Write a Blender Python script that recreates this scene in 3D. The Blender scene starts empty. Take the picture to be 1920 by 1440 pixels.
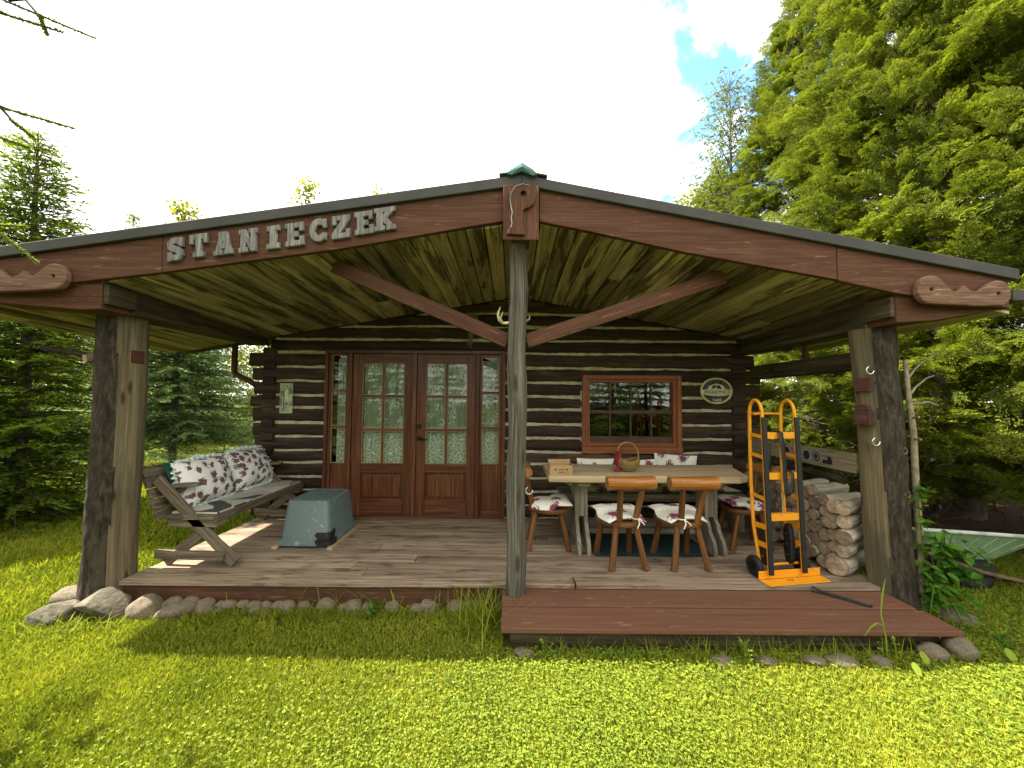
import bpy, bmesh, math, random
import numpy as np
from mathutils import Vector, Matrix, noise as mnoise

sc = bpy.context.scene
COL = sc.collection
R = math.radians
rng = np.random.default_rng(7)
random.seed(7)

# ------------------------------------------------------------------ camera
cam_d = bpy.data.cameras.new('camera')
cam = bpy.data.objects.new('camera', cam_d)
COL.objects.link(cam)
cam_d.sensor_width = 36.0
cam_d.lens = 721.0 / 1920.0 * 36.0
cam_d.clip_start = 0.05
cam_d.clip_end = 1000.0
_p, _r = R(2.54), R(0.45)
_f = Vector((0, math.cos(_p), math.sin(_p)))
_x = Vector((1, 0, 0)); _u = _x.cross(_f)
_rt = _x * math.cos(_r) + _u * math.sin(_r)
_up = -_x * math.sin(_r) + _u * math.cos(_r)
m = Matrix.Identity(4)
for i in range(3):
    m[i][0] = _rt[i]; m[i][1] = _up[i]; m[i][2] = -_f[i]
m[2][3] = 1.66
cam.matrix_world = m
sc.camera = cam

# ------------------------------------------------------------------ light
SUN = Vector((-0.75, 0.10, 1.0)).normalized()
sun_el = math.asin(SUN.z)
sun_rot = math.atan2(SUN.x, SUN.y)
sd = bpy.data.lights.new('sun', 'SUN')
sd.energy = 5.0
sd.angle = R(0.55)
sd.color = (1.0, 0.93, 0.80)
sun = bpy.data.objects.new('sun', sd)
COL.objects.link(sun)
sun.rotation_euler = SUN.to_track_quat('Z', 'Y').to_euler()
sun.location = SUN * 40

sc.view_settings.view_transform = 'Standard'
sc.view_settings.look = 'None'
sc.view_settings.exposure = 1.95
sc.view_settings.gamma = 1.0
sc.cycles.use_denoising = True
sc.cycles.max_bounces = 8
sc.cycles.diffuse_bounces = 4
sc.cycles.glossy_bounces = 3
sc.cycles.transmission_bounces = 4
sc.cycles.transparent_max_bounces = 10
sc.cycles.caustics_reflective = False
sc.cycles.caustics_refractive = False

# ------------------------------------------------------------------ node helpers
class NT:
    def __init__(s, nt):
        s.nt = nt
    def n(s, t, **kw):
        nd = s.nt.nodes.new(t)
        for k, v in kw.items():
            setattr(nd, k, v)
        return nd
    def l(s, a, b):
        s.nt.links.new(a, b)
    def math(s, op, a, b=None, clamp=False):
        nd = s.n('ShaderNodeMath', operation=op, use_clamp=clamp)
        for i, v in enumerate((a, b)):
            if v is None: continue
            if isinstance(v, (int, float)): nd.inputs[i].default_value = v
            else: s.l(v, nd.inputs[i])
        return nd.outputs[0]
    def mix(s, fac, a, b, blend='MIX'):
        nd = s.n('ShaderNodeMix', data_type='RGBA', blend_type=blend)
        for i, v in ((0, fac), (6, a), (7, b)):
            if isinstance(v, (int, float)): nd.inputs[i].default_value = v
            elif isinstance(v, (tuple, list)): nd.inputs[i].default_value = (*v[:3], 1)
            else: s.l(v, nd.inputs[i])
        return nd.outputs[2]
    def noise(s, vec, scale, detail=4, rough=0.55, dist=0.0):
        nd = s.n('ShaderNodeTexNoise')
        nd.inputs['Scale'].default_value = scale
        nd.inputs['Detail'].default_value = detail
        nd.inputs['Roughness'].default_value = rough
        nd.inputs['Distortion'].default_value = dist
        if vec is not None: s.l(vec, nd.inputs['Vector'])
        return nd.outputs[0]
    def ramp(s, fac, stops, interp='LINEAR'):
        nd = s.n('ShaderNodeValToRGB')
        nd.color_ramp.interpolation = interp
        e = nd.color_ramp.elements
        while len(e) < len(stops): e.new(0.5)
        for el, (p, c) in zip(e, stops):
            el.position = p
            el.color = (*c[:3], 1) if isinstance(c, (tuple, list)) else (c, c, c, 1)
        s.l(fac, nd.inputs[0])
        return nd.outputs[0]
    def smooth(s, v, lo, hi):
        nd = s.n('ShaderNodeMapRange', interpolation_type='SMOOTHSTEP')
        s.l(v, nd.inputs[0])
        nd.inputs[1].default_value = lo; nd.inputs[2].default_value = hi
        return nd.outputs[0]
    def scale(s, vec, sx, sy, sz=1.0, off=(0, 0, 0)):
        nd = s.n('ShaderNodeMapping')
        s.l(vec, nd.inputs[0])
        nd.inputs['Scale'].default_value = (sx, sy, sz)
        nd.inputs['Location'].default_value = off
        return nd.outputs[0]

def newmat(name):
    mt = bpy.data.materials.new(name)
    mt.use_nodes = True
    t = NT(mt.node_tree)
    b = mt.node_tree.nodes['Principled BSDF']
    return mt, t, b

def uvrnd(t):
    uv = t.n('ShaderNodeUVMap').outputs[0]
    at = t.n('ShaderNodeAttribute', attribute_name='rnd')
    return uv, at.outputs['Fac']

def bump(t, b, h, strength, dist=0.01):
    nd = t.n('ShaderNodeBump')
    nd.inputs['Strength'].default_value = strength
    nd.inputs['Distance'].default_value = dist
    t.l(h, nd.inputs['Height'])
    t.l(nd.outputs[0], b.inputs['Normal'])

def wood(name, stops, su=2.0, sv=28.0, rough=0.75, bmp=0.35, blot=None, rndamt=0.5, alt=None, coat=0.0, spec=0.16, knots=None):
    """grain runs along u. blot = (colour, u scale, v scale, low, high); alt = second tone picked per board"""
    mt, t, b = newmat(name)
    uv, rn = uvrnd(t)
    off = t.n('ShaderNodeCombineXYZ')
    t.l(t.math('MULTIPLY', rn, 31.7), off.inputs[0])
    t.l(t.math('MULTIPLY', rn, 17.3), off.inputs[1])
    t.l(t.math('MULTIPLY', rn, 9.1), off.inputs[2])
    add = t.n('ShaderNodeVectorMath', operation='ADD')
    t.l(uv, add.inputs[0]); t.l(off.outputs[0], add.inputs[1])
    v = add.outputs[0]
    g = t.noise(t.scale(v, su, sv), 1.0, 6, 0.66, 0.7)
    g2 = t.noise(t.scale(v, su * 1.1, sv * 2.6), 1.0, 4, 0.65, 0.3)
    gg = t.math('ADD', t.math('MULTIPLY', g, 0.55), t.math('MULTIPLY', g2, 0.45))
    gg = t.math('ADD', t.math('MULTIPLY', t.math('SUBTRACT', gg, 0.5), 1.75), 0.5, True)
    col = t.ramp(gg, stops)
    if blot:
        bl = t.smooth(t.noise(t.scale(v, blot[1], blot[2]), 1.0, 5, 0.65, 0.4), blot[3], blot[4])
        col = t.mix(t.math('MULTIPLY', bl, 0.85), col, blot[0])
    if knots:
        vo = t.n('ShaderNodeTexVoronoi', voronoi_dimensions='2D'); t.l(t.scale(v, knots[1], knots[2]), vo.inputs['Vector']); vo.inputs['Scale'].default_value = 1
        kk = t.smooth(vo.outputs['Distance'], knots[3], knots[3] * 0.35)
        col = t.mix(kk, col, knots[0])
    hsv = t.n('ShaderNodeHueSaturation')
    t.l(col, hsv.inputs['Color'])
    t.l(t.math('ADD', t.math('MULTIPLY', t.math('SUBTRACT', rn, 0.5), rndamt), 1.0), hsv.inputs['Value'])
    t.l(hsv.outputs[0], b.inputs['Base Color'])
    b.inputs['Roughness'].default_value = rough
    b.inputs['Specular IOR Level'].default_value = spec
    if coat: b.inputs['Coat Weight'].default_value = coat; b.inputs['Coat Roughness'].default_value = 0.25
    bump(t, b, gg, bmp, 0.006)
    return mt

def plain(name, col, rough=0.6, metal=0.0, var=0.15, scale=9.0, col2=None, bmp=0.0, spec=0.4, lo=0.4, hi=0.65):
    mt, t, b = newmat(name)
    tc = t.n('ShaderNodeTexCoord').outputs['Object']
    n1 = t.noise(tc, scale, 5, 0.6, 0.2)
    if col2 is None: col2 = tuple(c * (1 - var * 2.2) for c in col)
    t.l(t.mix(t.smooth(n1, lo, hi), col, col2), b.inputs['Base Color'])
    b.inputs['Roughness'].default_value = rough
    b.inputs['Metallic'].default_value = metal
    b.inputs['Specular IOR Level'].default_value = spec
    if bmp: bump(t, b, t.noise(tc, scale * 5, 4), bmp, 0.01)
    return mt

def leafmat(name, c1, c2, trans=0.35, rough=0.55, tint=(1.25, 1.25, 0.55)):
    mt, t, b = newmat(name)
    rn = t.n('ShaderNodeAttribute', attribute_name='rnd').outputs['Fac']
    col = t.mix(rn, c1, c2)
    t.l(col, b.inputs['Base Color'])
    b.inputs['Roughness'].default_value = rough
    b.inputs['Specular IOR Level'].default_value = 0.12
    tr = t.n('ShaderNodeBsdfTranslucent')
    t.l(t.mix(1.0, col, tint, 'MULTIPLY'), tr.inputs[0])
    mx = t.n('ShaderNodeMixShader'); mx.inputs[0].default_value = trans
    t.l(b.outputs[0], mx.inputs[1]); t.l(tr.outputs[0], mx.inputs[2])
    t.l(mx.outputs[0], mt.node_tree.nodes['Material Output'].inputs[0])
    return mt

# ------------------------------------------------------------------ world: Nishita sky with bright clouds
w = bpy.data.worlds.new('World')
sc.world = w
w.use_nodes = True
t = NT(w.node_tree)
bg = w.node_tree.nodes['Background']
sky = t.n('ShaderNodeTexSky', sky_type='NISHITA')
sky.sun_disc = False
sky.sun_elevation = sun_el
sky.sun_rotation = sun_rot
sky.air_density = 1.0; sky.dust_density = 0.6; sky.ozone_density = 2.5
tc = t.n('ShaderNodeTexCoord').outputs['Generated']
cl = t.noise(tc, 2.6, 7, 0.58, 0.25)
cl2 = t.noise(tc, 7.5, 5, 0.6, 0.3)
cc = t.math('ADD', t.math('MULTIPLY', cl, 0.6), t.math('MULTIPLY', cl2, 0.4))
dp = t.n('ShaderNodeVectorMath', operation='DOT_PRODUCT')
t.l(tc, dp.inputs[0]); dp.inputs[1].default_value = Vector((0.36, 0.72, 0.60)).normalized()
near = t.smooth(dp.outputs['Value'], 0.93, 0.995)
thr = t.math('SUBTRACT', cc, t.math('MULTIPLY', near, 0.185))
mask = t.smooth(thr, 0.255, 0.345)
skyc = t.mix(1.0, sky.outputs[0], (1.35, 1.65, 1.55), 'MULTIPLY')
t.l(t.mix(mask, skyc, (7.6, 7.5, 7.1)), bg.inputs[0])
bg.inputs[1].default_value = 0.1

# ------------------------------------------------------------------ object helpers
ROOT = {}
def tag(o, label=None, cat=None, group=None, kind=None):
    if label: o['label'] = label
    if cat: o['category'] = cat
    if group: o['group'] = group
    if kind: o['kind'] = kind
    return o

def thing(name, label, cat, loc=(0, 0, 0), rotz=0.0, group=None):
    o = bpy.data.objects.new(name, None)
    COL.objects.link(o)
    o.empty_display_size = 0.1
    o.location = loc; o.rotation_euler = (0, 0, rotz)
    ROOT[o.name] = Vector(loc)
    return tag(o, label, cat, group)

def kids(o):
    return [c for c in bpy.data.objects if c.parent == o]

def copy_tree(o, parent=None):
    c = o.copy(); COL.objects.link(c); c.parent = parent
    for ch in kids(o): copy_tree(ch, c)
    return c

class MB:
    def __init__(s):
        s.v = []; s.f = []; s.uv = []; s.rn = []; s.sm = []; s.mi = []; s.n = 0
        s.xf = None
    def add(s, verts, faces, uvs, rn=None, smooth=False, mi=0):
        if rn is None: rn = random.random()
        if s.xf is not None: verts = [s.xf @ Vector(p) for p in verts]
        base = s.n
        s.v.extend([tuple(p) for p in verts]); s.n += len(verts)
        for f, u in zip(faces, uvs):
            s.f.append(tuple(base + i for i in f)); s.uv.append(u); s.rn.append(rn); s.sm.append(smooth); s.mi.append(mi)
    def obox(s, c, size, rot=None, rn=None, grain=None, mi=0, jit=0.0):
        hx, hy, hz = (d / 2 for d in size)
        rot = rot if rot is not None else Matrix.Identity(3)
        c = Vector(c)
        loc = [(-hx, -hy, -hz), (hx, -hy, -hz), (hx, hy, -hz), (-hx, hy, -hz), (-hx, -hy, hz), (hx, -hy, hz), (hx, hy, hz), (-hx, hy, hz)]
        if jit: loc = [tuple(a + random.uniform(-jit, jit) for a in p) for p in loc]
        faces = [(0, 3, 2, 1), (4, 5, 6, 7), (0, 1, 5, 4), (2, 3, 7, 6), (1, 2, 6, 5), (3, 0, 4, 7)]
        ax = grain if grain is not None else max(range(3), key=lambda i: size[i])
        o1, o2 = [i for i in range(3) if i != ax]
        r0 = random.random() * 7
        uvs = []
        for f in faces:
            n_ax = {0: 2, 1: 2, 2: 1, 3: 1, 4: 0, 5: 0}[faces.index(f)]
            if n_ax == ax: a, bb = o1, o2
            else: a = ax; bb = [i for i in (o1, o2) if i != n_ax][0]
            uvs.append([(loc[i][a] + r0, loc[i][bb] + r0 * 0.7) for i in f])
        s.add([c + rot @ Vector(p) for p in loc], faces, uvs, rn, False, mi)
    def box(s, x0, x1, y0, y1, z0, z1, rn=None, grain=None, mi=0, jit=0.0):
        s.obox(((x0 + x1) / 2, (y0 + y1) / 2, (z0 + z1) / 2), (abs(x1 - x0), abs(y1 - y0), abs(z1 - z0)), None, rn, grain, mi, jit)
    def beam(s, p0, p1, wd, ht, up=(0, 0, 1), rn=None, mi=0):
        p0, p1 = Vector(p0), Vector(p1)
        d = (p1 - p0); L = d.length; d.normalize()
        side = d.cross(Vector(up)).normalized(); u = side.cross(d)
        s.obox((p0 + p1) / 2, (L, wd, ht), Matrix((d, side, u)).transposed(), rn, 0, mi)
    def tube(s, pts, r, n=10, caps=True, rn=None, smooth=True, mi=0, cap_mi=None, wob=0.0, seed=0.0, squash=None):
        pts = [Vector(p) for p in pts]
        if not isinstance(r, (list, tuple)): r = [r] * len(pts)
        if rn is None: rn = random.random()
        T = []
        for i in range(len(pts)):
            a = pts[max(0, i - 1)]; b = pts[min(len(pts) - 1, i + 1)]
            T.append((b - a).normalized())
        up = Vector((0, 0, 1)) if abs(T[0].z) < 0.9 else Vector((1, 0, 0))
        sd_ = T[0].cross(up).normalized()
        verts = []; L = 0; Ls = []
        for i, p in enumerate(pts):
            if i: L += (p - pts[i - 1]).length
            Ls.append(L)
            sd_ = (sd_ - T[i] * sd_.dot(T[i])).normalized()
            uu = T[i].cross(sd_)
            for k in range(n):
                a = 2 * math.pi * k / n
                rr = r[i]
                if wob: rr *= 1 + wob * mnoise.noise(Vector((math.cos(a) * 1.2 + seed, math.sin(a) * 1.2, L * 4 + seed)))
                q = sd_ * math.cos(a) * rr + uu * math.sin(a) * rr
                verts.append(p + q)
        faces = []; uvs = []
        r0 = random.random() * 5
        per = 2 * math.pi * max(r)
        for i in range(len(pts) - 1):
            for k in range(n):
                k2 = (k + 1) % n
                faces.append((i * n + k, i * n + k2, (i + 1) * n + k2, (i + 1) * n + k))
                u0, u1 = Ls[i] + r0, Ls[i + 1] + r0; v0, v1 = per * k / n, per * (k + 1) / n
                uvs.append([(u0, v0), (u0, v1), (u1, v1), (u1, v0)])
        s.add(verts, faces, uvs, rn, smooth, mi)
        if caps:
            cm = mi if cap_mi is None else cap_mi
            for ring, rev in ((0, True), (len(pts) - 1, False)):
                vs = verts[ring * n:(ring + 1) * n]
                f = tuple(range(n)); uvq = [(0.5 + 0.5 * math.cos(2 * math.pi * k / n), 0.5 + 0.5 * math.sin(2 * math.pi * k / n)) for k in range(n)]
                if rev: f = f[::-1]; uvq = uvq[::-1]
                s.add(vs, [f], [uvq], rn, False, cm)
    def ngon_prism(s, poly, fr, to, rn=None, mi=0, smooth=False):
        """poly: list of 3D points, extruded by vector (to - fr)"""
        d = Vector(to) - Vector(fr)
        a = [Vector(p) for p in poly]; b = [p + d for p in a]
        n = len(a)
        nrm = Vector((0, 0, 0))
        for i in range(n): nrm += a[i].cross(a[(i + 1) % n])
        flip = nrm.dot(d) > 0
        ax = max(range(3), key=lambda i: max(p[i] for p in a) - min(p[i] for p in a))
        o = [i for i in range(3) if i != ax]
        bb = max(o, key=lambda i: max(p[i] for p in a) - min(p[i] for p in a))
        uv0 = [(p[ax], p[bb]) for p in a]
        f0 = tuple(range(n)); f1 = tuple(range(n, 2 * n))
        F = [f0[::-1] if flip else f0, f1 if flip else f1[::-1]]
        U = [uv0[::-1] if flip else uv0, uv0 if flip else uv0[::-1]]
        for i in range(n):
            j = (i + 1) % n
            q = (i, j, n + j, n + i); uq = [uv0[i], uv0[j], (uv0[j][0], uv0[j][1] + d.length), (uv0[i][0], uv0[i][1] + d.length)]
            if not flip: q = q[::-1]; uq = uq[::-1]
            F.append(q); U.append(uq)
        s.add(a + b, F, U, rn, smooth, mi)
    def grid(s, P, rn=None, smooth=True, mi=0, closed=False, su=1.0, sv=1.0):
        """P: list of rows of 3D points"""
        nr, nc = len(P), len(P[0])
        verts = [p for row in P for p in row]
        F = []; U = []
        for i in range(nr - 1):
            for j in range(nc if closed else nc - 1):
                j2 = (j + 1) % nc
                F.append((i * nc + j, i * nc + j2, (i + 1) * nc + j2, (i + 1) * nc + j))
                U.append([(j * su / nc, i * sv / nr), ((j + 1) * su / nc, i * sv / nr), ((j + 1) * su / nc, (i + 1) * sv / nr), (j * su / nc, (i + 1) * sv / nr)])
        s.add(verts, F, U, rn, smooth, mi)
    def mesh(s, name, mats, origin=(0, 0, 0)):
        me = bpy.data.meshes.new(name)
        o = Vector(origin)
        me.from_pydata([tuple(Vector(p) - o) for p in s.v], [], s.f)
        ul = me.uv_layers.new(name='UVMap')
        flat = np.array([c for u in s.uv for p in u for c in p], dtype=np.float32)
        ul.data.foreach_set('uv', flat)
        at = me.attributes.new('rnd', 'FLOAT', 'FACE')
        at.data.foreach_set('value', np.array(s.rn, dtype=np.float32))
        me.polygons.foreach_set('use_smooth', np.array(s.sm, dtype=bool))
        me.polygons.foreach_set('material_index', np.array(s.mi, dtype=np.int32))
        for mt in (mats if isinstance(mats, (list, tuple)) else [mats]): me.materials.append(mt)
        me.update()
        return me
    def build(s, name, mats, parent=None, bevel=None, loc=None, segs=2):
        """verts are in world metres (or in the local frame of a root at the origin)"""
        org = Vector((0, 0, 0))
        if parent is not None:
            top = parent
            while top.parent: top = top.parent
            org = ROOT.get(top.name, Vector(top.location))
        elif loc is not None: org = Vector(loc)
        me = s.mesh(name, mats, org)
        o = bpy.data.objects.new(name, me)
        COL.objects.link(o)
        if parent is not None: o.parent = parent
        elif loc is not None: o.location = loc
        if bevel:
            bv = o.modifiers.new('bevel', 'BEVEL'); bv.width = bevel; bv.segments = segs; bv.limit_method = 'ANGLE'; bv.angle_limit = R(40)
            bv.harden_normals = False
        return o

def poly_solid(outs, depth, bev=0.004, M=None):
    """2D outlines (outer + holes) -> (verts, faces) of a solid, front face towards -Y, thickness `depth` along +Y; x->X, y->Z"""
    cu = bpy.data.curves.new('tmp', 'CURVE'); cu.dimensions = '2D'; cu.fill_mode = 'BOTH'
    cu.extrude = max(depth / 2 - bev, 0.0005); cu.bevel_depth = bev; cu.bevel_resolution = 1
    for o in outs:
        sp = cu.splines.new('POLY'); sp.points.add(len(o) - 1); sp.use_cyclic_u = True
        for p, q in zip(sp.points, o): p.co = (q[0], q[1], 0, 1)
    return _curve_mesh(cu, depth, M)

def _curve_mesh(cu, depth, M):
    ob = bpy.data.objects.new('tmp', cu); COL.objects.link(ob)
    dg = bpy.context.evaluated_depsgraph_get()
    me = bpy.data.meshes.new_from_object(ob.evaluated_get(dg))
    vs = [Vector((v.co.x, -v.co.z + depth / 2, v.co.y)) for v in me.vertices]
    if M is not None: vs = [M @ v for v in vs]
    fs = [tuple(p.vertices) for p in me.polygons]
    bpy.data.objects.remove(ob); bpy.data.curves.remove(cu) if cu.name in bpy.data.curves else None
    bpy.data.meshes.remove(me)
    return vs, fs

def text_solid(txt, size, depth, M=None, align='CENTER'):
    cu = bpy.data.curves.new('tmp', 'FONT'); cu.body = txt; cu.size = size; cu.extrude = depth / 2; cu.align_x = align; cu.align_y = 'CENTER'
    cu.resolution_u = 3
    return _curve_mesh(cu, depth, M)

def add_solid(mb, vf, rn=None, mi=0, uswap=False):
    vs, fs = vf
    if uswap: uvs = [[(vs[i][2] + vs[i][1] * 0.3, vs[i][0]) for i in f] for f in fs]
    else: uvs = [[(vs[i][0], vs[i][2] + vs[i][1] * 0.3) for i in f] for f in fs]
    mb.add(vs, fs, uvs, rn, False, mi)

def stroke(pts, wd):
    """outline polygon of a thick polyline; wd scalar or list"""
    n = len(pts)
    if not isinstance(wd, (list, tuple)): wd = [wd] * n
    L = []; Rr = []
    for i in range(n):
        a = pts[max(0, i - 1)]; b = pts[min(n - 1, i + 1)]
        dx, dy = b[0] - a[0], b[1] - a[1]; k = math.hypot(dx, dy)
        nx, ny = -dy / k, dx / k
        L.append((pts[i][0] + nx * wd[i] / 2, pts[i][1] + ny * wd[i] / 2))
        Rr.append((pts[i][0] - nx * wd[i] / 2, pts[i][1] - ny * wd[i] / 2))
    return L + Rr[::-1]

def lathe_pts(c, prof, n=24):
    c = Vector(c)
    return [[c + Vector((r * math.cos(2 * math.pi * k / n), r * math.sin(2 * math.pi * k / n), z)) for k in range(n)] for r, z in prof]

def quads_object(name, V, rnd, mat, per=4, parent=None, loc=(0, 0, 0)):
    """V: (N, per, 3) float array; one polygon each"""
    N = V.shape[0]
    me = bpy.data.meshes.new(name)
    me.vertices.add(N * per); me.loops.add(N * per); me.polygons.add(N)
    me.vertices.foreach_set('co', np.ascontiguousarray(V, dtype=np.float32).ravel())
    me.loops.foreach_set('vertex_index', np.arange(N * per, dtype=np.int32))
    me.polygons.foreach_set('loop_start', np.arange(0, N * per, per, dtype=np.int32))
    me.polygons.foreach_set('loop_total', np.full(N, per, dtype=np.int32))
    at = me.attributes.new('rnd', 'FLOAT', 'FACE')
    at.data.foreach_set('value', np.clip(rnd, 0, 1).astype(np.float32))
    me.materials.append(mat)
    me.update(calc_edges=True)
    o = bpy.data.objects.new(name, me); COL.objects.link(o)
    if parent is not None: o.parent = parent
    else: o.location = loc
    return o

def unit(a):
    return a / np.maximum(np.linalg.norm(a, axis=-1, keepdims=True), 1e-9)

def diamonds(base, d, n, L, W, fat=0.45):
    """leaf quads: base point, direction, normal, length, width"""
    sdv = unit(np.cross(d, n))
    L = L[:, None]; W = W[:, None]
    V = np.empty((len(base), 4, 3))
    V[:, 0] = base
    V[:, 1] = base + d * L * fat + sdv * W / 2
    V[:, 2] = base + d * L
    V[:, 3] = base + d * L * fat - sdv * W / 2
    return V

# ------------------------------------------------------------------ materials
M = {}
M['logs'] = wood('dark_stained_log', [(0.15, (0.010, 0.0065, 0.005)), (0.5, (0.036, 0.023, 0.0155)), (0.85, (0.095, 0.058, 0.036))], 1.6, 30, 0.7, 0.7, blot=((0.11, 0.062, 0.034), 1.3, 6, 0.5, 0.72), rndamt=0.7)
M['chink'] = plain('pale_chinking', (0.46, 0.44, 0.31), 0.85, scale=7, col2=(0.30, 0.27, 0.17), bmp=0.2)
M['ceil'] = wood('mossy_ceiling_board', [(0.2, (0.13, 0.104, 0.066)), (0.5, (0.31, 0.255, 0.158)), (0.8, (0.50, 0.43, 0.275))], 1.2, 18, 0.8, 0.3, blot=((0.050, 0.038, 0.025), 0.9, 8.5, 0.50, 0.60), rndamt=1.0)
M['deck'] = wood('weathered_deck_board', [(0.22, (0.080, 0.052, 0.035)), (0.48, (0.24, 0.178, 0.122)), (0.80, (0.43, 0.345, 0.25))], 1.5, 26, 0.8, 0.6, blot=((0.10, 0.062, 0.040), 2.2, 9, 0.50, 0.66), rndamt=0.4)
M['fascia'] = wood('red_brown_painted_board', [(0.15, (0.042, 0.020, 0.012)), (0.5, (0.090, 0.040, 0.022)), (0.85, (0.140, 0.068, 0.041))], 2.0, 30, 0.8, 0.3, blot=((0.20, 0.125, 0.088), 5.0, 44, 0.60, 0.70), rndamt=0.25)
M['step'] = wood('brown_painted_step', [(0.2, (0.105, 0.050, 0.030)), (0.5, (0.140, 0.066, 0.040)), (0.8, (0.175, 0.086, 0.053))], 1.0, 18, 0.65, 0.15, blot=((0.23, 0.145, 0.10), 7, 30, 0.60, 0.70), rndamt=0.12)
M['cedar_door'] = wood('varnished_cedar_door', [(0.25, (0.040, 0.013, 0.006)), (0.5, (0.098, 0.034, 0.015)), (0.75, (0.19, 0.075, 0.032))], 1.6, 34, 0.4, 0.12, blot=((0.075, 0.024, 0.012), 1.5, 5, 0.52, 0.8), rndamt=0.35, coat=0.25)
M['window_wood'] = wood('orange_brown_window_wood', [(0.25, (0.13, 0.042, 0.018)), (0.5, (0.23, 0.078, 0.033)), (0.75, (0.33, 0.13, 0.056))], 1.6, 30, 0.5, 0.12, rndamt=0.2, coat=0.1)
M['bead'] = plain('pale_glazing_bead', (0.42, 0.29, 0.12), 0.6)
M['grey_wood'] = wood('grey_weathered_wood', [(0.22, (0.075, 0.062, 0.046)), (0.5, (0.22, 0.19, 0.145)), (0.8, (0.40, 0.36, 0.29))], 2.0, 34, 0.85, 0.5, blot=((0.14, 0.14, 0.08), 2, 10, 0.55, 0.75), rndamt=0.4)
M['bench_wood'] = wood('brown_grey_bench_wood', [(0.22, (0.045, 0.034, 0.025)), (0.5, (0.145, 0.112, 0.078)), (0.8, (0.30, 0.25, 0.18))], 2.0, 34, 0.8, 0.5, blot=((0.09, 0.07, 0.05), 2, 8, 0.52, 0.72), rndamt=0.5)
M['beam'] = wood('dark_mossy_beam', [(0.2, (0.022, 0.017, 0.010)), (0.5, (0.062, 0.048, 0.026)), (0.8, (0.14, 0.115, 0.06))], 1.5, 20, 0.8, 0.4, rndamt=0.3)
M['rail'] = wood('pale_grey_rail', [(0.2, (0.10, 0.082, 0.052)), (0.5, (0.23, 0.195, 0.125)), (0.8, (0.38, 0.33, 0.23))], 1.6, 24, 0.85, 0.4, blot=((0.05, 0.035, 0.025), 2.2, 5, 0.56, 0.68), rndamt=0.3)
M['chair_wood'] = wood('honey_varnished_log', [(0.2, (0.15, 0.048, 0.010)), (0.5, (0.34, 0.128, 0.024)), (0.8, (0.52, 0.235, 0.05))], 2.2, 26, 0.35, 0.12, blot=((0.09, 0.03, 0.012), 5, 26, 0.62, 0.76), rndamt=0.3, coat=0.4)
M['chair_leg'] = wood('brown_varnished_leg', [(0.2, (0.045, 0.017, 0.006)), (0.5, (0.130, 0.052, 0.015)), (0.8, (0.24, 0.105, 0.032))], 2.2, 30, 0.4, 0.12, rndamt=0.35, coat=0.3)
M['table_wood'] = wood('pale_plank_table', [(0.2, (0.27, 0.195, 0.11)), (0.5, (0.44, 0.34, 0.20)), (0.8, (0.58, 0.47, 0.30))], 1.1, 16, 0.6, 0.2, blot=((0.20, 0.125, 0.06), 2.4, 22, 0.62, 0.78), rndamt=0.2)
M['end_grain'] = None

def end_grain():
    mt, t, b = newmat('sawn_log_end')
    uv = t.n('ShaderNodeUVMap').outputs[0]
    rn = t.n('ShaderNodeAttribute', attribute_name='rnd').outputs['Fac']
    ob = t.n('ShaderNodeObjectInfo').outputs['Random']
    c = t.n('ShaderNodeVectorMath', operation='SUBTRACT'); t.l(uv, c.inputs[0]); c.inputs[1].default_value = (0.5, 0.5, 0)
    ln = t.n('ShaderNodeVectorMath', operation='LENGTH'); t.l(c.outputs[0], ln.inputs[0])
    wv = t.math('SINE', t.math('ADD', t.math('MULTIPLY', ln.outputs['Value'], 70), t.math('MULTIPLY', t.noise(uv, 5, 3), 10)))
    off = t.n('ShaderNodeVectorMath', operation='ADD'); t.l(uv, off.inputs[0])
    cb = t.n('ShaderNodeCombineXYZ'); t.l(t.math('MULTIPLY', ob, 40), cb.inputs[0]); t.l(t.math('MULTIPLY', ob, 23), cb.inputs[1]); t.l(cb.outputs[0], off.inputs[1])
    n1 = t.noise(off.outputs[0], 3.0, 5, 0.6)
    col = t.ramp(n1, [(0.3, (0.17, 0.115, 0.07)), (0.55, (0.36, 0.27, 0.18)), (0.75, (0.50, 0.41, 0.30))])
    col = t.mix(t.math('MULTIPLY', t.smooth(wv, 0.2, 1.0), 0.35), col, (0.15, 0.095, 0.055))
    at = t.n('ShaderNodeTexNoise'); at.inputs['Scale'].default_value = 1
    t.l(t.scale(off.outputs[0], 26, 1.3), at.inputs['Vector'])
    col = t.mix(t.math('MULTIPLY', t.smooth(at.outputs[0], 0.60, 0.70), 0.75), col, (0.05, 0.032, 0.02))
    col = t.mix(t.smooth(ln.outputs['Value'], 0.43, 0.5), col, (0.12, 0.085, 0.055))
    h = t.n('ShaderNodeHueSaturation'); t.l(col, h.inputs['Color']); t.l(t.math('ADD', t.math('MULTIPLY', ob, 0.5), 0.7), h.inputs['Value'])
    t.l(h.outputs[0], b.inputs['Base Color']); b.inputs['Roughness'].default_value = 0.85
    bump(t, b, n1, 0.4)
    return mt
M['end_grain'] = end_grain()
M['chair_end'] = plain('varnished_log_end', (0.34, 0.15, 0.035), 0.45, scale=30, col2=(0.17, 0.06, 0.014))
M['log_bark'] = wood('peeled_grey_log', [(0.2, (0.15, 0.13, 0.10)), (0.5, (0.36, 0.32, 0.25)), (0.8, (0.52, 0.48, 0.39))], 2.4, 20, 0.85, 0.5, blot=((0.16, 0.15, 0.06), 2, 6, 0.53, 0.68), rndamt=0.35)
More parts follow.
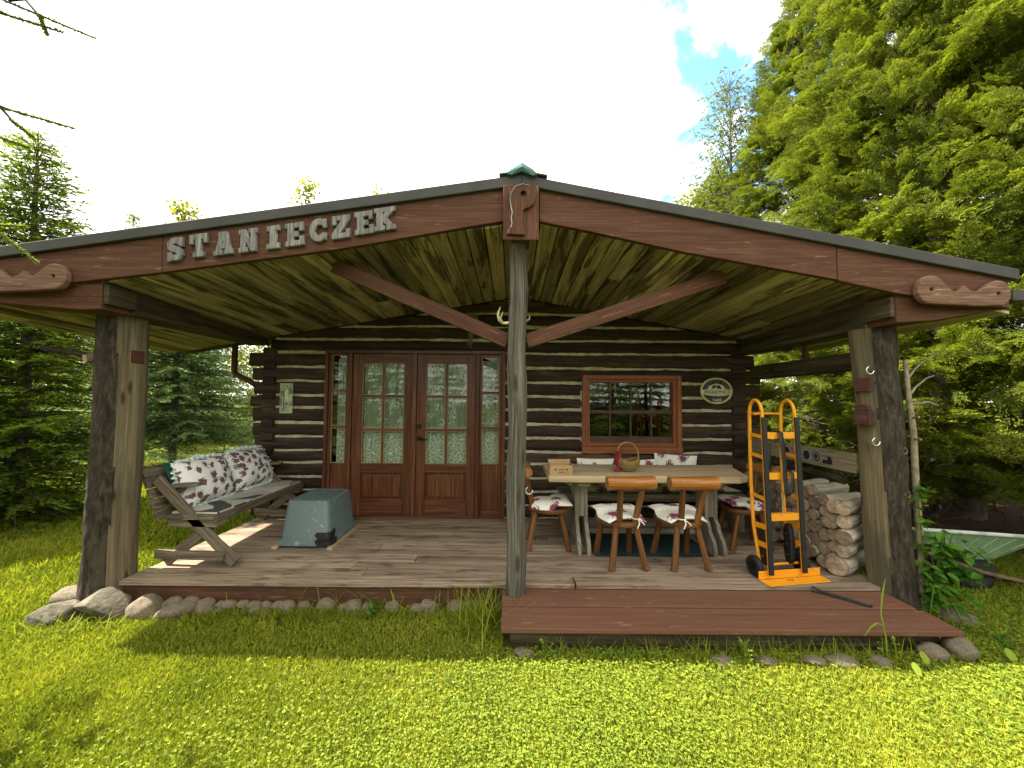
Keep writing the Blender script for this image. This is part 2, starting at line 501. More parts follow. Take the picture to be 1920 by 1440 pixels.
M['bark'] = wood('dark_post_bark', [(0.2, (0.010, 0.008, 0.006)), (0.5, (0.038, 0.030, 0.022)), (0.85, (0.115, 0.092, 0.068))], 9, 22, 0.95, 1.0, blot=((0.060, 0.052, 0.034), 2.0, 5, 0.54, 0.70), rndamt=0.1)
M['post_grey'] = wood('grey_log_post', [(0.25, (0.020, 0.018, 0.015)), (0.5, (0.095, 0.084, 0.066)), (0.85, (0.24, 0.215, 0.17))], 1.6, 34, 0.85, 0.6, blot=((0.15, 0.145, 0.10), 0.9, 5, 0.54, 0.72), rndamt=0.1, knots=((0.05, 0.04, 0.03), 1.6, 6.0, 0.16))
M['post_sawn'] = wood('weathered_post_face', [(0.2, (0.055, 0.043, 0.026)), (0.5, (0.145, 0.114, 0.066)), (0.85, (0.26, 0.21, 0.125))], 1.1, 26, 0.85, 0.5, blot=((0.065, 0.062, 0.040), 0.9, 5, 0.46, 0.66), rndamt=0.1, knots=((0.05, 0.034, 0.02), 1.3, 5.0, 0.10))
M['letter'] = wood('grey_carved_letter_wood', [(0.2, (0.035, 0.034, 0.030)), (0.5, (0.165, 0.162, 0.145)), (0.85, (0.36, 0.355, 0.32))], 5, 46, 0.8, 0.4, rndamt=0.2)
M['roof_metal'] = plain('dark_grey_roof_trim', (0.048, 0.047, 0.042), 0.6, scale=3, col2=(0.062, 0.060, 0.053), spec=0.2)
M['green_metal'] = plain('green_ridge_cap', (0.045, 0.125, 0.105), 0.4)
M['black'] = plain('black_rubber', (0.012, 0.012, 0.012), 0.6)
M['dark'] = plain('dark_interior', (0.03, 0.025, 0.02), 0.9)
M['iron'] = plain('dark_iron', (0.022, 0.019, 0.017), 0.4, 0.7)
M['steel'] = plain('zinc_hook', (0.65, 0.65, 0.62), 0.25, 0.95)
M['yellow'] = plain('orange_yellow_paint', (0.74, 0.30, 0.010), 0.42, scale=22, col2=(0.30, 0.12, 0.02), lo=0.60, hi=0.74)
M['tub'] = plain('grey_blue_plastic', (0.105, 0.148, 0.146), 0.42, scale=26, col2=(0.26, 0.31, 0.30), lo=0.60, hi=0.68)
M['tape'] = plain('black_tape', (0.012, 0.012, 0.014), 0.3, scale=22, bmp=0.6)
M['green_cloth'] = plain('dark_green_cloth', (0.012, 0.07, 0.05), 0.9)
M['mat_green'] = plain('dark_green_mat', (0.006, 0.034, 0.030), 0.95, bmp=0.3)
M['cardboard'] = plain('brown_cardboard', (0.42, 0.28, 0.13), 0.85, scale=8, col2=(0.36, 0.23, 0.10))
M['ink'] = plain('dark_ink', (0.06, 0.04, 0.03), 0.8)
M['wicker'] = wood('woven_willow', [(0.2, (0.09, 0.055, 0.018)), (0.5, (0.25, 0.165, 0.055)), (0.8, (0.40, 0.29, 0.11))], 6, 40, 0.7, 0.3, rndamt=0.9)
M['red_cloth'] = plain('red_ribbon', (0.20, 0.018, 0.028), 0.85, scale=40, col2=(0.10, 0.010, 0.016))
M['white_tie'] = plain('white_tape', (0.80, 0.78, 0.68), 0.8)
M['rope'] = plain('dry_rope', (0.20, 0.145, 0.08), 0.9)
M['antler'] = plain('pale_antler', (0.62, 0.54, 0.30), 0.6)
M['reflector'] = plain('rusty_red_plate', (0.075, 0.022, 0.012), 0.6, scale=20, col2=(0.045, 0.016, 0.010))
M['stone'] = plain('rounded_fieldstone', (0.19, 0.15, 0.10), 0.85, scale=9, col2=(0.10, 0.08, 0.052), bmp=0.5)
M['rock'] = plain('rough_grey_rock', (0.15, 0.13, 0.092), 0.9, scale=7, col2=(0.062, 0.052, 0.034), bmp=0.9)
M['barrow'] = plain('green_barrow_plastic', (0.17, 0.25, 0.14), 0.5, scale=12, col2=(0.12, 0.19, 0.10))
M['barrow_rim'] = plain('dusty_pale_rim', (0.46, 0.50, 0.44), 0.6)
M['litter'] = plain('brown_bark_dead', (0.16, 0.11, 0.065), 0.9)

def floral(name, base, c1, c2, leaf, scale=9.0, thr=0.34):
    mt, t, b = newmat(name)
    uv = t.n('ShaderNodeUVMap').outputs[0]
    rn = t.n('ShaderNodeAttribute', attribute_name='rnd').outputs['Fac']
    of = t.n('ShaderNodeCombineXYZ'); t.l(t.math('MULTIPLY', rn, 11), of.inputs[0]); t.l(t.math('MULTIPLY', rn, 5), of.inputs[1])
    ad = t.n('ShaderNodeVectorMath', operation='ADD'); t.l(uv, ad.inputs[0]); t.l(of.outputs[0], ad.inputs[1])
    nz = t.n('ShaderNodeTexNoise'); nz.inputs['Scale'].default_value = 26; nz.inputs['Detail'].default_value = 3
    t.l(ad.outputs[0], nz.inputs['Vector'])
    sb = t.n('ShaderNodeVectorMath', operation='MULTIPLY_ADD'); t.l(nz.outputs['Color'], sb.inputs[0]); sb.inputs[1].default_value = (0.07, 0.07, 0); t.l(ad.outputs[0], sb.inputs[2])
    vo = t.n('ShaderNodeTexVoronoi', voronoi_dimensions='2D'); vo.inputs['Scale'].default_value = scale; t.l(sb.outputs[0], vo.inputs['Vector'])
    sep = t.n('ShaderNodeSeparateColor'); t.l(vo.outputs['Color'], sep.inputs[0])
    petal = t.noise(ad.outputs[0], 70, 2)
    d = t.math('ADD', vo.outputs['Distance'], t.math('MULTIPLY', t.math('SUBTRACT', petal, 0.5), 0.45))
    fm = t.math('MULTIPLY', t.smooth(d, thr, thr * 0.72), t.math('GREATER_THAN', sep.outputs[0], 0.12))
    lm = t.math('MULTIPLY', t.smooth(d, thr * 1.45, thr * 1.2), t.math('GREATER_THAN', t.noise(ad.outputs[0], 45, 2), 0.53))
    fc = t.mix(t.math('GREATER_THAN', sep.outputs[1], 0.55), c1, c2)
    fc = t.mix(t.smooth(petal, 0.5, 0.62), fc, tuple(min(1, c * 1.7 + 0.03) for c in c1))
    col = t.mix(t.math('MULTIPLY', lm, t.math('GREATER_THAN', sep.outputs[0], 0.30)), base, leaf)
    col = t.mix(fm, col, fc)
    t.l(col, b.inputs['Base Color']); b.inputs['Roughness'].default_value = 0.9
    b.inputs['Specular IOR Level'].default_value = 0.15
    bump(t, b, t.noise(ad.outputs[0], 14, 4), 0.5, 0.02)
    return mt
M['floral'] = floral('white_floral_cotton', (0.74, 0.73, 0.70), (0.135, 0.062, 0.062), (0.085, 0.080, 0.080), (0.14, 0.16, 0.13), 12.5, 0.40)
M['floral2'] = floral('cream_floral_cotton', (0.78, 0.76, 0.66), (0.22, 0.035, 0.085), (0.10, 0.05, 0.075), (0.22, 0.23, 0.17), 5.5, 0.27)
M['floral3'] = floral('yellowed_floral_cotton', (0.50, 0.47, 0.24), (0.16, 0.045, 0.06), (0.08, 0.06, 0.04), (0.14, 0.14, 0.07), 5.0, 0.33)
M['ruffle'] = plain('pale_mint_ruffle', (0.62, 0.72, 0.66), 0.9, scale=30, col2=(0.36, 0.48, 0.43))

def padmat():
    mt, t, b = newmat('patched_seat_pad')
    uv = t.n('ShaderNodeUVMap').outputs[0]
    nz = t.n('ShaderNodeTexNoise'); nz.inputs['Scale'].default_value = 2.2; t.l(uv, nz.inputs['Vector'])
    sb = t.n('ShaderNodeVectorMath', operation='MULTIPLY_ADD'); t.l(nz.outputs['Color'], sb.inputs[0]); sb.inputs[1].default_value = (0.35, 0.35, 0); t.l(uv, sb.inputs[2])
    vo = t.n('ShaderNodeTexVoronoi', voronoi_dimensions='2D'); vo.inputs['Scale'].default_value = 4.2; t.l(sb.outputs[0], vo.inputs['Vector'])
    sep = t.n('ShaderNodeSeparateColor'); t.l(vo.outputs['Color'], sep.inputs[0])
    col = t.ramp(sep.outputs[0], [(0.0, (0.05, 0.046, 0.046)), (0.24, (0.22, 0.17, 0.13)), (0.42, (0.36, 0.36, 0.29)), (0.7, (0.50, 0.47, 0.38))], 'CONSTANT')
    t.l(col, b.inputs['Base Color']); b.inputs['Roughness'].default_value = 0.95
    return mt
M['pad'] = padmat()

def glassmat(name, refl=0.10):
    mt, t, b = newmat(name)
    nt = mt.node_tree
    g = t.n('ShaderNodeBsdfGlossy'); g.inputs['Roughness'].default_value = 0.015; g.inputs['Color'].default_value = (1, 1, 1, 1)
    tr = t.n('ShaderNodeBsdfTransparent'); tr.inputs[0].default_value = (0.86, 0.90, 0.86, 1)
    lw = t.n('ShaderNodeLayerWeight'); lw.inputs[0].default_value = 0.35
    fac = t.math('ADD', t.math('MULTIPLY', lw.outputs['Fresnel'], 0.5), refl, True)
    mx = t.n('ShaderNodeMixShader'); t.l(fac, mx.inputs[0]); t.l(tr.outputs[0], mx.inputs[1]); t.l(g.outputs[0], mx.inputs[2])
    nt.nodes.remove(b)
    t.l(mx.outputs[0], nt.nodes['Material Output'].inputs[0])
    return mt
M['glass'] = glassmat('window_glass', 0.045)
M['glass_door'] = glassmat('door_glass', 0.02)

def lace():
    mt, t, b = newmat('white_lace_curtain')
    nt = mt.node_tree
    uv = t.n('ShaderNodeUVMap').outputs[0]   # metres: u across, v height
    sp = t.n('ShaderNodeSeparateXYZ'); t.l(uv, sp.inputs[0])
    nz = t.n('ShaderNodeTexNoise'); nz.inputs['Scale'].default_value = 9; t.l(uv, nz.inputs['Vector'])
    sb = t.n('ShaderNodeVectorMath', operation='MULTIPLY_ADD'); t.l(nz.outputs['Color'], sb.inputs[0]); sb.inputs[1].default_value = (0.12, 0.12, 0); t.l(uv, sb.inputs[2])
    v1 = t.n('ShaderNodeTexVoronoi', voronoi_dimensions='2D'); v1.inputs['Scale'].default_value = 42; t.l(t.scale(sb.outputs[0], 1.0, 0.62), v1.inputs['Vector'])
    leaf = t.smooth(v1.outputs['Distance'], 0.46, 0.34)
    cl_ = t.smooth(t.noise(uv, 7.0, 3), 0.46, 0.56)
    leaf = t.math('MULTIPLY', leaf, cl_)
    v2 = t.n('ShaderNodeTexVoronoi', voronoi_dimensions='2D', feature='DISTANCE_TO_EDGE'); v2.inputs['Scale'].default_value = 21; t.l(sb.outputs[0], v2.inputs['Vector'])
    scroll = t.smooth(v2.outputs['Distance'], 0.12, 0.05)
    low = t.smooth(sp.outputs['Y'], 1.36, 1.28)
    mot = t.math('ADD', t.math('MULTIPLY', t.math('SUBTRACT', 1.0, low), leaf), t.math('MULTIPLY', low, scroll))
    al = t.math('ADD', t.math('MULTIPLY', mot, 0.24), 0.76, True)
    t.l(t.mix(mot, t.mix(low, (0.48, 0.52, 0.42), (0.56, 0.60, 0.57)), (0.95, 0.95, 0.90)), b.inputs['Base Color']); b.inputs['Roughness'].default_value = 0.9
    tr = t.n('ShaderNodeBsdfTransparent')
    mx = t.n('ShaderNodeMixShader'); t.l(al, mx.inputs[0]); t.l(tr.outputs[0], mx.inputs[1]); t.l(b.outputs[0], mx.inputs[2])
    t.l(mx.outputs[0], nt.nodes['Material Output'].inputs[0])
    return mt
M['lace'] = lace()

# ------------------------------------------------------------------ ground
def lawnmat():
    mt, t, b = newmat('lawn_soil')
    tc = t.n('ShaderNodeTexCoord').outputs['Object']
    sp = t.n('ShaderNodeSeparateXYZ'); t.l(tc, sp.inputs[0])
    n1 = t.noise(tc, 0.9, 4); n2 = t.noise(tc, 60, 5, 0.7)
    col = t.mix(t.smooth(n1, 0.4, 0.62), (0.085, 0.11, 0.017), (0.125, 0.125, 0.022))
    col = t.mix(t.smooth(n2, 0.4, 0.65), (0.04, 0.05, 0.012), col)
    e = t.math('ADD', t.math('ADD', t.math('MULTIPLY', sp.outputs['X'], 0.5), t.math('MULTIPLY', sp.outputs['Y'], 0.5)), t.math('MULTIPLY', t.noise(tc, 1.6, 3), 1.1))
    rt_ = t.math('MULTIPLY', t.smooth(e, 4.85, 5.2), t.math('GREATER_THAN', sp.outputs['X'], 3.2))
    lit = t.ramp(t.noise(tc, 30, 5, 0.7), [(0.3, (0.03, 0.02, 0.012)), (0.55, (0.12, 0.075, 0.045)), (0.75, (0.30, 0.20, 0.13))])
    t.l(t.mix(rt_, col, lit), b.inputs['Base Color']); b.inputs['Roughness'].default_value = 0.95
    b.inputs['Specular IOR Level'].default_value = 0.1
    bump(t, b, n2, 0.8, 0.03)
    return mt
mb = MB()
G = 150
mb.add([(-G, -G, 0), (G, -G, 0), (G, G, 0), (-G, G, 0)], [(0, 1, 2, 3)], [[(0, 0), (1, 0), (1, 1), (0, 1)]])
lawn = mb.build('lawn', lawnmat())
tag(lawn, 'short sunlit lawn in front of the cabin', 'lawn', kind='structure')

# ------------------------------------------------------------------ the cabin
DZ = 0.20            # deck height
YF = 2.83            # front board plane
YW = 4.85            # log wall face
AX = 0.062           # ridge x
def zc(x, y):        # underside of the porch ceiling
    k = (y - YF) / (YW - YF)
    dx = x - AX
    if dx < 0: fz, wz = 3.015 + 0.153 * dx, 2.985 + 0.173 * dx
    else: fz, wz = 3.034 - 0.187 * dx, 2.985 - 0.183 * dx
    return fz * (1 - k) + wz * k

cabin = thing('log_cabin', 'dark log cabin with white chinking and a gabled front porch', 'cabin', (0, YW, 0))

# openings: (x0, x1, z0, z1)
DOOR = (-2.345, -0.085, DZ, 2.29)
WIN = (0.885, 2.125, 1.02, 1.995)
chz = [0.36, 0.53, 0.70, 0.871, 1.023, 1.195, 1.369, 1.557, 1.717, 1.893, 2.075, 2.262, 2.428, 2.598, 2.77, 2.93]
def log_piece(mb, x0, x1, z0, z1, seed, y=YW, depth=0.17, clipz=None):
    n = max(3, int((x1 - x0) / 0.045))
    rows = []
    h = (z1 - z0)
    prof = [(-0.5, 0.42), (-0.5, 0.10), (-0.40, 0.015), (-0.15, 0.0), (0.15, 0.0), (0.40, 0.015), (0.5, 0.10), (0.5, 0.42)]
    prof = [(1.0 * b_, -a_) for a_, b_ in prof]
    for i in range(n + 1):
        x = x0 + (x1 - x0) * i / n
        row = []
        for (d_, s_) in prof:
            wv = 0.011 * mnoise.noise(Vector((x * 1.5 + seed, s_ * 3 + seed, 0))) + 0.006 * mnoise.noise(Vector((x * 6 + seed, s_ * 2, 3))) + 0.005 * mnoise.noise(Vector((x * 17 + seed, s_ * 4, 7)))
            zz = z0 + h * (0.5 + s_ ) + wv * (1.2 if abs(s_) > 0.3 else 0.3)
            yy = y + d_ * depth + 0.012 * mnoise.noise(Vector((x * 3 + seed, s_ * 4, seed)))
            if clipz is not None: zz = min(zz, clipz(x))
            row.append(Vector((x, yy, zz)))
        rows.append(row)
    # rows run along x: make u along x
    F = []; U = []; nc = len(prof); verts = [p for r_ in rows for p in r_]
    cum = [0, 0.05, 0.07, 0.11, 0.16, 0.20, 0.22, 0.27]
    for i in range(n):
        for j in range(nc - 1):
            F.append((i * nc + j, i * nc + j + 1, (i + 1) * nc + j + 1, (i + 1) * nc + j))
            xa, xb = x0 + (x1 - x0) * i / n, x0 + (x1 - x0) * (i + 1) / n
            U.append([(xa, cum[j]), (xa, cum[j + 1]), (xb, cum[j + 1]), (xb, cum[j])])
    rn = random.random()
    F = [f[::-1] for f in F]; U = [u[::-1] for u in U]
    mb.add(verts, F, U, rn, True)
    for r0, rev in ((0, False), (n, True)):
        f = tuple(r0 * nc + j for j in range(nc)); 
        vv = [verts[i] for i in f]; ff = tuple(range(nc))
        uu = [(0.02 * j, 0.02 * (j % 3)) for j in range(nc)]
        mb.add(vv, [ff[::-1] if rev else ff], [uu], rn * 0.4, False)

def spans(z0, z1, xl, xr):
    zm = (z0 + z1) / 2
    out = [(xl, xr)]
    for (a, b_, c0, c1) in (DOOR, WIN):
        if c0 - 0.03 < zm < c1 - 0.02:
            nxt = []
            for (p, q) in out:
                if b_ <= p or a >= q: nxt.append((p, q)); continue
                if a > p: nxt.append((p, a - 0.006))
                if b_ < q: nxt.append((b_ + 0.006, q))
            out = nxt
    return out

XL, XR = -3.06, 2.95
mb = MB()
zs = [0.20] + chz
for i in range(len(zs)):
    z0 = zs[i] + 0.0135; z1 = (zs[i + 1] if i + 1 < len(zs) else 3.02) - 0.0135
    top = lambda x: zc(x, YW) - 0.004
    if z1 < 2.40:
        a = XL - random.uniform(0.16, 0.27); b_ = XR + random.uniform(0.10, 0.2)
    else:
        zz = z0 + 0.02
        a = max(XL, AX - (2.985 - zz) / 0.173); b_ = min(XR, AX + (2.985 - zz) / 0.183)
        if b_ - a < 0.3: continue
    for (p, q) in spans(z0, z1, a, b_):
        log_piece(mb, p, q, z0, z1, i * 7.3 + p, clipz=top if z1 > 2.38 else None)
wall = mb.build('log_wall', M['logs'], cabin)
# side walls and back wall: interlocking log courses, seen end-on at the corners
mb = MB()
for xs, sgn in ((XL, 1), (XR, -1)):
    for i in range(len(zs)):
        z0 = zs[i] - 0.072; z1 = zs[i] + 0.075
        if z0 < 0.1 or z1 > 2.45: continue
        xa = xs if sgn > 0 else xs - 0.17
        mb.box(xa, xa + 0.17, YW - random.uniform(0.02, 0.05) if False else YW + 0.07, 10.5, z0 + 0.012, z1 - 0.012, grain=1, jit=0.006)
mb.box(XL, XR, 10.3, 10.5, 0.05, 2.9)
sw_ = mb.build('side_wall', M['logs'], cabin)
for q_ in (XL + 0.06, XR - 0.11):
    mb = MB(); mb.box(q_, q_ + 0.05, YW + 0.075, 10.29, 0.1, 2.43); mb.build('chinking', M['chink'], sw_)
mb = MB(); mb.box(XL + 0.18, XR - 0.18, YW + 0.30, 10.2, 2.42, 2.45); mb.box(XL + 0.176, XL + 0.179, YW + 0.1, 10.2, 0.19, 2.42); mb.box(XR - 0.179, XR - 0.176, YW + 0.1, 10.2, 0.19, 2.42); mb.build('light_stop_lining', M['dark'], cabin)  # unseen dark sheets added to stop light leaking in between the side logs
# stub ends of the side logs poking out past the front wall's corner
for i in range(len(zs)):
    z0 = zs[i] - 0.06; z1 = zs[i] + 0.06
    if z0 < 0.2 or z1 > 2.36: continue
    for xs in (XL - 0.01, XR - 0.10):
        mb = MB(); mb.box(xs - 0.075, xs + 0.085, YW - random.uniform(0.015, 0.04), YW + 0.065, z0 + 0.01, z1 - 0.01, grain=0, jit=0.008)
        mb.build('log_end', M['logs'], cabin, bevel=0.012)
# chinking: mortar sheet behind the log faces
mb = MB()
yb0, yb1 = YW + 0.016, YW + 0.06
def chk(x0, x1, z0, z1): mb.box(x0, x1, yb0, yb1, z0, z1)
chk(XL + 0.05, DOOR[0] + 0.002, DZ, 2.29); chk(DOOR[1] - 0.002, WIN[0] + 0.002, DZ, 2.29)
chk(WIN[1] - 0.002, XR - 0.10, DZ, 2.29)
chk(WIN[0] + 0.002, WIN[1] - 0.002, DZ, WIN[2]); chk(WIN[0] + 0.002, WIN[1] - 0.002, WIN[3], 2.29)
chpoly = [(XL + 0.05, yb0, 2.29), (XR - 0.10, yb0, 2.29), (XR - 0.10, yb0, zc(XR - 0.10, YW) - 0.012), (AX, yb0, zc(AX, YW) - 0.012), (XL + 0.05, yb0, zc(XL + 0.05, YW) - 0.012)]
mb.ngon_prism(chpoly, (0, yb0, 0), (0, yb1, 0))
# the thick vertical chinking seam beside the window
mb.box(WIN[0] - 0.022, WIN[0] - 0.001, YW + 0.004, YW + 0.0155, 1.05, 1.98)
mb.box(DOOR[0] - 0.016, DOOR[0] - 0.001, YW + 0.004, YW + 0.0155, 1.95, 2.27)
mb.build('chinking', M['chink'], wall)
# interior floor so nothing bright leaks in
mb = MB(); mb.box(XL, XR, YW + 0.1, 10.4, 0.12, 0.18); mb.build('inner_floor', M['dark'], cabin)

# ---- roof
roof_rows = []
mb = MB()
ZT = 0.30
def ztop(x, y):
    dx = x - AX
    return (3.318 + 0.149 * dx) if dx < 0 else (3.318 - 0.187 * dx)
for (xa, xb) in ((-4.36, AX), (AX, 3.74)):
    y0, y1 = YF + 0.02, 10.9
    poly = [(xa, y0, ztop(xa, 0)), (xb, y0, ztop(xb, 0)), (xb, y0, ztop(xb, 0) - 0.03), (xa, y0, ztop(xa, 0) - 0.03)]
    mb.ngon_prism(poly, (0, y0, 0), (0, y1, 0))
roof = mb.build('roof', M['roof_metal'], cabin)
mb = MB()   # metal drip edge along the front
for (xa, xb) in ((-4.38, AX), (AX, 3.745)):
    y0 = YF - 0.03
    poly = [(xa, y0, ztop(xa, 0) + 0.036), (xb, y0, ztop(xb, 0) + 0.036), (xb, y0, ztop(xb, 0) - 0.045), (xa, y0, ztop(xa, 0) - 0.045)]
    mb.ngon_prism(poly, (0, y0, 0), (0, YF + 0.018, 0))
mb.build('drip_edge', M['roof_metal'], roof, bevel=0.006)
mb = MB()   # ridge cap
rows = []
for y in (YF - 0.06, 10.95):
    rows.append([Vector((AX - 0.115, y, 3.345)), Vector((AX - 0.08, y, 3.375)), Vector((AX, y, 3.425)), Vector((AX + 0.08, y, 3.375)), Vector((AX + 0.115, y, 3.34)), Vector((AX + 0.08, y, 3.325)), Vector((AX, y, 3.36)), Vector((AX - 0.08, y, 3.33))])
mb.grid(rows, closed=True, smooth=False)
for y, rev in ((YF - 0.06, 0), (10.95, 1)):
    pass
apex = Vector((AX, YF - 0.075, 3.385))
mb.add(rows[0] + [apex], [(i, (i + 1) % 8, 8) for i in range(8)], [[(0, 0), (1, 0), (1, 1)]] * 8)
mb.build('ridge_cap', M['green_metal'], roof)
mb = MB()   # flat ridge flashing
mb.beam((AX - 0.17, YF - 0.012, 3.348), (AX - 0.02, YF - 0.012, 3.370), 0.06, 0.010); mb.beam((AX + 0.19, YF - 0.012, 3.340), (AX + 0.02, YF - 0.012, 3.370), 0.06, 0.010)
mb.build('ridge_flashing', M['roof_metal'], roof)
# ceiling boards
mb = MB()
bw = 0.142
for side in (-1, 1):
    k = 0
    lim = 4.28 if side < 0 else 3.68
    while k * bw < lim:
        xa = AX + side * (k * bw + 0.006); xb = AX + side * ((k + 1) * bw - 0.006)
        cuts = [YF + 0.045, YW - 0.004]
        r_ = random.random()
        if r_ < 0.45: cuts.insert(1, random.uniform(YF + 0.5, YW - 0.4))
        for a, b_ in zip(cuts[:-1], cuts[1:]):
            dz = random.uniform(-0.004, 0.004)
            P = lambda x, y, h: Vector((x, y, zc(x, y) + h + dz))
            b2 = b_ - 0.003
            v = [P(xa, a, 0), P(xb, a, 0), P(xb, b2, 0), P(xa, b2, 0), P(xa, a, 0.02), P(xb, a, 0.02), P(xb, b2, 0.02), P(xa, b2, 0.02)]
            F = [(0, 3, 2, 1), (4, 5, 6, 7), (0, 1, 5, 4), (2, 3, 7, 6), (1, 2, 6, 5), (3, 0, 4, 7)]
            if side < 0: F = [f[::-1] for f in F]
            U = [[(v[i].y, v[i].x) for i in f] for f in F]
            mb.add(v, F, U, random.random())
        k += 1
ceil = mb.build('porch_ceiling', M['ceil'], cabin)
mb = MB()   # roof deck above the ceiling boards keeps the light out of the gaps
for s_ in (-1, 1):
    lim = -4.28 if s_ < 0 else 3.68
    a = [Vector((AX, YF + 0.05, zc(AX + s_ * 0.001, YF) + 0.035)), Vector((lim, YF + 0.05, zc(lim, YF) + 0.035)), Vector((lim, YW + 0.3, zc(lim, YW) + 0.035)), Vector((AX, YW + 0.3, zc(AX + s_ * 0.001, YW) + 0.035))]
    mb.ngon_prism(a, (0, 0, 0), (0, 0, 0.02))
mb.build('roof_sheathing', M['dark'], roof)
# front boards (fascia)
mb = MB()
mb.ngon_prism([(-0.073, YF, 3.012), (-1.285, YF, 2.79), (-2.62, YF, 2.600), (-2.62, YF, 2.872), (-0.073, YF, 3.278)], (0, YF, 0), (0, YF + 0.042, 0))
mb.ngon_prism([(-2.626, YF + 0.002, 2.599), (-3.304, YF + 0.002, 2.517), (-4.35, YF + 0.002, 2.355), (-4.35, YF + 0.002, 2.610), (-2.626, YF + 0.002, 2.871)], (0, YF, 0), (0, YF + 0.042, 0))
mb.ngon_prism([(0.197, YF, 3.01), (0.64, YF, 2.923), (1.269, YF, 2.787), (2.42, YF, 2.585), (2.42, YF, 2.843), (0.197, YF, 3.258)], (0, YF, 0), (0, YF + 0.042, 0))
mb.ngon_prism([(2.428, YF + 0.003, 2.580), (2.855, YF + 0.003, 2.488), (3.70, YF + 0.003, 2.38), (3.70, YF + 0.003, 2.600), (2.428, YF + 0.003, 2.841)], (0, YF, 0), (0, YF + 0.042, 0))
fas = mb.build('fascia_board', M['fascia'], cabin, bevel=0.004)
# end blocks under the eaves
for poly in ([(-4.05, 2.874, 2.40), (-3.106, 2.874, 2.545), (-3.106, 2.874, 2.33), (-3.27, 2.874, 2.325), (-4.05, 2.874, 2.385)],
             [(2.895, 2.874, 2.50), (3.70, 2.874, 2.40), (3.70, 2.874, 2.378), (3.16, 2.874, 2.292), (2.895, 2.874, 2.272)]):
    mb = MB(); mb.ngon_prism(poly, (0, 2.874, 0), (0, 3.10, 0)); mb.build('eave_block', M['fascia'], cabin, bevel=0.004)
# side beams
for (xa, xb, zb, s_) in ((-3.30, -3.10, 2.335, 1), (2.90, 3.10, 2.275, -1)):
    mb = MB()
    zf = zc(xa if s_ < 0 else xb, YF) - 0.003; zw = zc(xa if s_ < 0 else xb, YW) - 0.003
    y0, y1 = 3.102, YW - 0.003
    v = [(xa, y0, zb + 0.0435), (xb, y0, zb + 0.0435), (xb, y1, zb + 0.0435), (xa, y1, zb + 0.0435), (xa, y0, zf), (xb, y0, zf), (xb, y1, zw), (xa, y1, zw)]
    F = [(0, 3, 2, 1), (4, 5, 6, 7), (0, 1, 5, 4), (2, 3, 7, 6), (1, 2, 6, 5), (3, 0, 4, 7)]
    mb.add(v, F, [[(v[i][1], v[i][2] + v[i][0]) for i in f] for f in F])
    sb_ = mb.build('side_beam', M['beam'], cabin, bevel=0.004)
    mb = MB(); mb.box(xa - 0.03, xb + 0.03, 3.102, YW - 0.003, zb, zb + 0.0432, grain=1); mb.build('beam_plate', M['beam'], sb_, bevel=0.004)
for q_ in ((-3.098, -3.06, 2.372, 2.52), (2.86, 2.893, 2.32, 2.47)):
    mb = MB(); mb.box(q_[0], q_[1], 2.88, 3.10, q_[2], q_[3], grain=1); mb.build('beam_end', M['beam'], cabin, bevel=0.003)
mb = MB(); mb.box(AX - 0.07, AX + 0.07, YF + 0.05, 3.14, 2.915, 2.985, grain=1); mb.build('ridge_beam', M['beam'], cabin, bevel=0.005)
mb = MB(); mb.box(AX - 0.35, AX + 0.35, YW - 0.035, YW - 0.006, 2.86, 2.925, grain=0); mb.build('gable_trim', M['beam'], cabin, bevel=0.004)

# carved plaque at the peak
pl = MB()
pl.box(-0.076, 0.190, 2.785, YF - 0.033, 2.848, 3.262, grain=2)
plq = pl.build('peak_plaque', M['fascia'], cabin, bevel=0.006)
prof = [(-0.040, 2.885), (-0.035, 2.905), (-0.015, 2.925), (-0.005, 2.96), (-0.012, 3.00), (-0.003, 3.04), (-0.015, 3.09), (-0.02, 3.14), (-0.01, 3.19), (0.02, 3.235), (0.07, 3.252), (0.12, 3.24), (0.155, 3.205), (0.160, 3.155), (0.145, 3.11), (0.115, 3.085), (0.085, 3.075), (0.065, 3.06), (0.068, 3.03), (0.062, 2.96), (0.068, 2.92), (0.082, 2.90), (0.080, 2.880)]
hole = [(0.072 + 0.026 * math.cos(a), 3.182 + 0.028 * math.sin(a)) for a in np.linspace(0, 2 * math.pi, 16, endpoint=False)]
mb = MB(); vf = poly_solid([prof, hole], 0.028, 0.005, Matrix.Translation((0, 2.7565, 0))); add_solid(mb, vf, uswap=True)
mb.build('carved_crook', M['fascia'], plq)
mb = MB(); mb.box(0.040, 0.104, 2.7835, 2.7845, 3.148, 3.216); mb.build('hole_shade_plate', M['black'], plq)  # black plate behind the opening, its shade put in as colour
mb = MB(); edge = [(x - 0.003, 2.7555, z) for x, z in prof[2:12]]; mb.tube(edge, 0.004, 6); mb.build('worn_edge', M['letter'], plq)
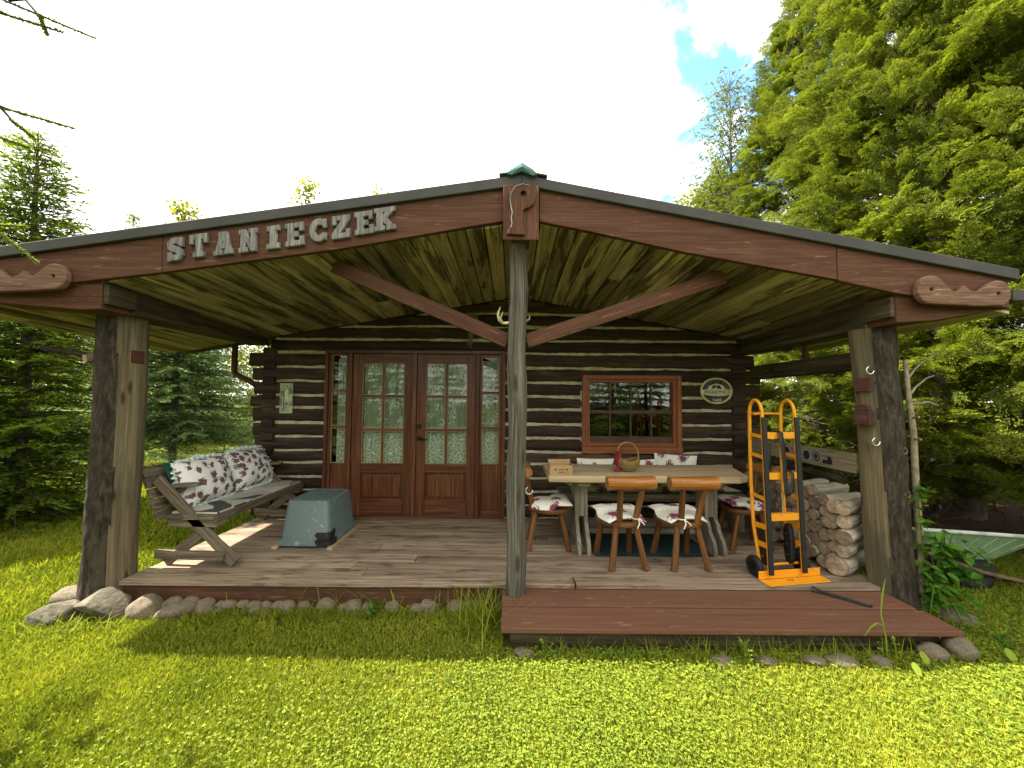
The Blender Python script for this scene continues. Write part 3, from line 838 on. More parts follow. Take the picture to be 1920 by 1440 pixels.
# carved eave brackets (fish-tail shape with round eyes)
def fish(pts, eyes, name):
    hs = [[(ex + 0.022 * math.cos(a), ez + 0.022 * math.sin(a)) for a in np.linspace(0, 2 * math.pi, 14, endpoint=False)] for ex, ez in eyes]
    m_ = MB(); add_solid(m_, poly_solid([pts] + hs, 0.045, 0.009, Matrix.Translation((0, YF - 0.047, 0))))
    o = m_.build(name, M['fish'], cabin)
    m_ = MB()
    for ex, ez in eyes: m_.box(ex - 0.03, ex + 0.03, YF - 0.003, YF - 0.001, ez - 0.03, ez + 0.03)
    m_.build('hole_shade_plate', M['black'], o)  # black plates behind the eyes stand for the shade inside them
M['fish'] = wood('worn_brown_carving', [(0.2, (0.085, 0.042, 0.026)), (0.5, (0.15, 0.078, 0.048)), (0.8, (0.26, 0.165, 0.11))], 3.0, 40, 0.7, 0.3, blot=((0.36, 0.27, 0.19), 5, 60, 0.58, 0.68), rndamt=0.1)
def circ(cx, cz, r, a0, a1, n): return [(cx + r * math.cos(R(a)), cz + r * math.sin(R(a))) for a in np.linspace(a0, a1, n)]
fr = circ(3.073, 2.501, 0.097, 250, 30, 12) + [(3.215, 2.490), (3.26, 2.478), (3.295, 2.497), (3.312, 2.525), (3.345, 2.495), (3.40, 2.478), (3.45, 2.50)] + circ(3.560, 2.478, 0.088, 140, -70, 10) + [(3.45, 2.392), (3.25, 2.398)]
fish(fr, [(3.073, 2.501), (3.563, 2.475)], 'carved_bracket')
fl = circ(-3.374, 2.549, 0.088, -75, 130, 12) + [(-3.47, 2.58), (-3.52, 2.548), (-3.56, 2.545), (-3.595, 2.578), (-3.63, 2.548), (-3.69, 2.53), (-3.74, 2.55)] + circ(-3.83, 2.52, 0.09, 60, 250, 8) + [(-3.60, 2.445)]
fish(fl, [(-3.374, 2.549), (-3.83, 2.52)], 'carved_bracket')

# carved letters
LET = {
 'T': [[(0, 1), (1, 1), (1, .62), (.84, .62), (.84, .8), (.63, .8), (.63, .16), (.78, .16), (.78, 0), (.22, 0), (.22, .16), (.37, .16), (.37, .8), (.16, .8), (.16, .62), (0, .62)]],
 'I': [[(.1, 1), (.9, 1), (.9, .82), (.68, .82), (.68, .18), (.9, .18), (.9, 0), (.1, 0), (.1, .18), (.32, .18), (.32, .82), (.1, .82)]],
 'E': [[(0, 1), (.95, 1), (.95, .66), (.8, .66), (.8, .82), (.42, .82), (.42, .6), (.68, .6), (.68, .41), (.42, .41), (.42, .18), (.82, .18), (.82, .36), (1, .36), (1, 0), (0, 0), (0, .18), (.13, .18), (.13, .82), (0, .82)]],
 'N': [[(0, 1), (.34, 1), (.7, .42), (.7, .84), (.58, .84), (.58, 1), (1, 1), (1, .84), (.92, .84), (.92, 0), (.68, 0), (.34, .58), (.34, .16), (.46, .16), (.46, 0), (0, 0), (0, .16), (.1, .16), (.1, .84), (0, .84)]],
 'A': [[(.26, 1), (.68, 1), (.91, .16), (1, .16), (1, 0), (.58, 0), (.58, .15), (.66, .15), (.63, .27), (.37, .27), (.34, .15), (.42, .15), (.42, 0), (0, 0), (0, .16), (.09, .16), (.33, .85), (.26, .85)], [(.42, .43), (.58, .43), (.5, .74)]],
 'Z': [[(.03, 1), (.96, 1), (.96, .82), (.38, .18), (.8, .18), (.8, .36), (.98, .36), (.98, 0), (0, 0), (0, .18), (.57, .82), (.2, .82), (.2, .64), (.03, .64)]],
 'K': [[(0, 1), (.46, 1), (.46, .84), (.37, .84), (.37, .6), (.60, .84), (.54, .84), (.54, 1), (.98, 1), (.98, .84), (.86, .84), (.58, .55), (.88, .16), (1, .16), (1, 0), (.58, 0), (.58, .14), (.63, .16), (.40, .43), (.37, .40), (.37, .16), (.47, .16), (.47, 0), (0, 0), (0, .16), (.11, .16), (.11, .84), (0, .84)]],
}
arcC = [(0.54 + 0.38 * math.cos(R(a)), 0.5 + 0.39 * math.sin(R(a))) for a in np.linspace(42, 318, 18)]
LET['C'] = [stroke(arcC, [0.15] + [0.24] * 16 + [0.13])]
sp_ = [(.80, .70), (.74, .83), (.55, .89), (.33, .87), (.19, .76), (.20, .63), (.35, .54), (.58, .47), (.78, .38), (.82, .25), (.70, .13), (.48, .10), (.28, .14), (.19, .30)]
LET['S'] = [stroke(sp_, [.15, .2, .22, .24, .25, .25, .25, .25, .25, .25, .24, .22, .2, .15])]
XTRA = {'C': [[(.74, .96), (.94, .96), (.94, .60), (.82, .60), (.74, .74)], [(.76, .36), (.94, .30), (.90, .08), (.78, .2)]], 'S': [[(.72, .98), (.93, .98), (.93, .62), (.80, .62), (.72, .74)], [(.06, .36), (.20, .36), (.28, .22), (.26, .0), (.06, .0)]]}
word = 'STANIECZEK'
x0s = [-2.568, -2.395, -2.215, -2.03, -1.835, -1.688, -1.515, -1.345, -1.175, -1.030]
y0s = [2.675, 2.703, 2.722, 2.745, 2.772, 2.793, 2.826, 2.852, 2.884, 2.914]
ws = [0.122, 0.122, 0.130, 0.125, 0.105, 0.130, 0.130, 0.130, 0.132, 0.150]
for ch, x0, z0, wd in zip(word, x0s, y0s, ws):
    h = 0.163
    sh = -0.10 if ch not in 'S' else -0.05
    mb = MB()
    for k, polys in enumerate([LET[ch]] + [[p] for p in XTRA.get(ch, [])]):
        outs = [[(x0 + px * wd - (pz - 0.5) * 0.006 , z0 + pz * h + px * wd * 0.155) for px, pz in pg] for pg in polys]
        add_solid(mb, poly_solid(outs, 0.030 - 0.002 * k, 0.006, Matrix.Translation((0, YF - 0.031 + 0.002 * k, 0))), uswap=True)
    mb.build('carved_letter', M['letter'], fas)

# posts
def half_log(cx, cy, z0, z1, r, lean, a_s, name, seed):
    """log with one flat sawn face (facing angle a_s) and bark on the rest"""
    m_ = MB(); n = 72; nz = 120
    rows = []; bark = []
    for i in range(nz + 1):
        k = i / nz; z = z0 + (z1 - z0) * k
        ox = lean * (k - 0.5) + 0.008 * math.sin(z * 3 + seed)
        row = []; bk_ = []
        for j in range(n):
            a = 2 * math.pi * j / n
            wig = 0.16 * mnoise.noise(Vector((seed, 1, z * 1.6))) + 0.05 * mnoise.noise(Vector((seed, 5, z * 6)))
            c = math.cos(a - a_s)
            rr = r * (1 + 0.05 * mnoise.noise(Vector((math.cos(a) + seed, math.sin(a), z * 1.5))) + (0.13 if cx < 0 else 0.05) * math.exp(-k * 10))
            isb = c < 0.02 + wig
            if isb:
                rr *= 1.03 + 0.05 * mnoise.noise(Vector((a * 4 + seed, z * 3, 1))) + 0.045 * mnoise.noise(Vector((a * 11, z * 14, seed)))
            else:
                rr *= 0.97
                if c * rr > 0.90 * r: rr = 0.90 * r / c
                rr += 0.003 * mnoise.noise(Vector((a * 14 + seed, z * 1.2, 2)))
            # knots stand proud
            for (kz, ka) in ((z0 + 1.98, a_s - 2.0), (z0 + 0.9, a_s - 1.75), (z0 + 1.35, a_s + 1.2)):
                da = (a - ka + math.pi) % (2 * math.pi) - math.pi
                rr += 0.022 * math.exp(-((z - kz) / 0.06) ** 2 - (da / 0.35) ** 2)
            row.append(Vector((cx + ox + math.cos(a) * rr, cy + math.sin(a) * rr, z))); bk_.append(isb)
        rows.append(row); bark.append(bk_)
    verts = [p for r_ in rows for p in r_]; F = []; U = []; MI = []
    for i in range(nz):
        for j in range(n):
            j2 = (j + 1) % n
            F.append((i * n + j, i * n + j2, (i + 1) * n + j2, (i + 1) * n + j))
            U.append([(verts[q].z, r * 2 * math.pi * jj / n) for q, jj in zip(F[-1], (j, j + 1, j + 1, j))])
            MI.append(1 if bark[i][j] and bark[i][j2] else 0)
    m_.add(verts, F, U, 0.5, True); m_.mi = MI
    m_.add(rows[0], [tuple(range(n))[::-1]], [[(0, 0)] * n], 0.5)
    m_.add(rows[-1], [tuple(range(n))], [[(0, 0)] * n], 0.5)
    return m_.build(name, [M['post_sawn'], M['bark']], cabin)
pL = half_log(-3.295, 3.25, 0.0, 2.334, 0.165, 0.0, R(38), 'porch_post', 3.1)
pR = half_log(3.05, 3.20, 0.0, 2.274, 0.150, -0.11, R(138), 'porch_post', 9.4)
mb = MB()
pts = [(0.040 + 0.008 * math.sin(i * 0.9), 3.06, 0.171 + (2.914 - 0.171) * i / 18) for i in range(19)]
mb.tube(pts, [0.075 + 0.004 * math.sin(i * 1.3) - 0.005 * (i > 15) for i in range(19)], 22, wob=0.06)
pC = mb.build('porch_post', M['post_grey'], cabin)
pC['label'] = 'grey round log post at the centre of the porch'
# knots and stubs on the posts
mb = MB()
mb.tube([(-3.43, 3.18, 1.99), (-3.46, 3.10, 1.975)], [0.05, 0.035], 12)
mb.build('branch_stub', M['end_grain'], pL)
mb = MB(); mb.tube([(-3.44, 3.24, 1.99), (-3.62, 3.2, 2.03), (-3.90, 3.17, 2.07)], [0.028, 0.023, 0.02], 10, wob=0.2); mb.build('branch_stub', M['bark'], pL)
for (zc_, n_, xx, w_) in ():
    rows = []
    for i in range(n_ + 1):
        z = zc_ - 0.15 + 0.30 * i / n_; o_ = 0.055 * math.sin(i / n_ * math.pi) * (0.6 + 0.5 * mnoise.noise(Vector((i * 1.7, zc_, 0))))
        rows.append([Vector((xx + 0.07 + 0.01 * mnoise.noise(Vector((i, 2, zc_))), 3.125, z)), Vector((xx - o_ * 0.3, 3.11, z)), Vector((xx - o_, 3.16, z + 0.015)), Vector((xx - o_ * 0.7 + 0.004, 3.20, z))])
    mb = MB(); mb.grid(rows, smooth=False)
    o = mb.build('peeling_bark', M['bark'], pL); sl = o.modifiers.new('solid', 'SOLIDIFY'); sl.thickness = 0.012
for zz, xx in ((1.29, 3.10),  (0.95, 3.11)):
    mb = MB()
    ring = [(xx + 0.020 * math.cos(a), 3.052, zz + 0.024 * math.sin(a)) for a in np.linspace(0, 2 * math.pi, 14)]
    mb.tube(ring, 0.006, 6, caps=False); mb.build('knot', M['post_sawn'], pR)
# red plates, bell box, hooks, each set on the post's surface
def on_post(c, r_, adeg, z, dr=0.0):
    return Vector((c[0] + (r_ + dr) * math.cos(R(adeg)), c[1] + (r_ + dr) * math.sin(R(adeg)), z)), Matrix.Rotation(R(adeg + 90), 3, 'Z')
c_, rot = on_post((-3.295, 3.25), 0.163, -14, 2.005); mb = MB(); mb.obox(c_, (0.085, 0.022, 0.10), rot); mb.build('red_plate', M['reflector'], pL, bevel=0.003)
CR = (3.02, 3.20)
c_, rot = on_post(CR, 0.158, -158, 1.815); mb = MB(); mb.obox(c_, (0.10, 0.022, 0.11), rot); mb.build('red_plate', M['reflector'], pR, bevel=0.003)
c_, rot = on_post(CR, 0.172, -158, 1.555); mb = MB(); mb.obox(c_, (0.105, 0.06, 0.10), rot); mb.obox(c_ + Vector((0, 0, -0.058)), (0.12, 0.075, 0.014), rot)
mb.ngon_prism([c_ + rot @ Vector((0.05 * math.cos(a), -0.02, 0.051 + 0.05 * math.sin(a))) for a in np.linspace(0, math.pi, 12)][::-1], (0, 0, 0), rot @ Vector((0, 0.04, 0)))
bb_ = mb.build('bell_box', M['reflector'], pR, bevel=0.003)
mb = MB(); mb.obox(c_ + rot @ Vector((0, -0.0312, 0.005)), (0.07, 0.002, 0.045), rot); mb.build('bell_plate', M['beam'], bb_)
def hook(x, y, z, par, s=1.0, mat='steel'):
    m_ = MB()
    p = [(x, y, z)] + [(x, y - 0.012 - 0.028 * s * (1 - math.cos(a)), z - 0.028 * s * math.sin(a)) for a in np.linspace(0, R(270), 12)]
    p = [(x, y, z)] + [(x - 0.03 * s + 0.03 * s * math.cos(a), y - 0.02, z - 0.03 * s * math.sin(a)) for a in np.linspace(0, R(250), 12)]
    m_.tube(p, 0.0055 * s, 8); return m_.build('hook', M[mat], par)
hook(2.905, 3.10, 1.93, pR); hook(2.925, 3.09, 1.36, pR); hook(0.165, 3.04, 0.965, pC, 0.9)
# antler hook on the middle post
mb = MB()
mb.tube([(-0.035, 3.03, 2.28), (-0.075, 3.0, 2.27), (-0.105, 2.98, 2.29), (-0.115, 2.97, 2.34), (-0.095, 2.96, 2.39)], [0.012, 0.012, 0.011, 0.009, 0.003], 8)
mb.tube([(-0.075, 3.0, 2.27), (-0.095, 2.97, 2.30), (-0.075, 2.95, 2.35)], [0.01, 0.008, 0.002], 8)
mb.tube([(0.11, 3.05, 2.30), (0.135, 3.02, 2.31), (0.135, 3.0, 2.34)], [0.009, 0.007, 0.002], 8)
mb.build('antler', M['antler'], pC)
# braces
mb = MB(); mb.beam((-0.035, 3.10, 2.145), (-1.46, 3.10, 2.752), 0.045, 0.115); mb.build('brace', M['fascia'], cabin, bevel=0.004)
mb = MB(); mb.beam((0.115, 3.10, 2.145), (1.72, 3.10, 2.685), 0.045, 0.115); mb.build('brace', M['fascia'], cabin, bevel=0.004)
# right-side rails
mb = MB(); mb.box(3.00, 3.13, 3.37, YW - 0.004, 1.955, 2.115, grain=1, jit=0.006); rl = mb.build('upper_rail', M['beam'], cabin, bevel=0.012)
mb = MB(); mb.box(3.06, 3.10, 4.0, 4.05, 2.116, 2.274); mb.build('rail_block', M['beam'], rl)
mb = MB(); mb.box(2.995, 3.035, 3.37, YW - 0.004, 1.055, 1.225, grain=1, jit=0.004); rl2 = mb.build('lower_rail', M['rail'], cabin, bevel=0.005)
def disc_x(mb, x, y, z, ry, rz, n=20, th=0.002, mi=0, rn=None):
    mb.ngon_prism([(x, y + ry * math.cos(a), z + rz * math.sin(a)) for a in np.linspace(0, 2 * math.pi, n, endpoint=False)], (x, 0, 0), (x - th, 0, 0), rn, mi)
M['st_white'] = plain('pale_sticker', (0.34, 0.36, 0.33), 0.5); M['st_black'] = plain('dark_sticker', (0.02, 0.02, 0.025), 0.5)
M['st_blue'] = plain('dark_blue_sticker', (0.02, 0.04, 0.06), 0.5)
for y_ in (3.92, 4.05, 4.20):
    mb = MB(); disc_x(mb, 2.989, y_, 1.14, 0.055, 0.06, mi=0); disc_x(mb, 2.9865, y_, 1.14, 0.042, 0.047, mi=1); mb.build('sticker', [M['st_white'], M['st_black']], rl2)
mb = MB()
disc_x(mb, 2.989, 3.79, 1.145, 0.05, 0.058, mi=0); disc_x(mb, 2.9865, 3.79, 1.145, 0.042, 0.049, mi=1); disc_x(mb, 2.984, 3.79, 1.145, 0.030, 0.034, mi=0); disc_x(mb, 2.9815, 3.79, 1.145, 0.022, 0.026, mi=1)
mb.build('sticker', [M['st_white'], M['st_black']], rl2)
mb = MB()
mb.ngon_prism([(2.989, 3.72, 1.09), (2.989, 3.62, 1.09), (2.989, 3.61, 1.115), (2.989, 3.63, 1.16), (2.989, 3.66, 1.16), (2.989, 3.66, 1.125), (2.989, 3.72, 1.125)][::-1], (2.989, 0, 0), (2.987, 0, 0), mi=1)
mb.build('sticker', [M['st_white'], M['st_black']], rl2)
mb = MB()
disc_x(mb, 2.994, 4.42, 2.035, 0.05, 0.05, mi=1); disc_x(mb, 2.992, 4.42, 2.035, 0.036, 0.036, mi=0)
mb.build('sticker', [M['st_black'], M['beam']], rl)
# mossy pole on top of the firewood
mb = MB(); mb.tube([(2.93, 3.42, 0.985), (2.95, 3.9, 0.995), (2.95, 4.6, 1.0)], [0.035, 0.03, 0.03], 10, wob=0.2)
mb.build('lower_pole', M['bark'], cabin)

# porch deck
mb = MB()
nb = 12; y0d, y1d = 3.135, YW - 0.01
bw = (y1d - y0d) / nb
for k in range(nb):
    a = y0d + k * bw + 0.003; b_ = y0d + (k + 1) * bw - 0.003
    if k == 0: cuts = [-3.13, 0.515, 3.02]
    else:
        cuts = [-3.13 + random.uniform(-0.01, 0.01), 3.02]
        if k < 9: cuts.insert(1, random.uniform(-1.8, 1.8))
    for c0, c1 in zip(cuts[:-1], cuts[1:]):
        g_ = 0.012 if k == 0 else 0.002
        mb.box(c0 + g_ * (c0 > -3), c1 - 0.002, a, b_, DZ - 0.035, DZ - random.uniform(0, 0.003), grain=0)
deck = mb.build('porch_deck', M['deck'], cabin, bevel=0.004)
mb = MB(); mb.box(-3.10, 2.98, 3.165, 3.205, 0.0, DZ - 0.036, grain=0); mb.box(-3.10, -3.06, 3.206, YW, 0, DZ - 0.036); mb.box(2.94, 2.98, 3.206, YW, 0, DZ - 0.036)
mb.build('deck_skirt', M['fascia'], deck)

# ---- entrance: french doors with sidelights
def zpx(y): return y
YD = YW - 0.045      # face of the frame
def frame_rect(mb, x0, x1, z0, z1, wl, wr, wb, wt, y0, y1):
    mb.box(x0, x0 + wl, y0, y1, z0, z1, grain=2); mb.box(x1 - wr, x1, y0, y1, z0, z1, grain=2)
    mb.box(x0 + wl, x1 - wr, y0 + 0.001, y1, z1 - wt, z1, grain=0)
    if wb > 0: mb.box(x0 + wl, x1 - wr, y0 + 0.001, y1, z0, z0 + wb, grain=0)
mb = MB()
frame_rect(mb, DOOR[0], DOOR[1], DZ, DOOR[3], 0.04, 0.04, 0.0, 0.045, YD, YW + 0.12)
for (a, b_) in ((-2.055, -2.005), (-0.452, -0.405)): mb.box(a, b_, YD + 0.004, YW + 0.12, DZ, DOOR[3] - 0.046, grain=2)
mb.box(-1.255, -1.195, YD + 0.006, YW + 0.1, DZ + 0.03, DOOR[3] - 0.046, grain=2)
mb.box(DOOR[0] + 0.04, DOOR[1] - 0.04, YD + 0.02, YW + 0.1, DZ, DZ + 0.03, grain=0)
ent = mb.build('door_frame', M['cedar_door'], cabin, bevel=0.004)
mb = MB(); mb.box(-1.99, -0.46, YD + 0.022, YD + 0.03, DZ + 0.004, DZ + 0.012) ; mb.build('threshold', M['black'], ent)
def curtain(x0, x1, z0, z1, y, parent, gather=0.012):
    m_ = MB(); nx = int((x1 - x0) / 0.012); nzr = 12
    rows = []
    for i in range(nzr + 1):
        z = z0 + (z1 - z0) * i / nzr
        rows.append([Vector((x0 + (x1 - x0) * j / nx, y + gather * math.sin(j * 0.9 + 1.5 * math.sin(j * 0.21)) * (1.1 - 0.3 * i / nzr), z)) for j in range(nx + 1)])
    verts = [p for r_ in rows for p in r_]; F = []; U = []
    for i in range(nzr):
        for j in range(nx):
            f = (i * (nx + 1) + j, i * (nx + 1) + j + 1, (i + 1) * (nx + 1) + j + 1, (i + 1) * (nx + 1) + j)
            F.append(f); U.append([(verts[q].x, verts[q].z) for q in f])
    m_.add(verts, F, U, 0.5, True)
    return m_.build('lace_curtain', M['lace'], parent)
def leaf_door(x0, x1, gx0, gx1, gz0, gz1, pz0, pz1, rows, cols, name, top):
    yf = YD + 0.022
    m_ = MB()
    m_.box(x0, gx0, yf, yf + 0.045, DZ + 0.032, top, grain=2); m_.box(gx1, x1, yf, yf + 0.045, DZ + 0.032, top, grain=2)
    m_.box(gx0, gx1, yf + 0.001, yf + 0.045, gz1, top, grain=0)
    m_.box(gx0, gx1, yf + 0.001, yf + 0.045, pz1, gz0, grain=0); m_.box(gx0, gx1, yf + 0.001, yf + 0.045, DZ + 0.032, pz0, grain=0)
    m_.box(gx0, gx1, yf + 0.022, yf + 0.040, pz0, pz1, grain=2)
    if cols > 1: m_.box(gx0 + 0.03, gx1 - 0.03, yf + 0.010, yf + 0.0218, pz0 + 0.03, pz1 - 0.03, grain=2)
    d = m_.build(name, M['cedar_door'], cabin, bevel=0.005)
    for c in range(1, cols):
        m_ = MB(); xm = gx0 + (gx1 - gx0) * c / cols; m_.box(xm - 0.014, xm + 0.014, yf + 0.003, yf + 0.03, gz0, gz1, grain=2); m_.build('muntin', M['cedar_door'], d)
    for r_ in range(1, rows):
        m_ = MB(); zm = gz0 + (gz1 - gz0) * r_ / rows; m_.box(gx0, gx1, yf + 0.004, yf + 0.029, zm - 0.014, zm + 0.014, grain=0); m_.build('muntin', M['cedar_door'], d)
    m_ = MB(); bt = 0.006
    for c in range(cols):
        for r_ in range(rows):
            a = gx0 + (gx1 - gx0) * c / cols + (0.014 if c else 0.0); b_ = gx0 + (gx1 - gx0) * (c + 1) / cols - (0.014 if c < cols - 1 else 0)
            p = gz0 + (gz1 - gz0) * r_ / rows + (0.014 if r_ else 0); q = gz0 + (gz1 - gz0) * (r_ + 1) / rows - (0.014 if r_ < rows - 1 else 0)
            m_.box(a, a + bt, yf + 0.006, yf + 0.026, p, q); m_.box(b_ - bt, b_, yf + 0.006, yf + 0.026, p, q)
            m_.box(a + bt, b_ - bt, yf + 0.007, yf + 0.026, p, p + bt); m_.box(a + bt, b_ - bt, yf + 0.007, yf + 0.026, q - bt, q)
    m_.build('glazing_bead', M['bead'], d)
    m_ = MB(); m_.box(gx0, gx1, yf + 0.027, yf + 0.0285, gz0, gz1)
    m_.build('pane', M['glass_door'], d)
    curtain(gx0 + (0.05 if cols == 1 and x0 < -2 else 0.0), gx1, gz0 - 0.03, gz1 - (0.04 if cols == 1 else -0.02), yf + 0.065, d)
    return d
top = DOOR[3] - 0.049
dL = leaf_door(-2.001, -1.258, -1.875, -1.355, 0.872, 2.125, 0.43, 0.755, 3, 2, 'door', top)
dR = leaf_door(-1.192, -0.456, -1.075, -0.565, 0.872, 2.125, 0.43, 0.755, 3, 2, 'door', top)
sL = leaf_door(-2.302, -2.058, -2.262, -2.085, 0.872, 2.225, 0.30, 0.865, 3, 1, 'sidelight', top)
sR = leaf_door(-0.402, -0.128, -0.375, -0.165, 0.872, 2.205, 0.30, 0.865, 3, 1, 'sidelight', top)
mb = MB()
yh = YD + 0.021
mb.tube([(-1.155, yh, 1.335), (-1.155, yh - 0.03, 1.335)], [0.028, 0.022], 14)
mb.build('lock', M['iron'], dR)
mb = MB()
mb.tube([(-1.155, yh, 1.185), (-1.155, yh - 0.022, 1.185)], [0.03, 0.026], 14)
mb.tube([(-1.155, yh - 0.022, 1.185), (-1.12, yh - 0.03, 1.18), (-1.04, yh - 0.03, 1.172)], [0.011, 0.010, 0.008], 8)
mb.build('handle', M['iron'], dR)

# ---- the window
mb = MB()
x0, x1, z0, z1 = WIN
frame_rect(mb, x0, x1, z0 + 0.08, z1, 0.05, 0.055, 0.0, 0.05, YW - 0.04, YW + 0.1)
mb.box(x0 - 0.005, x1 + 0.005, YW - 0.046, YW + 0.1, z0, z0 + 0.079, grain=0)
frame_rect(mb, x0 + 0.052, x1 - 0.057, z0 + 0.081, z1 - 0.052, 0.042, 0.042, 0.05, 0.04, YW - 0.018, YW + 0.09)
win = mb.build('window', M['window_wood'], cabin, bevel=0.004)
gx0, gx1, gz0, gz1 = x0 + 0.096, x1 - 0.101, z0 + 0.133, z1 - 0.094
mb = MB()
zm = gz0 + 0.47 * (gz1 - gz0) + 0.03
mb.box(gx0, gx1, YW + 0.012, YW + 0.045, zm - 0.02, zm + 0.02, grain=0)
mb.box(gx0, gx1, YW + 0.014, YW + 0.05, gz0, gz0 + 0.07, grain=0)
for k in range(1, 4):
    xm = gx0 + (gx1 - gx0) * k / 4; mb.box(xm - 0.009, xm + 0.009, YW + 0.022, YW + 0.040, gz0 + 0.0705, gz1, grain=2)
mb.build('sash', M['sash'] if 'sash' in M else plain('dark_sash', (0.085, 0.045, 0.028), 0.6), win)
mb = MB(); mb.box(gx0, gx1, YW + 0.042, YW + 0.044, gz0, gz1); mb.build('pane', M['glass'], win)
mb = MB(); mb.ngon_prism([(1.945 + 0.024 * math.cos(a), YW - 0.058, 1.062 + 0.024 * math.sin(a)) for a in np.linspace(0, 2 * math.pi, 16, endpoint=False)][::-1], (0, 0, 0), (0, 0.011, 0)); mb.build('wooden_button', M['rail'], win)
mb = MB(); mb.ngon_prism([(1.945 + 0.008 * math.cos(a), YW - 0.0595, 1.062 + 0.008 * math.sin(a)) for a in np.linspace(0, 2 * math.pi, 10, endpoint=False)][::-1], (0, 0, 0), (0, 0.0012, 0)); mb.build('screw', M['iron'], win)
# little red blocks fixed to the wall right of the sidelight
for q_ in ((-0.055, 0.00, 2.10, 2.24), (0.15, 0.19, 1.86, 1.99)):
    mb = MB(); mb.box(q_[0], q_[1], YW - 0.03, YW - 0.008, q_[2], q_[3], grain=2); mb.build('wall_block', M['window_wood'], cabin, bevel=0.003)
# downspout behind the left corner
mb = MB()
mb.tube([(-3.62, 5.0, 2.40), (-3.62, 5.0, 2.02), (-3.60, 5.0, 1.98), (-3.36, 4.95, 1.88), (-3.30, 4.94, 1.84)], 0.035, 8, smooth=False)
mb.build('downspout', M['fascia'], cabin)
mb = MB()   # gutter stub at right eave
mb.box(3.75, 3.87, YF + 0.02, 8, 2.44, 2.53); mb.build('gutter', M['roof_metal'], cabin, bevel=0.01)

# ------------------------------------------------------------------ brown step
mb = MB()
mb.box(-0.06, 2.985, 2.595, 2.853, 0.135, 0.170, grain=0, rn=0.42); mb.box(-0.06, 2.965, 2.876, 3.128, 0.135, 0.169, grain=0, rn=0.58)
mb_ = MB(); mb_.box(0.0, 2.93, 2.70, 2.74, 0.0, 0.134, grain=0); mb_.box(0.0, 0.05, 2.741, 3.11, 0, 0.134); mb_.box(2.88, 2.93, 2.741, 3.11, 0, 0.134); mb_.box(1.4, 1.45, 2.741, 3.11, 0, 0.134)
st = thing('porch_step', 'long low brown painted plank step in front of the porch deck', 'step', (1.45, 2.86, 0))
mb.build('tread', M['step'], st, bevel=0.004); mb_.build('support', M['beam'], st, bevel=0.004)  # support in dark wood, painting in the darkness under the tread

# ================================================================== things on the porch
def pillow(mb, c, U, V, w, h, th, nu=18, nv=14, p=3.0, rn=None, sag=None, corner=0.0, uvs=1.0):
    c, U, V = Vector(c), Vector(U).normalized(), Vector(V).normalized()
    N = U.cross(V).normalized()
    seed = random.random() * 50
    if rn is None: rn = random.random()
    for sgn in (1, -1):
        rows = []; uvr = []
        for i in range(nv + 1):
            row = []; ur = []
            for j in range(nu + 1):
                u = -1 + 2 * j / nu; v = -1 + 2 * i / nv
                k = max(0.0, (1 - abs(u) ** p) * (1 - abs(v) ** p)) ** 0.5
                pu = u * (1 - 0.05 * (1 - abs(v) ** 2)); pv = v * (1 - 0.06 * (1 - abs(u) ** 2))
                wr = 0.10 * mnoise.noise(Vector((u * 2.3 + seed, v * 2.3, sgn))) + 0.05 * mnoise.noise(Vector((u * 6 + seed, v * 6, sgn * 2)))
                pt = c + U * (pu * w / 2) + V * (pv * h / 2) + N * (sgn * th / 2 * k * (1 + wr * 2))
                if sag: pt.z += sag(u, v)
                row.append(pt); ur.append((pu * w / 2 * uvs, pv * h / 2 * uvs))
            rows.append(row); uvr.append(ur)
        verts = [q for r_ in rows for q in r_]; uvf = [q for r_ in uvr for q in r_]
        F = []; UV = []
        for i in range(nv):
            for j in range(nu):
                f = (i * (nu + 1) + j, i * (nu + 1) + j + 1, (i + 1) * (nu + 1) + j + 1, (i + 1) * (nu + 1) + j)
                if sgn < 0: f = f[::-1]
                F.append(f); UV.append([uvf[q] for q in f])
        mb.add(verts, F, UV, rn, True)

def ruffle_strip(mb, c, U, V, w, h, wd=0.05, n=180):
    c, U, V = Vector(c), Vector(U).normalized(), Vector(V).normalized(); N = U.cross(V).normalized()
    inner = []; outer = []
    for k in range(n):
        a = 2 * math.pi * k / n
        ca, sa = math.cos(a), math.sin(a)
        e = 5.0
        rr = (abs(ca) ** e + abs(sa) ** e) ** (-1 / e)
        x, y = ca * rr * w / 2 * 0.96, sa * rr * h / 2 * 0.95
        d = Vector((ca * rr, sa * rr)).normalized()
        wv = 0.018 * math.sin(k * 1.15) + 0.008 * math.sin(k * 0.37 + 1)
        inner.append(c + U * x + V * y)
        ln = wd * (1 + 0.25 * math.sin(k * 0.31))
        outer.append(c + U * (x + d.x * ln) + V * (y + d.y * ln) + N * wv)
    mid = [(a + b) / 2 + N * 0.006 * math.sin(k * 1.15 + 0.6) for k, (a, b) in enumerate(zip(inner, outer))]
    mb.grid([inner, mid, outer], closed=True, smooth=True)

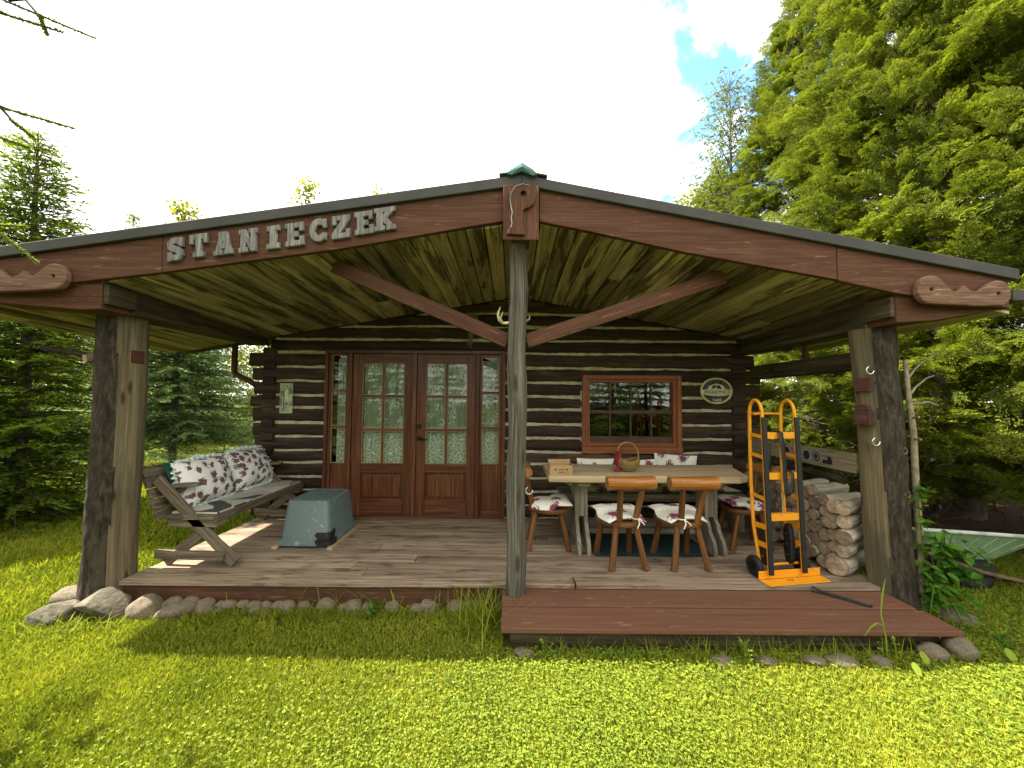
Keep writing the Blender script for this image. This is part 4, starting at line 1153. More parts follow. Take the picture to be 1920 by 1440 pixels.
# ---- bench along the left edge
bench = thing('slatted_bench', 'long grey wooden slatted bench with crossed plank legs at the left deck edge', 'bench', (-2.85, 4.08, DZ))
def benchpart(name, fn, mat='bench_wood', bev=0.004, par=None):
    m_ = MB(); fn(m_); return m_.build(name, M[mat], par or bench, bevel=bev)
BY0, BY1 = 3.40, 4.78
zs_ = DZ + 0.445
def _seat(m_):
    for k in range(3):
        x0 = -2.985 + k * 0.138
        m_.box(x0, x0 + 0.132, BY0 - 0.02, BY1, zs_ - 0.035, zs_, grain=1)
benchpart('seat', _seat)
benchpart('seat_apron', lambda m_: m_.box(-2.572, -2.55, BY0 - 0.02, BY1, zs_ - 0.062, zs_ - 0.002, grain=1))
def _back(m_):
    a = Vector((-3.06, 0, 0.60)); b_ = Vector((-3.235, 0, 1.05))
    d = (b_ - a); L = d.length; d.normalize()
    nrm = Vector((d.z, 0, -d.x))
    for k in range(5):
        t0 = L * k / 5 + 0.004; t1 = L * (k + 1) / 5 - 0.004
        c = a + d * (t0 + t1) / 2
        rot = Matrix((Vector((0, 1, 0)), nrm, d)).transposed()
        m_.obox((c.x, (BY0 + BY1) / 2 - 0.01, c.z), (BY1 - BY0 + 0.02, 0.03, t1 - t0), rot, grain=0)
benchpart('backrest', _back)
for y, s_ in ((BY0 + 0.02, -1), (BY1 - 0.08, 1)):
    benchpart('leg', lambda m_: m_.beam((-2.40, y - 0.005, DZ + 0.03), (-3.11, y - 0.005, 0.95), 0.034, 0.085))
    benchpart('leg', lambda m_: m_.beam((-3.03, y + 0.032, DZ + 0.02), (-2.62, y + 0.032, zs_ - 0.075), 0.034, 0.085))
    benchpart('leg', lambda m_: m_.beam((-2.43, y + 0.068, DZ + 0.02), (-2.86, y + 0.068, zs_ - 0.075), 0.034, 0.08))
    benchpart('stretcher', lambda m_: m_.box(-3.055, -2.455, y + 0.014 - 0.032 + 0.034, y + 0.048, DZ + 0.085, DZ + 0.155, grain=0) if False else m_.beam((-3.06, y - 0.041, DZ + 0.12), (-2.47, y - 0.041, DZ + 0.105), 0.034, 0.07))
    benchpart('seat_support', lambda m_: m_.box(-2.99, -2.56, y - 0.022, y + 0.085, zs_ - 0.105, zs_ - 0.037, grain=0))
    ya = y + 0.06 if s_ < 0 else y
    def _arm(m_):
        pts = [(-3.10, 0.885), (-2.80, 0.885)]
        poly = [Vector((-3.08, ya - 0.05, 0.872)), Vector((-2.86, ya - 0.06, 0.875)), Vector((-2.79, ya - 0.02, 0.878)), Vector((-2.79, ya + 0.04, 0.878)), Vector((-2.88, ya + 0.07, 0.875)), Vector((-3.08, ya + 0.05, 0.872))]
        m_.ngon_prism(poly, (0, 0, 0), (0, 0, 0.024))
        m_.ngon_prism([Vector((-3.10, ya, 0.871)), Vector((-2.90, ya, 0.871)), Vector((-3.05, ya, 0.72))], (0, ya, 0), (0, ya + 0.025, 0))
    benchpart('armrest', _arm)
mb = MB()
mb.box(-2.980, -2.575, BY0 + 0.02, BY1 - 0.02, zs_ + 0.001, zs_ + 0.022, grain=1)
pad = mb.build('seat_pad', M['pad'], None, bevel=0.008, loc=(-2.78, 4.1, zs_ + 0.001))
tag(pad, 'long thin patched grey and white pad covering the slatted bench seat', 'seat pad')
lean = Vector((-0.24, 0, 0.36)).normalized()
for (y0_, y1_, lb, nm) in ((3.50, 4.10, 'white rose print ruffled pillow at the near end of the slatted bench', 0), (4.12, 4.74, 'white rose print ruffled pillow at the bench end beside the log wall', 1)):
    c = Vector((-2.985, (y0_ + y1_) / 2, 0.875))
    if nm: c.z += 0.01
    V_ = Vector((-0.17, 0.0, 0.40)).normalized(); U_ = Vector((0.03, 1, 0.01)).normalized()
    p_ = thing('pillow', lb, 'pillow', tuple(c), 0, 'ruffled pillows on the bench')
    mb = MB(); pillow(mb, c, U_, V_, y1_ - y0_, 0.44, 0.20, rn=0.2 + 0.5 * nm); mb.build('cover', M['floral'], p_)
    mb = MB(); ruffle_strip(mb, c - V_ * 0.0, U_, V_, y1_ - y0_, 0.44, 0.04); mb.build('ruffle', M['ruffle'], p_)
    mb = MB(); pillow(mb, c + Vector((-0.05, 0, -0.01)), U_, V_, (y1_ - y0_) * 1.07, 0.47, 0.10, 10, 8); mb.build('backing', M['green_cloth'], p_)

# ---- upturned plastic tub on a wooden frame
tub = thing('storage_tub', 'upturned grey blue plastic tub patched with black tape, standing on laths', 'tub', (-2.03, 4.15, DZ))
def tubsec(z, x0, x1, y0, y1, r=0.05, n=5):
    pts = []
    for (cx, cy, a0) in ((x1 - r, y0 + r, -90), (x1 - r, y1 - r, 0), (x0 + r, y1 - r, 90), (x0 + r, y0 + r, 180)):
        for k in range(n): 
            a = R(a0 + 90 * k / (n - 1)); pts.append(Vector((cx + r * math.cos(a), cy + r * math.sin(a), z)))
    return pts
zb = DZ + 0.026
XA, XB, YA, YB = -2.285, -1.775, 3.835, 4.475
rows = [tubsec(zb, XA - 0.012, XB + 0.012, YA - 0.012, YB + 0.012), tubsec(zb + 0.045, XA - 0.010, XB + 0.010, YA - 0.010, YB + 0.010), tubsec(zb + 0.052, XA - 0.004, XB + 0.004, YA - 0.004, YB + 0.004),
        tubsec(zb + 0.056, XA + 0.012, XB - 0.012, YA + 0.012, YB - 0.012), tubsec(zb + 0.28, XA + 0.030, XB - 0.030, YA + 0.030, YB - 0.030), tubsec(zb + 0.285, XA + 0.034, XB - 0.034, YA + 0.034, YB - 0.034), tubsec(zb + 0.405, XA + 0.044, XB - 0.044, YA + 0.044, YB - 0.044), tubsec(zb + 0.422, XA + 0.052, XB - 0.052, YA + 0.052, YB - 0.052), tubsec(zb + 0.426, XA + 0.070, XB - 0.070, YA + 0.070, YB - 0.070), tubsec(zb + 0.420, XA + 0.078, XB - 0.078, YA + 0.078, YB - 0.078, 0.045)]
mb = MB(); mb.grid(rows, closed=True, smooth=True)
nn = len(rows[-1]); mb.add(rows[-1], [tuple(range(nn))], [[(p.x, p.y) for p in rows[-1]]], smooth=False)
mb.build('body', M['tub'], tub)
mb = MB()   # ribs on the sunken base
for k in range(6):
    x = XA + 0.13 + k * 0.05; mb.box(x, x + 0.02, YA + 0.12, YB - 0.12, zb + 0.4202, zb + 0.424)
mb.build('base_rib', M['tub'], tub, bevel=0.002)
mb = MB()   # tape wrapped round the near right corner
tp = []
for z, e in ((zb + 0.004, 0.016), (zb + 0.05, 0.014), (zb + 0.062, -0.006), (zb + 0.10, -0.010), (zb + 0.125, -0.013)):
    s_ = tubsec(z, XA - e, XB + e, YA - e, YB + e)
    jag = 0.02 * math.sin(z * 90)
    a = Vector((XB - 0.14 + jag, YA - e, z)); b_ = Vector((XB + e, YA + 0.13 - jag, z + (0.02 if z > zb + 0.1 else 0)))
    tp.append([a] + s_[0:5] + [b_])
mb.grid(tp, smooth=False); mb.build('tape', M['tape'], tub)
lath = thing('lath_frame', 'thin wooden lath frame lying under the plastic tub', 'frame', (-2.03, 4.15, DZ))
mb = MB(); mb.box(XB - 0.01, XB + 0.045, YA - 0.04, YB + 0.05, DZ + 0.001, DZ + 0.025, grain=1); mb.build('lath', M['table_wood'], lath, bevel=0.003)
mb = MB(); mb.box(XA - 0.045, XA + 0.01, YA - 0.03, YB + 0.05, DZ + 0.001, DZ + 0.025, grain=1); mb.build('lath', M['table_wood'], lath, bevel=0.003)
mb = MB(); mb.box(XA + 0.012, XB - 0.012, YB - 0.03, YB + 0.02, DZ + 0.001, DZ + 0.024, grain=0); mb.build('lath', M['table_wood'], lath, bevel=0.003)

# ---- plank table
table = thing('plank_table', 'long thick pale plank table on curved trestle legs', 'table', (1.35, 3.95, DZ))
mb = MB()
TZ = 0.965
def edge_line(xs, y, amp, seed): return [(x, y + amp * mnoise.noise(Vector((x * 2.2, seed, 0)))) for x in xs]
xs_ = list(np.linspace(0.35, 2.30, 26))
front = edge_line(xs_, 3.635, 0.022, 4); back = edge_line(xs_, 4.32, 0.02, 8)
front[-1] = (2.26, 3.70); front[-2] = (2.20, 3.665); back[-1] = (2.42, 4.30)
poly = [Vector((x, y, TZ - 0.062)) for x, y in front] + [Vector((x, y, TZ - 0.062)) for x, y in back[::-1]]
mb.ngon_prism(poly, (0, 0, 0), (0, 0, 0.062), rn=0.5)
mb.build('table_top', M['table_wood'], table, bevel=0.010)
for xc in (0.70, 1.99):
    for dx in (-0.045, 0.045):
        prof = [(3.70, DZ), (3.70, DZ + 0.05), (3.735, DZ + 0.13), (3.80, DZ + 0.20), (3.83, DZ + 0.26), (3.87, DZ + 0.30), (3.87, TZ - 0.066), (4.07, TZ - 0.066), (4.07, DZ + 0.30), (4.12, DZ + 0.24), (4.16, DZ + 0.17), (4.24, DZ + 0.05), (4.24, DZ), (4.12, DZ), (4.06, DZ + 0.09), (3.88, DZ + 0.09), (3.80, DZ)]
        m_ = MB(); m_.ngon_prism([(xc + dx - 0.018, y, z) for y, z in prof], (0, 0, 0), (0.036, 0, 0)); m_.build('trestle_board', M['grey_wood'], table, bevel=0.004)
    m_ = MB(); m_.box(xc - 0.027, xc + 0.027, 3.88, 3.93, DZ + 0.32, TZ - 0.064, grain=2); m_.build('leg', M['grey_wood'], table, bevel=0.004)
    m_ = MB(); m_.box(xc - 0.06, xc + 0.06, 3.72, 4.22, TZ - 0.115, TZ - 0.0625, grain=1); m_.build('cleat', M['grey_wood'], table, bevel=0.004)
m_ = MB(); m_.box(0.78, 1.92, 3.95, 4.0, DZ + 0.13, DZ + 0.18, grain=0); m_.build('stretcher', M['grey_wood'], table, bevel=0.004)
# ---- wall bench behind the table
wb = thing('wall_bench', 'low wooden bench against the log wall behind the plank table', 'bench', (1.5, 4.6, DZ))
m_ = MB(); m_.box(0.55, 2.62, 4.34, 4.70, 0.600, 0.635, grain=0); m_.build('seat', M['grey_wood'], wb, bevel=0.004)
m_ = MB(); m_.box(0.55, 2.62, 4.33, 4.3395, 0.555, 0.634, grain=0); m_.build('seat_apron', M['grey_wood'], wb, bevel=0.003)
for x in (0.62, 2.50):
    m_ = MB(); m_.box(x, x + 0.14, 4.40, 4.66, DZ, 0.599, grain=2); m_.build('leg', M['rail'], wb, bevel=0.004)
m_ = MB(); m_.box(0.75, 2.5, 4.50, 4.54, DZ + 0.02, DZ + 0.10, grain=0); m_.build('stretcher', M['grey_wood'], wb, bevel=0.004)
mb = MB(); pillow(mb, (1.62, 4.515, 0.672), (1, 0, 0), (0, 1, 0), 1.95, 0.35, 0.075, 40, 8, 6, rn=0.3)
lp = mb.build('bench_cushion', M['floral3'], None, loc=(1.62, 4.515, 0.636)); tag(lp, 'long yellowed flowery seat cushion on the wall bench under the table edge', 'cushion')
for (xa, xb, zt, th_, lb) in ((0.80, 1.32, 0.965, 0.0, 'floral back cushion standing behind the table, left of the basket'), (1.22, 1.78, 0.958, 0.05, 'floral back cushion standing behind the table, right beside the basket handle'), (1.74, 2.27, 1.02, -0.06, 'floral back cushion standing highest behind the table at its right end')):
    mb = MB(); yy = 4.735 if th_ != 0.05 else 4.685
    pillow(mb, ((xa + xb) / 2, yy, zt - 0.15), (math.cos(th_), 0, math.sin(th_)), (-math.sin(th_), 0.10, math.cos(th_)), xb - xa, 0.31, 0.055, 18, 10, 5)
    o = mb.build('cushion', M['floral2'], None, loc=((xa + xb) / 2, yy, zt - 0.3)); tag(o, lb, 'cushion', 'back cushions behind the table')
# ---- green mat
mb = MB(); mb.box(0.80, 1.92, 3.70, 4.32, DZ + 0.001, DZ + 0.009, grain=0); o = mb.build('floor_mat', M['mat_green'], None, loc=(1.36, 4.0, DZ)); tag(o, 'dark green mat lying on the deck under the table', 'mat')

# ---- rustic log chairs
def make_chair():
    c = thing('log_chair', 'x', 'chair', (0, 0, 0), 0, 'rustic log chairs round the table')
    SZ = 0.405
    out = []
    for k in range(22):
        a = 2 * math.pi * k / 22
        x = 0.215 * math.copysign(abs(math.cos(a)) ** 0.7, math.cos(a)); y = 0.205 * math.copysign(abs(math.sin(a)) ** 0.75, math.sin(a))
        if y < 0: x *= 1 - 0.42 * (abs(y) / 0.205) ** 1.4
        out.append(Vector((x, y, SZ - 0.042)))
    m_ = MB(); m_.ngon_prism(out, (0, 0, 0), (0, 0, 0.042), rn=0.5); m_.build('seat', M['chair_leg'], c, bevel=0.010)
    for (sx, sy, fx, fy) in ((-.085, -.13, -.152, -.195), (.085, -.13, .152, -.21), (-.13, .10, -.165, .20), (.13, .10, .16, .185)):
        m_ = MB()
        a = Vector((fx, fy, 0)); b_ = Vector((sx, sy, SZ - 0.02)); n_ = 6
        m_.tube([a.lerp(b_, i / n_) for i in range(n_ + 1)], [0.030 - 0.001 * i for i in range(n_ + 1)], 12, wob=0.10, seed=fx * 40); m_.build('leg', M['chair_leg'], c)
    for (bx, tx) in ((-0.072, -0.085), (0.072, 0.112)):
        m_ = MB(); m_.tube([(bx, -0.165, SZ - 0.01), (bx * 0.5 + tx * 0.5, -0.20, 0.57), (tx, -0.235, 0.715)], [0.027, 0.026, 0.024], 12, wob=0.08); m_.build('back_post', M['chair_leg'], c)
    m_ = MB()
    n_ = 12
    m_.tube([(-0.21 + 0.42 * i / n_, -0.24 - 0.012 * math.sin(i / n_ * math.pi), 0.765) for i in range(n_ + 1)], 0.062, 18, cap_mi=1, wob=0.07, seed=3)
    # flatten the top a little so that it reads as a hewn half log
    m_.v = [(x, y, min(z, 0.815)) for x, y, z in m_.v]
    m_.build('back_rail', [M['chair_wood'], M['chair_end']], c, bevel=0.004)
    return c
ch = make_chair()
def seat_pillow(x, y, rz, label, rn, tie):
    p_ = thing('chair_cushion', label, 'cushion', (x, y, 0.2 + 0.406), rz, 'floral chair cushions')
    rt = Matrix.Rotation(0, 3, 'Z')
    m_ = MB()
    sag = lambda u, v: -0.035 * (max(0, abs(u) - 0.5) * 2) * (1 if v < 0.2 else 0.2) + (0.018 if v > 0 else 0)
    pillow(m_, (0, 0.015, 0.034), (1, 0, 0), (0, 1, 0), 0.43, 0.40, 0.06, 18, 14, 4, rn=rn, sag=sag)
    # pinch the back edge between the posts
    m_.v = [(px * (1 - 0.30 * max(0, -(py + 0.02) / 0.2) ** 1.5), py, pz) for px, py, pz in m_.v]
    me = m_.mesh('cover', M['floral2']); o = bpy.data.objects.new('cover', me); COL.objects.link(o); o.parent = p_
    if tie:
        m_ = MB()
        bx = tie * 0.072
        ring = [(bx + 0.033 * math.cos(a), -0.175 + 0.033 * math.sin(a), 0.035) for a in np.linspace(0, 2 * math.pi, 16)]
        m_.tube(ring, 0.005, 6, caps=False)
        m_.tube([(bx + 0.01, -0.212, 0.035), (bx + 0.015, -0.222, 0.0), (bx - 0.005, -0.225, -0.04)], 0.005, 6); m_.tube([(bx + 0.01, -0.212, 0.035), (bx + 0.05, -0.222, 0.005), (bx + 0.06, -0.225, -0.012)], 0.005, 6)
        me = m_.mesh('tie', M['white_tie']); o = bpy.data.objects.new('tie', me); COL.objects.link(o); o.parent = p_
    return p_
chairs = [(1.005, 3.595, R(6), 'honey coloured log chair standing nearest the porch middle at the table front', 'floral cushion with one dangling white tie on the front chair nearest the middle', 0.1, 1),
          (1.555, 3.600, R(4), 'honey coloured log chair at the table front nearest the yellow hand truck', 'floral cushion tied with a white bow on the front chair nearest the hand truck', 0.43, -1),
          (0.385, 3.98, R(-90), 'log chair at the left table end, half hidden by the centre post', 'cream floral cushion on the chair beside the centre post', 0.66, 0),
          (2.38, 4.02, R(90), 'log chair at the right table end behind the yellow hand truck', 'crumpled floral cushion on the chair behind the hand truck', 0.87, 0)]
for i, (x, y, rz, lb, lb2, rn, tie) in enumerate(chairs):
    c = ch if i == 0 else copy_tree(ch)
    c.location = (x, y, DZ); c.rotation_euler = (0, 0, rz); c['label'] = lb
    seat_pillow(x, y, rz, lb2, rn, tie)

# ---- box and basket on the table
bx = thing('cardboard_box', 'small open cardboard box on the left end of the table', 'box', (0.47, 3.74, TZ), R(2))
def lbuild(mb, name, mat, par, bevel=None):
    me = mb.mesh(name, mat); o = bpy.data.objects.new(name, me); COL.objects.link(o); o.parent = par
    if bevel:
        bv = o.modifiers.new('bevel', 'BEVEL'); bv.width = bevel; bv.segments = 2; bv.limit_method = 'ANGLE'; bv.angle_limit = R(40)
    return o
mb = MB(); w2, d2, h2, th = 0.108, 0.075, 0.098, 0.004
mb.box(-w2, w2, -d2, -d2 + th, 0.001, h2 - 0.008); mb.box(-w2, w2, d2 - th, d2, 0.001, h2 + 0.03); mb.box(-w2, -w2 + th, -d2 + th, d2 - th, 0.001, h2 + 0.006); mb.box(w2 - th, w2, -d2 + th, d2 - th, 0.001, h2)
mb.box(-w2 + th, w2 - th, -d2 + th, d2 - th, 0.001, 0.005)
mb.obox((w2 + 0.018, 0.0, h2 - 0.02), (0.003, 2 * d2 - 0.02, 0.05), Matrix.Rotation(R(-40), 3, 'Y'))
lbuild(mb, 'carton', M['cardboard'], bx)
mb = MB()
for k in (-1, 1): mb.ngon_prism([(k * 0.055 + 0.009 * math.cos(a), -d2 - 0.0012, 0.052 + 0.009 * math.sin(a)) for a in np.linspace(0, 2 * math.pi, 10, endpoint=False)][::-1], (0, 0, 0), (0, 0.001, 0))
for k, hw in ((0.052, 0.032), (0.027, 0.028)):
    for q in range(6):
        xx = -hw + q * hw / 3; mb.box(xx, xx + hw / 3 * 0.75, -d2 - 0.0012, -d2 - 0.0002, k - 0.004, k + 0.004)
lbuild(mb, 'printed_mark', M['ink'], bx)

bk = thing('wicker_basket', 'small woven willow basket with a tall hoop handle on the table', 'basket', (1.165, 3.90, TZ))
mb = MB()
prof = [(0.035, 0.002), (0.075, 0.018), (0.112, 0.06), (0.122, 0.10), (0.115, 0.135)]
for k in range(26):
    t_ = k / 25; 
    i = min(3, int(t_ * 4)); f_ = t_ * 4 - i
    r_ = prof[i][0] * (1 - f_) + prof[i + 1][0] * f_; z_ = prof[i][1] * (1 - f_) + prof[i + 1][1] * f_
    n_ = 40
    dip = lambda a: -0.028 * (1 - abs(math.cos(a))) * t_
    mb.tube([(r_ * math.cos(a) * (1 + 0.035 * math.sin(a * 12 + k * math.pi)), r_ * 0.85 * math.sin(a) * (1 + 0.035 * math.sin(a * 12 + k * math.pi)), z_ + dip(a)) for a in np.linspace(0, 2 * math.pi, n_)], 0.0035, 5, caps=False)
lbuild(mb, 'bowl', M['wicker'], bk)
mb = MB()
for s_ in (-0.008, 0.0, 0.008): mb.tube([(0.112 * math.cos(a), s_, 0.125 + 0.165 * math.sin(a) ** 0.8) for a in np.linspace(R(0.01), R(179.9), 22)], 0.006, 6)
lbuild(mb, 'handle', M['wicker'], bk)
mb = MB()
pillow(mb, (-0.105, -0.03, 0.135), (0.6, -0.8, 0), (0.25, 0, 1), 0.08, 0.15, 0.04, 10, 10, 2)
mb.ngon_prism([(-0.12, -0.06, 0.07), (-0.15, -0.065, 0.005), (-0.105, -0.075, 0.002), (-0.085, -0.06, 0.07)], (0, 0, 0), (0, 0.003, 0))
lbuild(mb, 'ribbon', M['red_cloth'], bk)

# ---- hand truck
ht = thing('hand_truck', 'tall orange yellow hand truck with black straps on the deck', 'hand truck', (2.32, 3.28, DZ))
def hp(u, d, z): # u across (0 left, 1 right), d depth from the front rail, z height above deck
    a = Vector((2.135, 3.225, DZ)); rgt = Vector((0.315, 0.052, 0)); bkv = Vector((-0.05, 0.985, 0)).normalized()
    lean_ = 0.06 * z / 1.5
    return a + rgt * u + bkv * (d + lean_) + Vector((0, 0, z))
def bow(z): return 0.02 * math.sin(min(1, z / 1.4) * math.pi)
for u in (0.0, 1.0):
    o_ = 0.02 if u == 0 else 0.08
    p = [hp(u, 0.02, 0.10)]
    p = [hp(u, 0.005, 0.06 + 1.31 * k / 12) for k in range(13)]
    for a in np.linspace(0, math.pi, 12)[1:-1]:
        p.append(hp(u, 0.085 - 0.08 * math.cos(a), 1.37 + 0.115 * math.sin(a)))
    for k in range(13):
        z = 1.37 - 1.27 * k / 12
        p.append(hp(u, 0.165 + (0.02 * math.sin(k / 12 * math.pi)) + (0.0 if k < 10 else -0.015 * (k - 9)), z))
    m_ = MB(); m_.tube(p, 0.0145, 12); m_.build('side_rail', M['yellow'], ht)
    m_ = MB(); m_.beam(hp(u, -0.016, 0.05), hp(u, -0.016, 1.34), 0.040, 0.016, up=(0, 1, 0)); m_.build('rubber_strip', M['black'], ht, bevel=0.004)
    for z in (0.27, 0.42):
        m_ = MB(); m_.beam(hp(u, 0.015, z), hp(u, 0.16, z - 0.01), 0.006, 0.045); m_.build('side_plate', M['yellow'], ht, bevel=0.002)
    for z in (0.66, 1.01, 1.34 - 0.16):
        m_ = MB(); m_.beam(hp(u, 0.01, z - 0.01), hp(u, 0.17, z + 0.005), 0.008, 0.03); m_.build('side_brace', M['yellow'], ht)
for z in (0.505, 0.845, 1.185):
    m_ = MB(); m_.beam(hp(0.03, -0.002, z), hp(0.97, -0.002, z), 0.012, 0.055); m_.beam(hp(0.03, 0.025, z + 0.022), hp(0.97, 0.025, z + 0.022), 0.045, 0.006); m_.build('crossbar', M['yellow'], ht, bevel=0.002)
m_ = MB(); m_.tube([hp(0, 0.165, 1.365), hp(1, 0.165, 1.365)], 0.011, 10); m_.build('top_bar', M['yellow'], ht)
m_ = MB(); m_.tube([hp(0, 0.085, 1.365), hp(0, 0.165, 1.365)], 0.010, 10); m_.build('handle_bar', M['yellow'], ht)
m_ = MB(); m_.tube([hp(-0.28, 0.10, 0.085), hp(1.28, 0.10, 0.085)], 0.011, 10); m_.build('axle', M['yellow'], ht)
m_ = MB()
pc = [Vector((2.042, 3.225, 0)), Vector((2.06, 3.118, 0)), Vector((2.62, 3.21, 0)), Vector((2.628, 3.315, 0))]
m_.ngon_prism([p + Vector((0, 0, DZ + 0.003)) for p in pc], (0, 0, 0), (0, 0, 0.006))
e0, e1 = pc[0], pc[3]; e1 = e0.lerp(e1, 0.98)
m_.ngon_prism([e0 + Vector((0, 0.002, DZ + 0.0095)), e1 + Vector((0, 0.002, DZ + 0.0095)), e1 + Vector((0, 0.002, DZ + 0.075)), e0 + Vector((0, 0.002, DZ + 0.075))], (0, 0, 0), (-0.001, 0.006, 0))
m_.build('toe_plate', M['yellow'], ht, bevel=0.0015)
m_ = MB(); ring = [Vector((2.30, 3.225, DZ + 0.0105)) + Vector((0.028 * math.cos(a), 0.015 * math.sin(a), 0)) for a in np.linspace(0, 2 * math.pi, 14)]; m_.tube(ring, 0.0015, 5, caps=False); m_.build('stamp', M['ink'], ht)
for u in (-0.20, 1.20):
    cpt = hp(u, 0.10, 0.085); ax = Vector((0.315, 0.052, 0)).normalized(); f_ = Vector((-ax.y, ax.x, 0))
    prof = [(0.035, -0.022), (0.070, -0.024), (0.082, -0.016), (0.085, 0), (0.082, 0.016), (0.070, 0.024), (0.035, 0.022)]
    m_ = MB(); n_ = 26
    rows = [[cpt + ax * h_ + (f_ * math.cos(a) + Vector((0, 0, 1)) * math.sin(a)) * r_ for a in np.linspace(0, 2 * math.pi, n_, endpoint=False)] for r_, h_ in prof]
    m_.grid(rows, closed=True, smooth=True); wh = m_.build('wheel', M['black'], ht)
    m_ = MB(); m_.tube([cpt - ax * 0.026, cpt + ax * 0.026], 0.038, 16); m_.build('hub', M['iron'], wh)
    # stair glide belt
    m_ = MB()
    oval = []
    for a in np.linspace(0, 2 * math.pi, 28, endpoint=False):
        oval.append((0.045 * math.cos(a), 0.11 * math.sin(a) + (0.06 if math.sin(a) > 0 else -0.06)))
    uu = 0.12 if u < 0 else 0.88
    rows = [[hp(uu, 0.10 + y_ * s_, 0.25 + z_ * (0.95 if s_ < 1 else 1)) + ax * h_ for y_, z_ in oval] for s_, h_ in ((0.75, -0.022), (1, -0.018), (1, 0.018), (0.75, 0.022))]
    m_.grid(rows, closed=True, smooth=True); m_.add(rows[0], [tuple(range(28))[::-1]], [[(0, 0)] * 28]); m_.add(rows[-1], [tuple(range(28))], [[(0, 0)] * 28])
    g_ = m_.build('stair_glide', M['black'], ht)
    m_ = MB()
    for zz in (0.16, 0.25, 0.34):
        c_ = hp(uu, 0.10, zz); m_.tube([c_ - ax * 0.0235, c_ + ax * 0.0235], 0.008, 8)
    m_.build('bolt', M['steel'], g_)
def strap(pts, wd, par, mat='black'):
    m_ = MB(); rows = []
    acr = Vector((0.98, 0.16, 0))
    for p in pts: rows.append([Vector(p) - acr * wd / 2, Vector(p) + acr * wd / 2])
    m_.grid(rows, smooth=True)
    o = m_.build('strap', M[mat], par); sl = o.modifiers.new('solid', 'SOLIDIFY'); sl.thickness = 0.003
    return o
strap([hp(0.42, 0.05, 1.2), hp(0.43, 0.0, 1.222), hp(0.45, -0.03, 1.21), hp(0.47, -0.034, 1.10), hp(0.50, -0.034, 0.95), hp(0.50, -0.036, 0.80), hp(0.52, -0.036, 0.72), hp(0.57, -0.036, 0.685)], 0.042, ht)
strap([hp(0.57, -0.03, 0.685), hp(0.70, -0.034, 0.72), hp(0.74, -0.034, 0.80), hp(0.73, -0.034, 0.875), hp(0.70, 0.0, 0.89)], 0.034, ht)
strap([hp(0.12, -0.012, 1.12), hp(0.10, -0.014, 1.0), hp(0.09, -0.012, 0.9)], 0.03, ht)
m_ = MB(); m_.tube([hp(0.55, 0.03, 0.53), hp(0.55, 0.03, 0.70)], 0.006, 8); m_.build('rod', M['steel'], ht)
# dark cord lying over the step
mb = MB()
mb.tube([(2.40, 3.125, DZ + 0.006), (2.46, 3.10, 0.177), (2.54, 3.02, 0.1765), (2.62, 2.93, 0.1765), (2.655, 2.888, 0.1765), (2.63, 2.885, 0.1765), (2.56, 2.96, 0.1765), (2.46, 3.06, 0.1765), (2.38, 3.12, 0.178)], 0.0065, 6)
o = mb.build('cord', M['black'], None, loc=(2.5, 3.0, 0.17)); tag(o, 'looped black strap end lying across the brown step', 'strap')

# ---- firewood
lmesh = []
for k in range(7):
    m_ = MB(); n_ = 8; L_ = 0.40
    tl = random.uniform(-0.4, 0.4)
    m_.tube([(L_ * i / n_, 0.004 * math.sin(i + k), 0.004 * math.cos(i * 1.3 + k)) for i in range(n_ + 1)], 0.06, 18, cap_mi=1, wob=0.13, seed=k * 9.1)
    m_.v = [(x + (tl * 0.25 * z if x < 0.01 else 0), y * (0.92 + 0.16 * ((k * 37) % 5) / 5), z) for x, y, z in m_.v]
    lmesh.append(m_.mesh('firewood_log', [M['log_bark'], M['end_grain']]))
GL = 'grey split firewood logs stacked by the right post'
LBL = 'grey sawn firewood log in the stack between the hand truck and the porch post'
nlog = 0
y_ = 3.285
col = 0
while y_ < 4.62:
    r0 = random.uniform(0.056, 0.066) if col else 0.06
    z_ = DZ + (0.0 if col % 2 == 0 else 0.055)
    rowi = 0
    if col % 2: z_ = DZ + 0.058
    top_ = 0.93 - (0.06 if col == 0 else 0) + random.uniform(-0.04, 0.04)
    while True:
        r_ = random.uniform(0.048, 0.064)
        if col == 0 and rowi == 0: r_ = 0.085
        if z_ + 2 * r_ > top_ + 0.02: break
        o = bpy.data.objects.new('firewood_log', lmesh[nlog % 7]); COL.objects.link(o)
        s_ = r_ / 0.06
        yo = y_ + random.uniform(-0.010, 0.010) + (0.03 if (col == 0 and rowi == 0) else 0)
        xe = 2.79 + random.uniform(-0.025, 0.03) - (0.02 if col > 2 else 0) + 0.02 * (z_ - 0.2)
        ang = R(33) if col == 0 else (R(24) if col == 1 else R(16))
        o.location = (xe, yo, z_ + r_); o.scale = (1.0, s_, s_)
        o.rotation_euler = (random.uniform(0, 6.28), random.uniform(-0.03, 0.03), ang + random.uniform(-0.07, 0.07))
        lb = LBL
        if col == 0 and rowi == 0: lb = 'thickest grey firewood log, at the bottom front of the stack by the post'; 
        tag(o, lb, 'firewood log', GL)
        nlog += 1; rowi += 1
        z_ += 2 * r_ * 0.985
    y_ += 0.104; col += 1

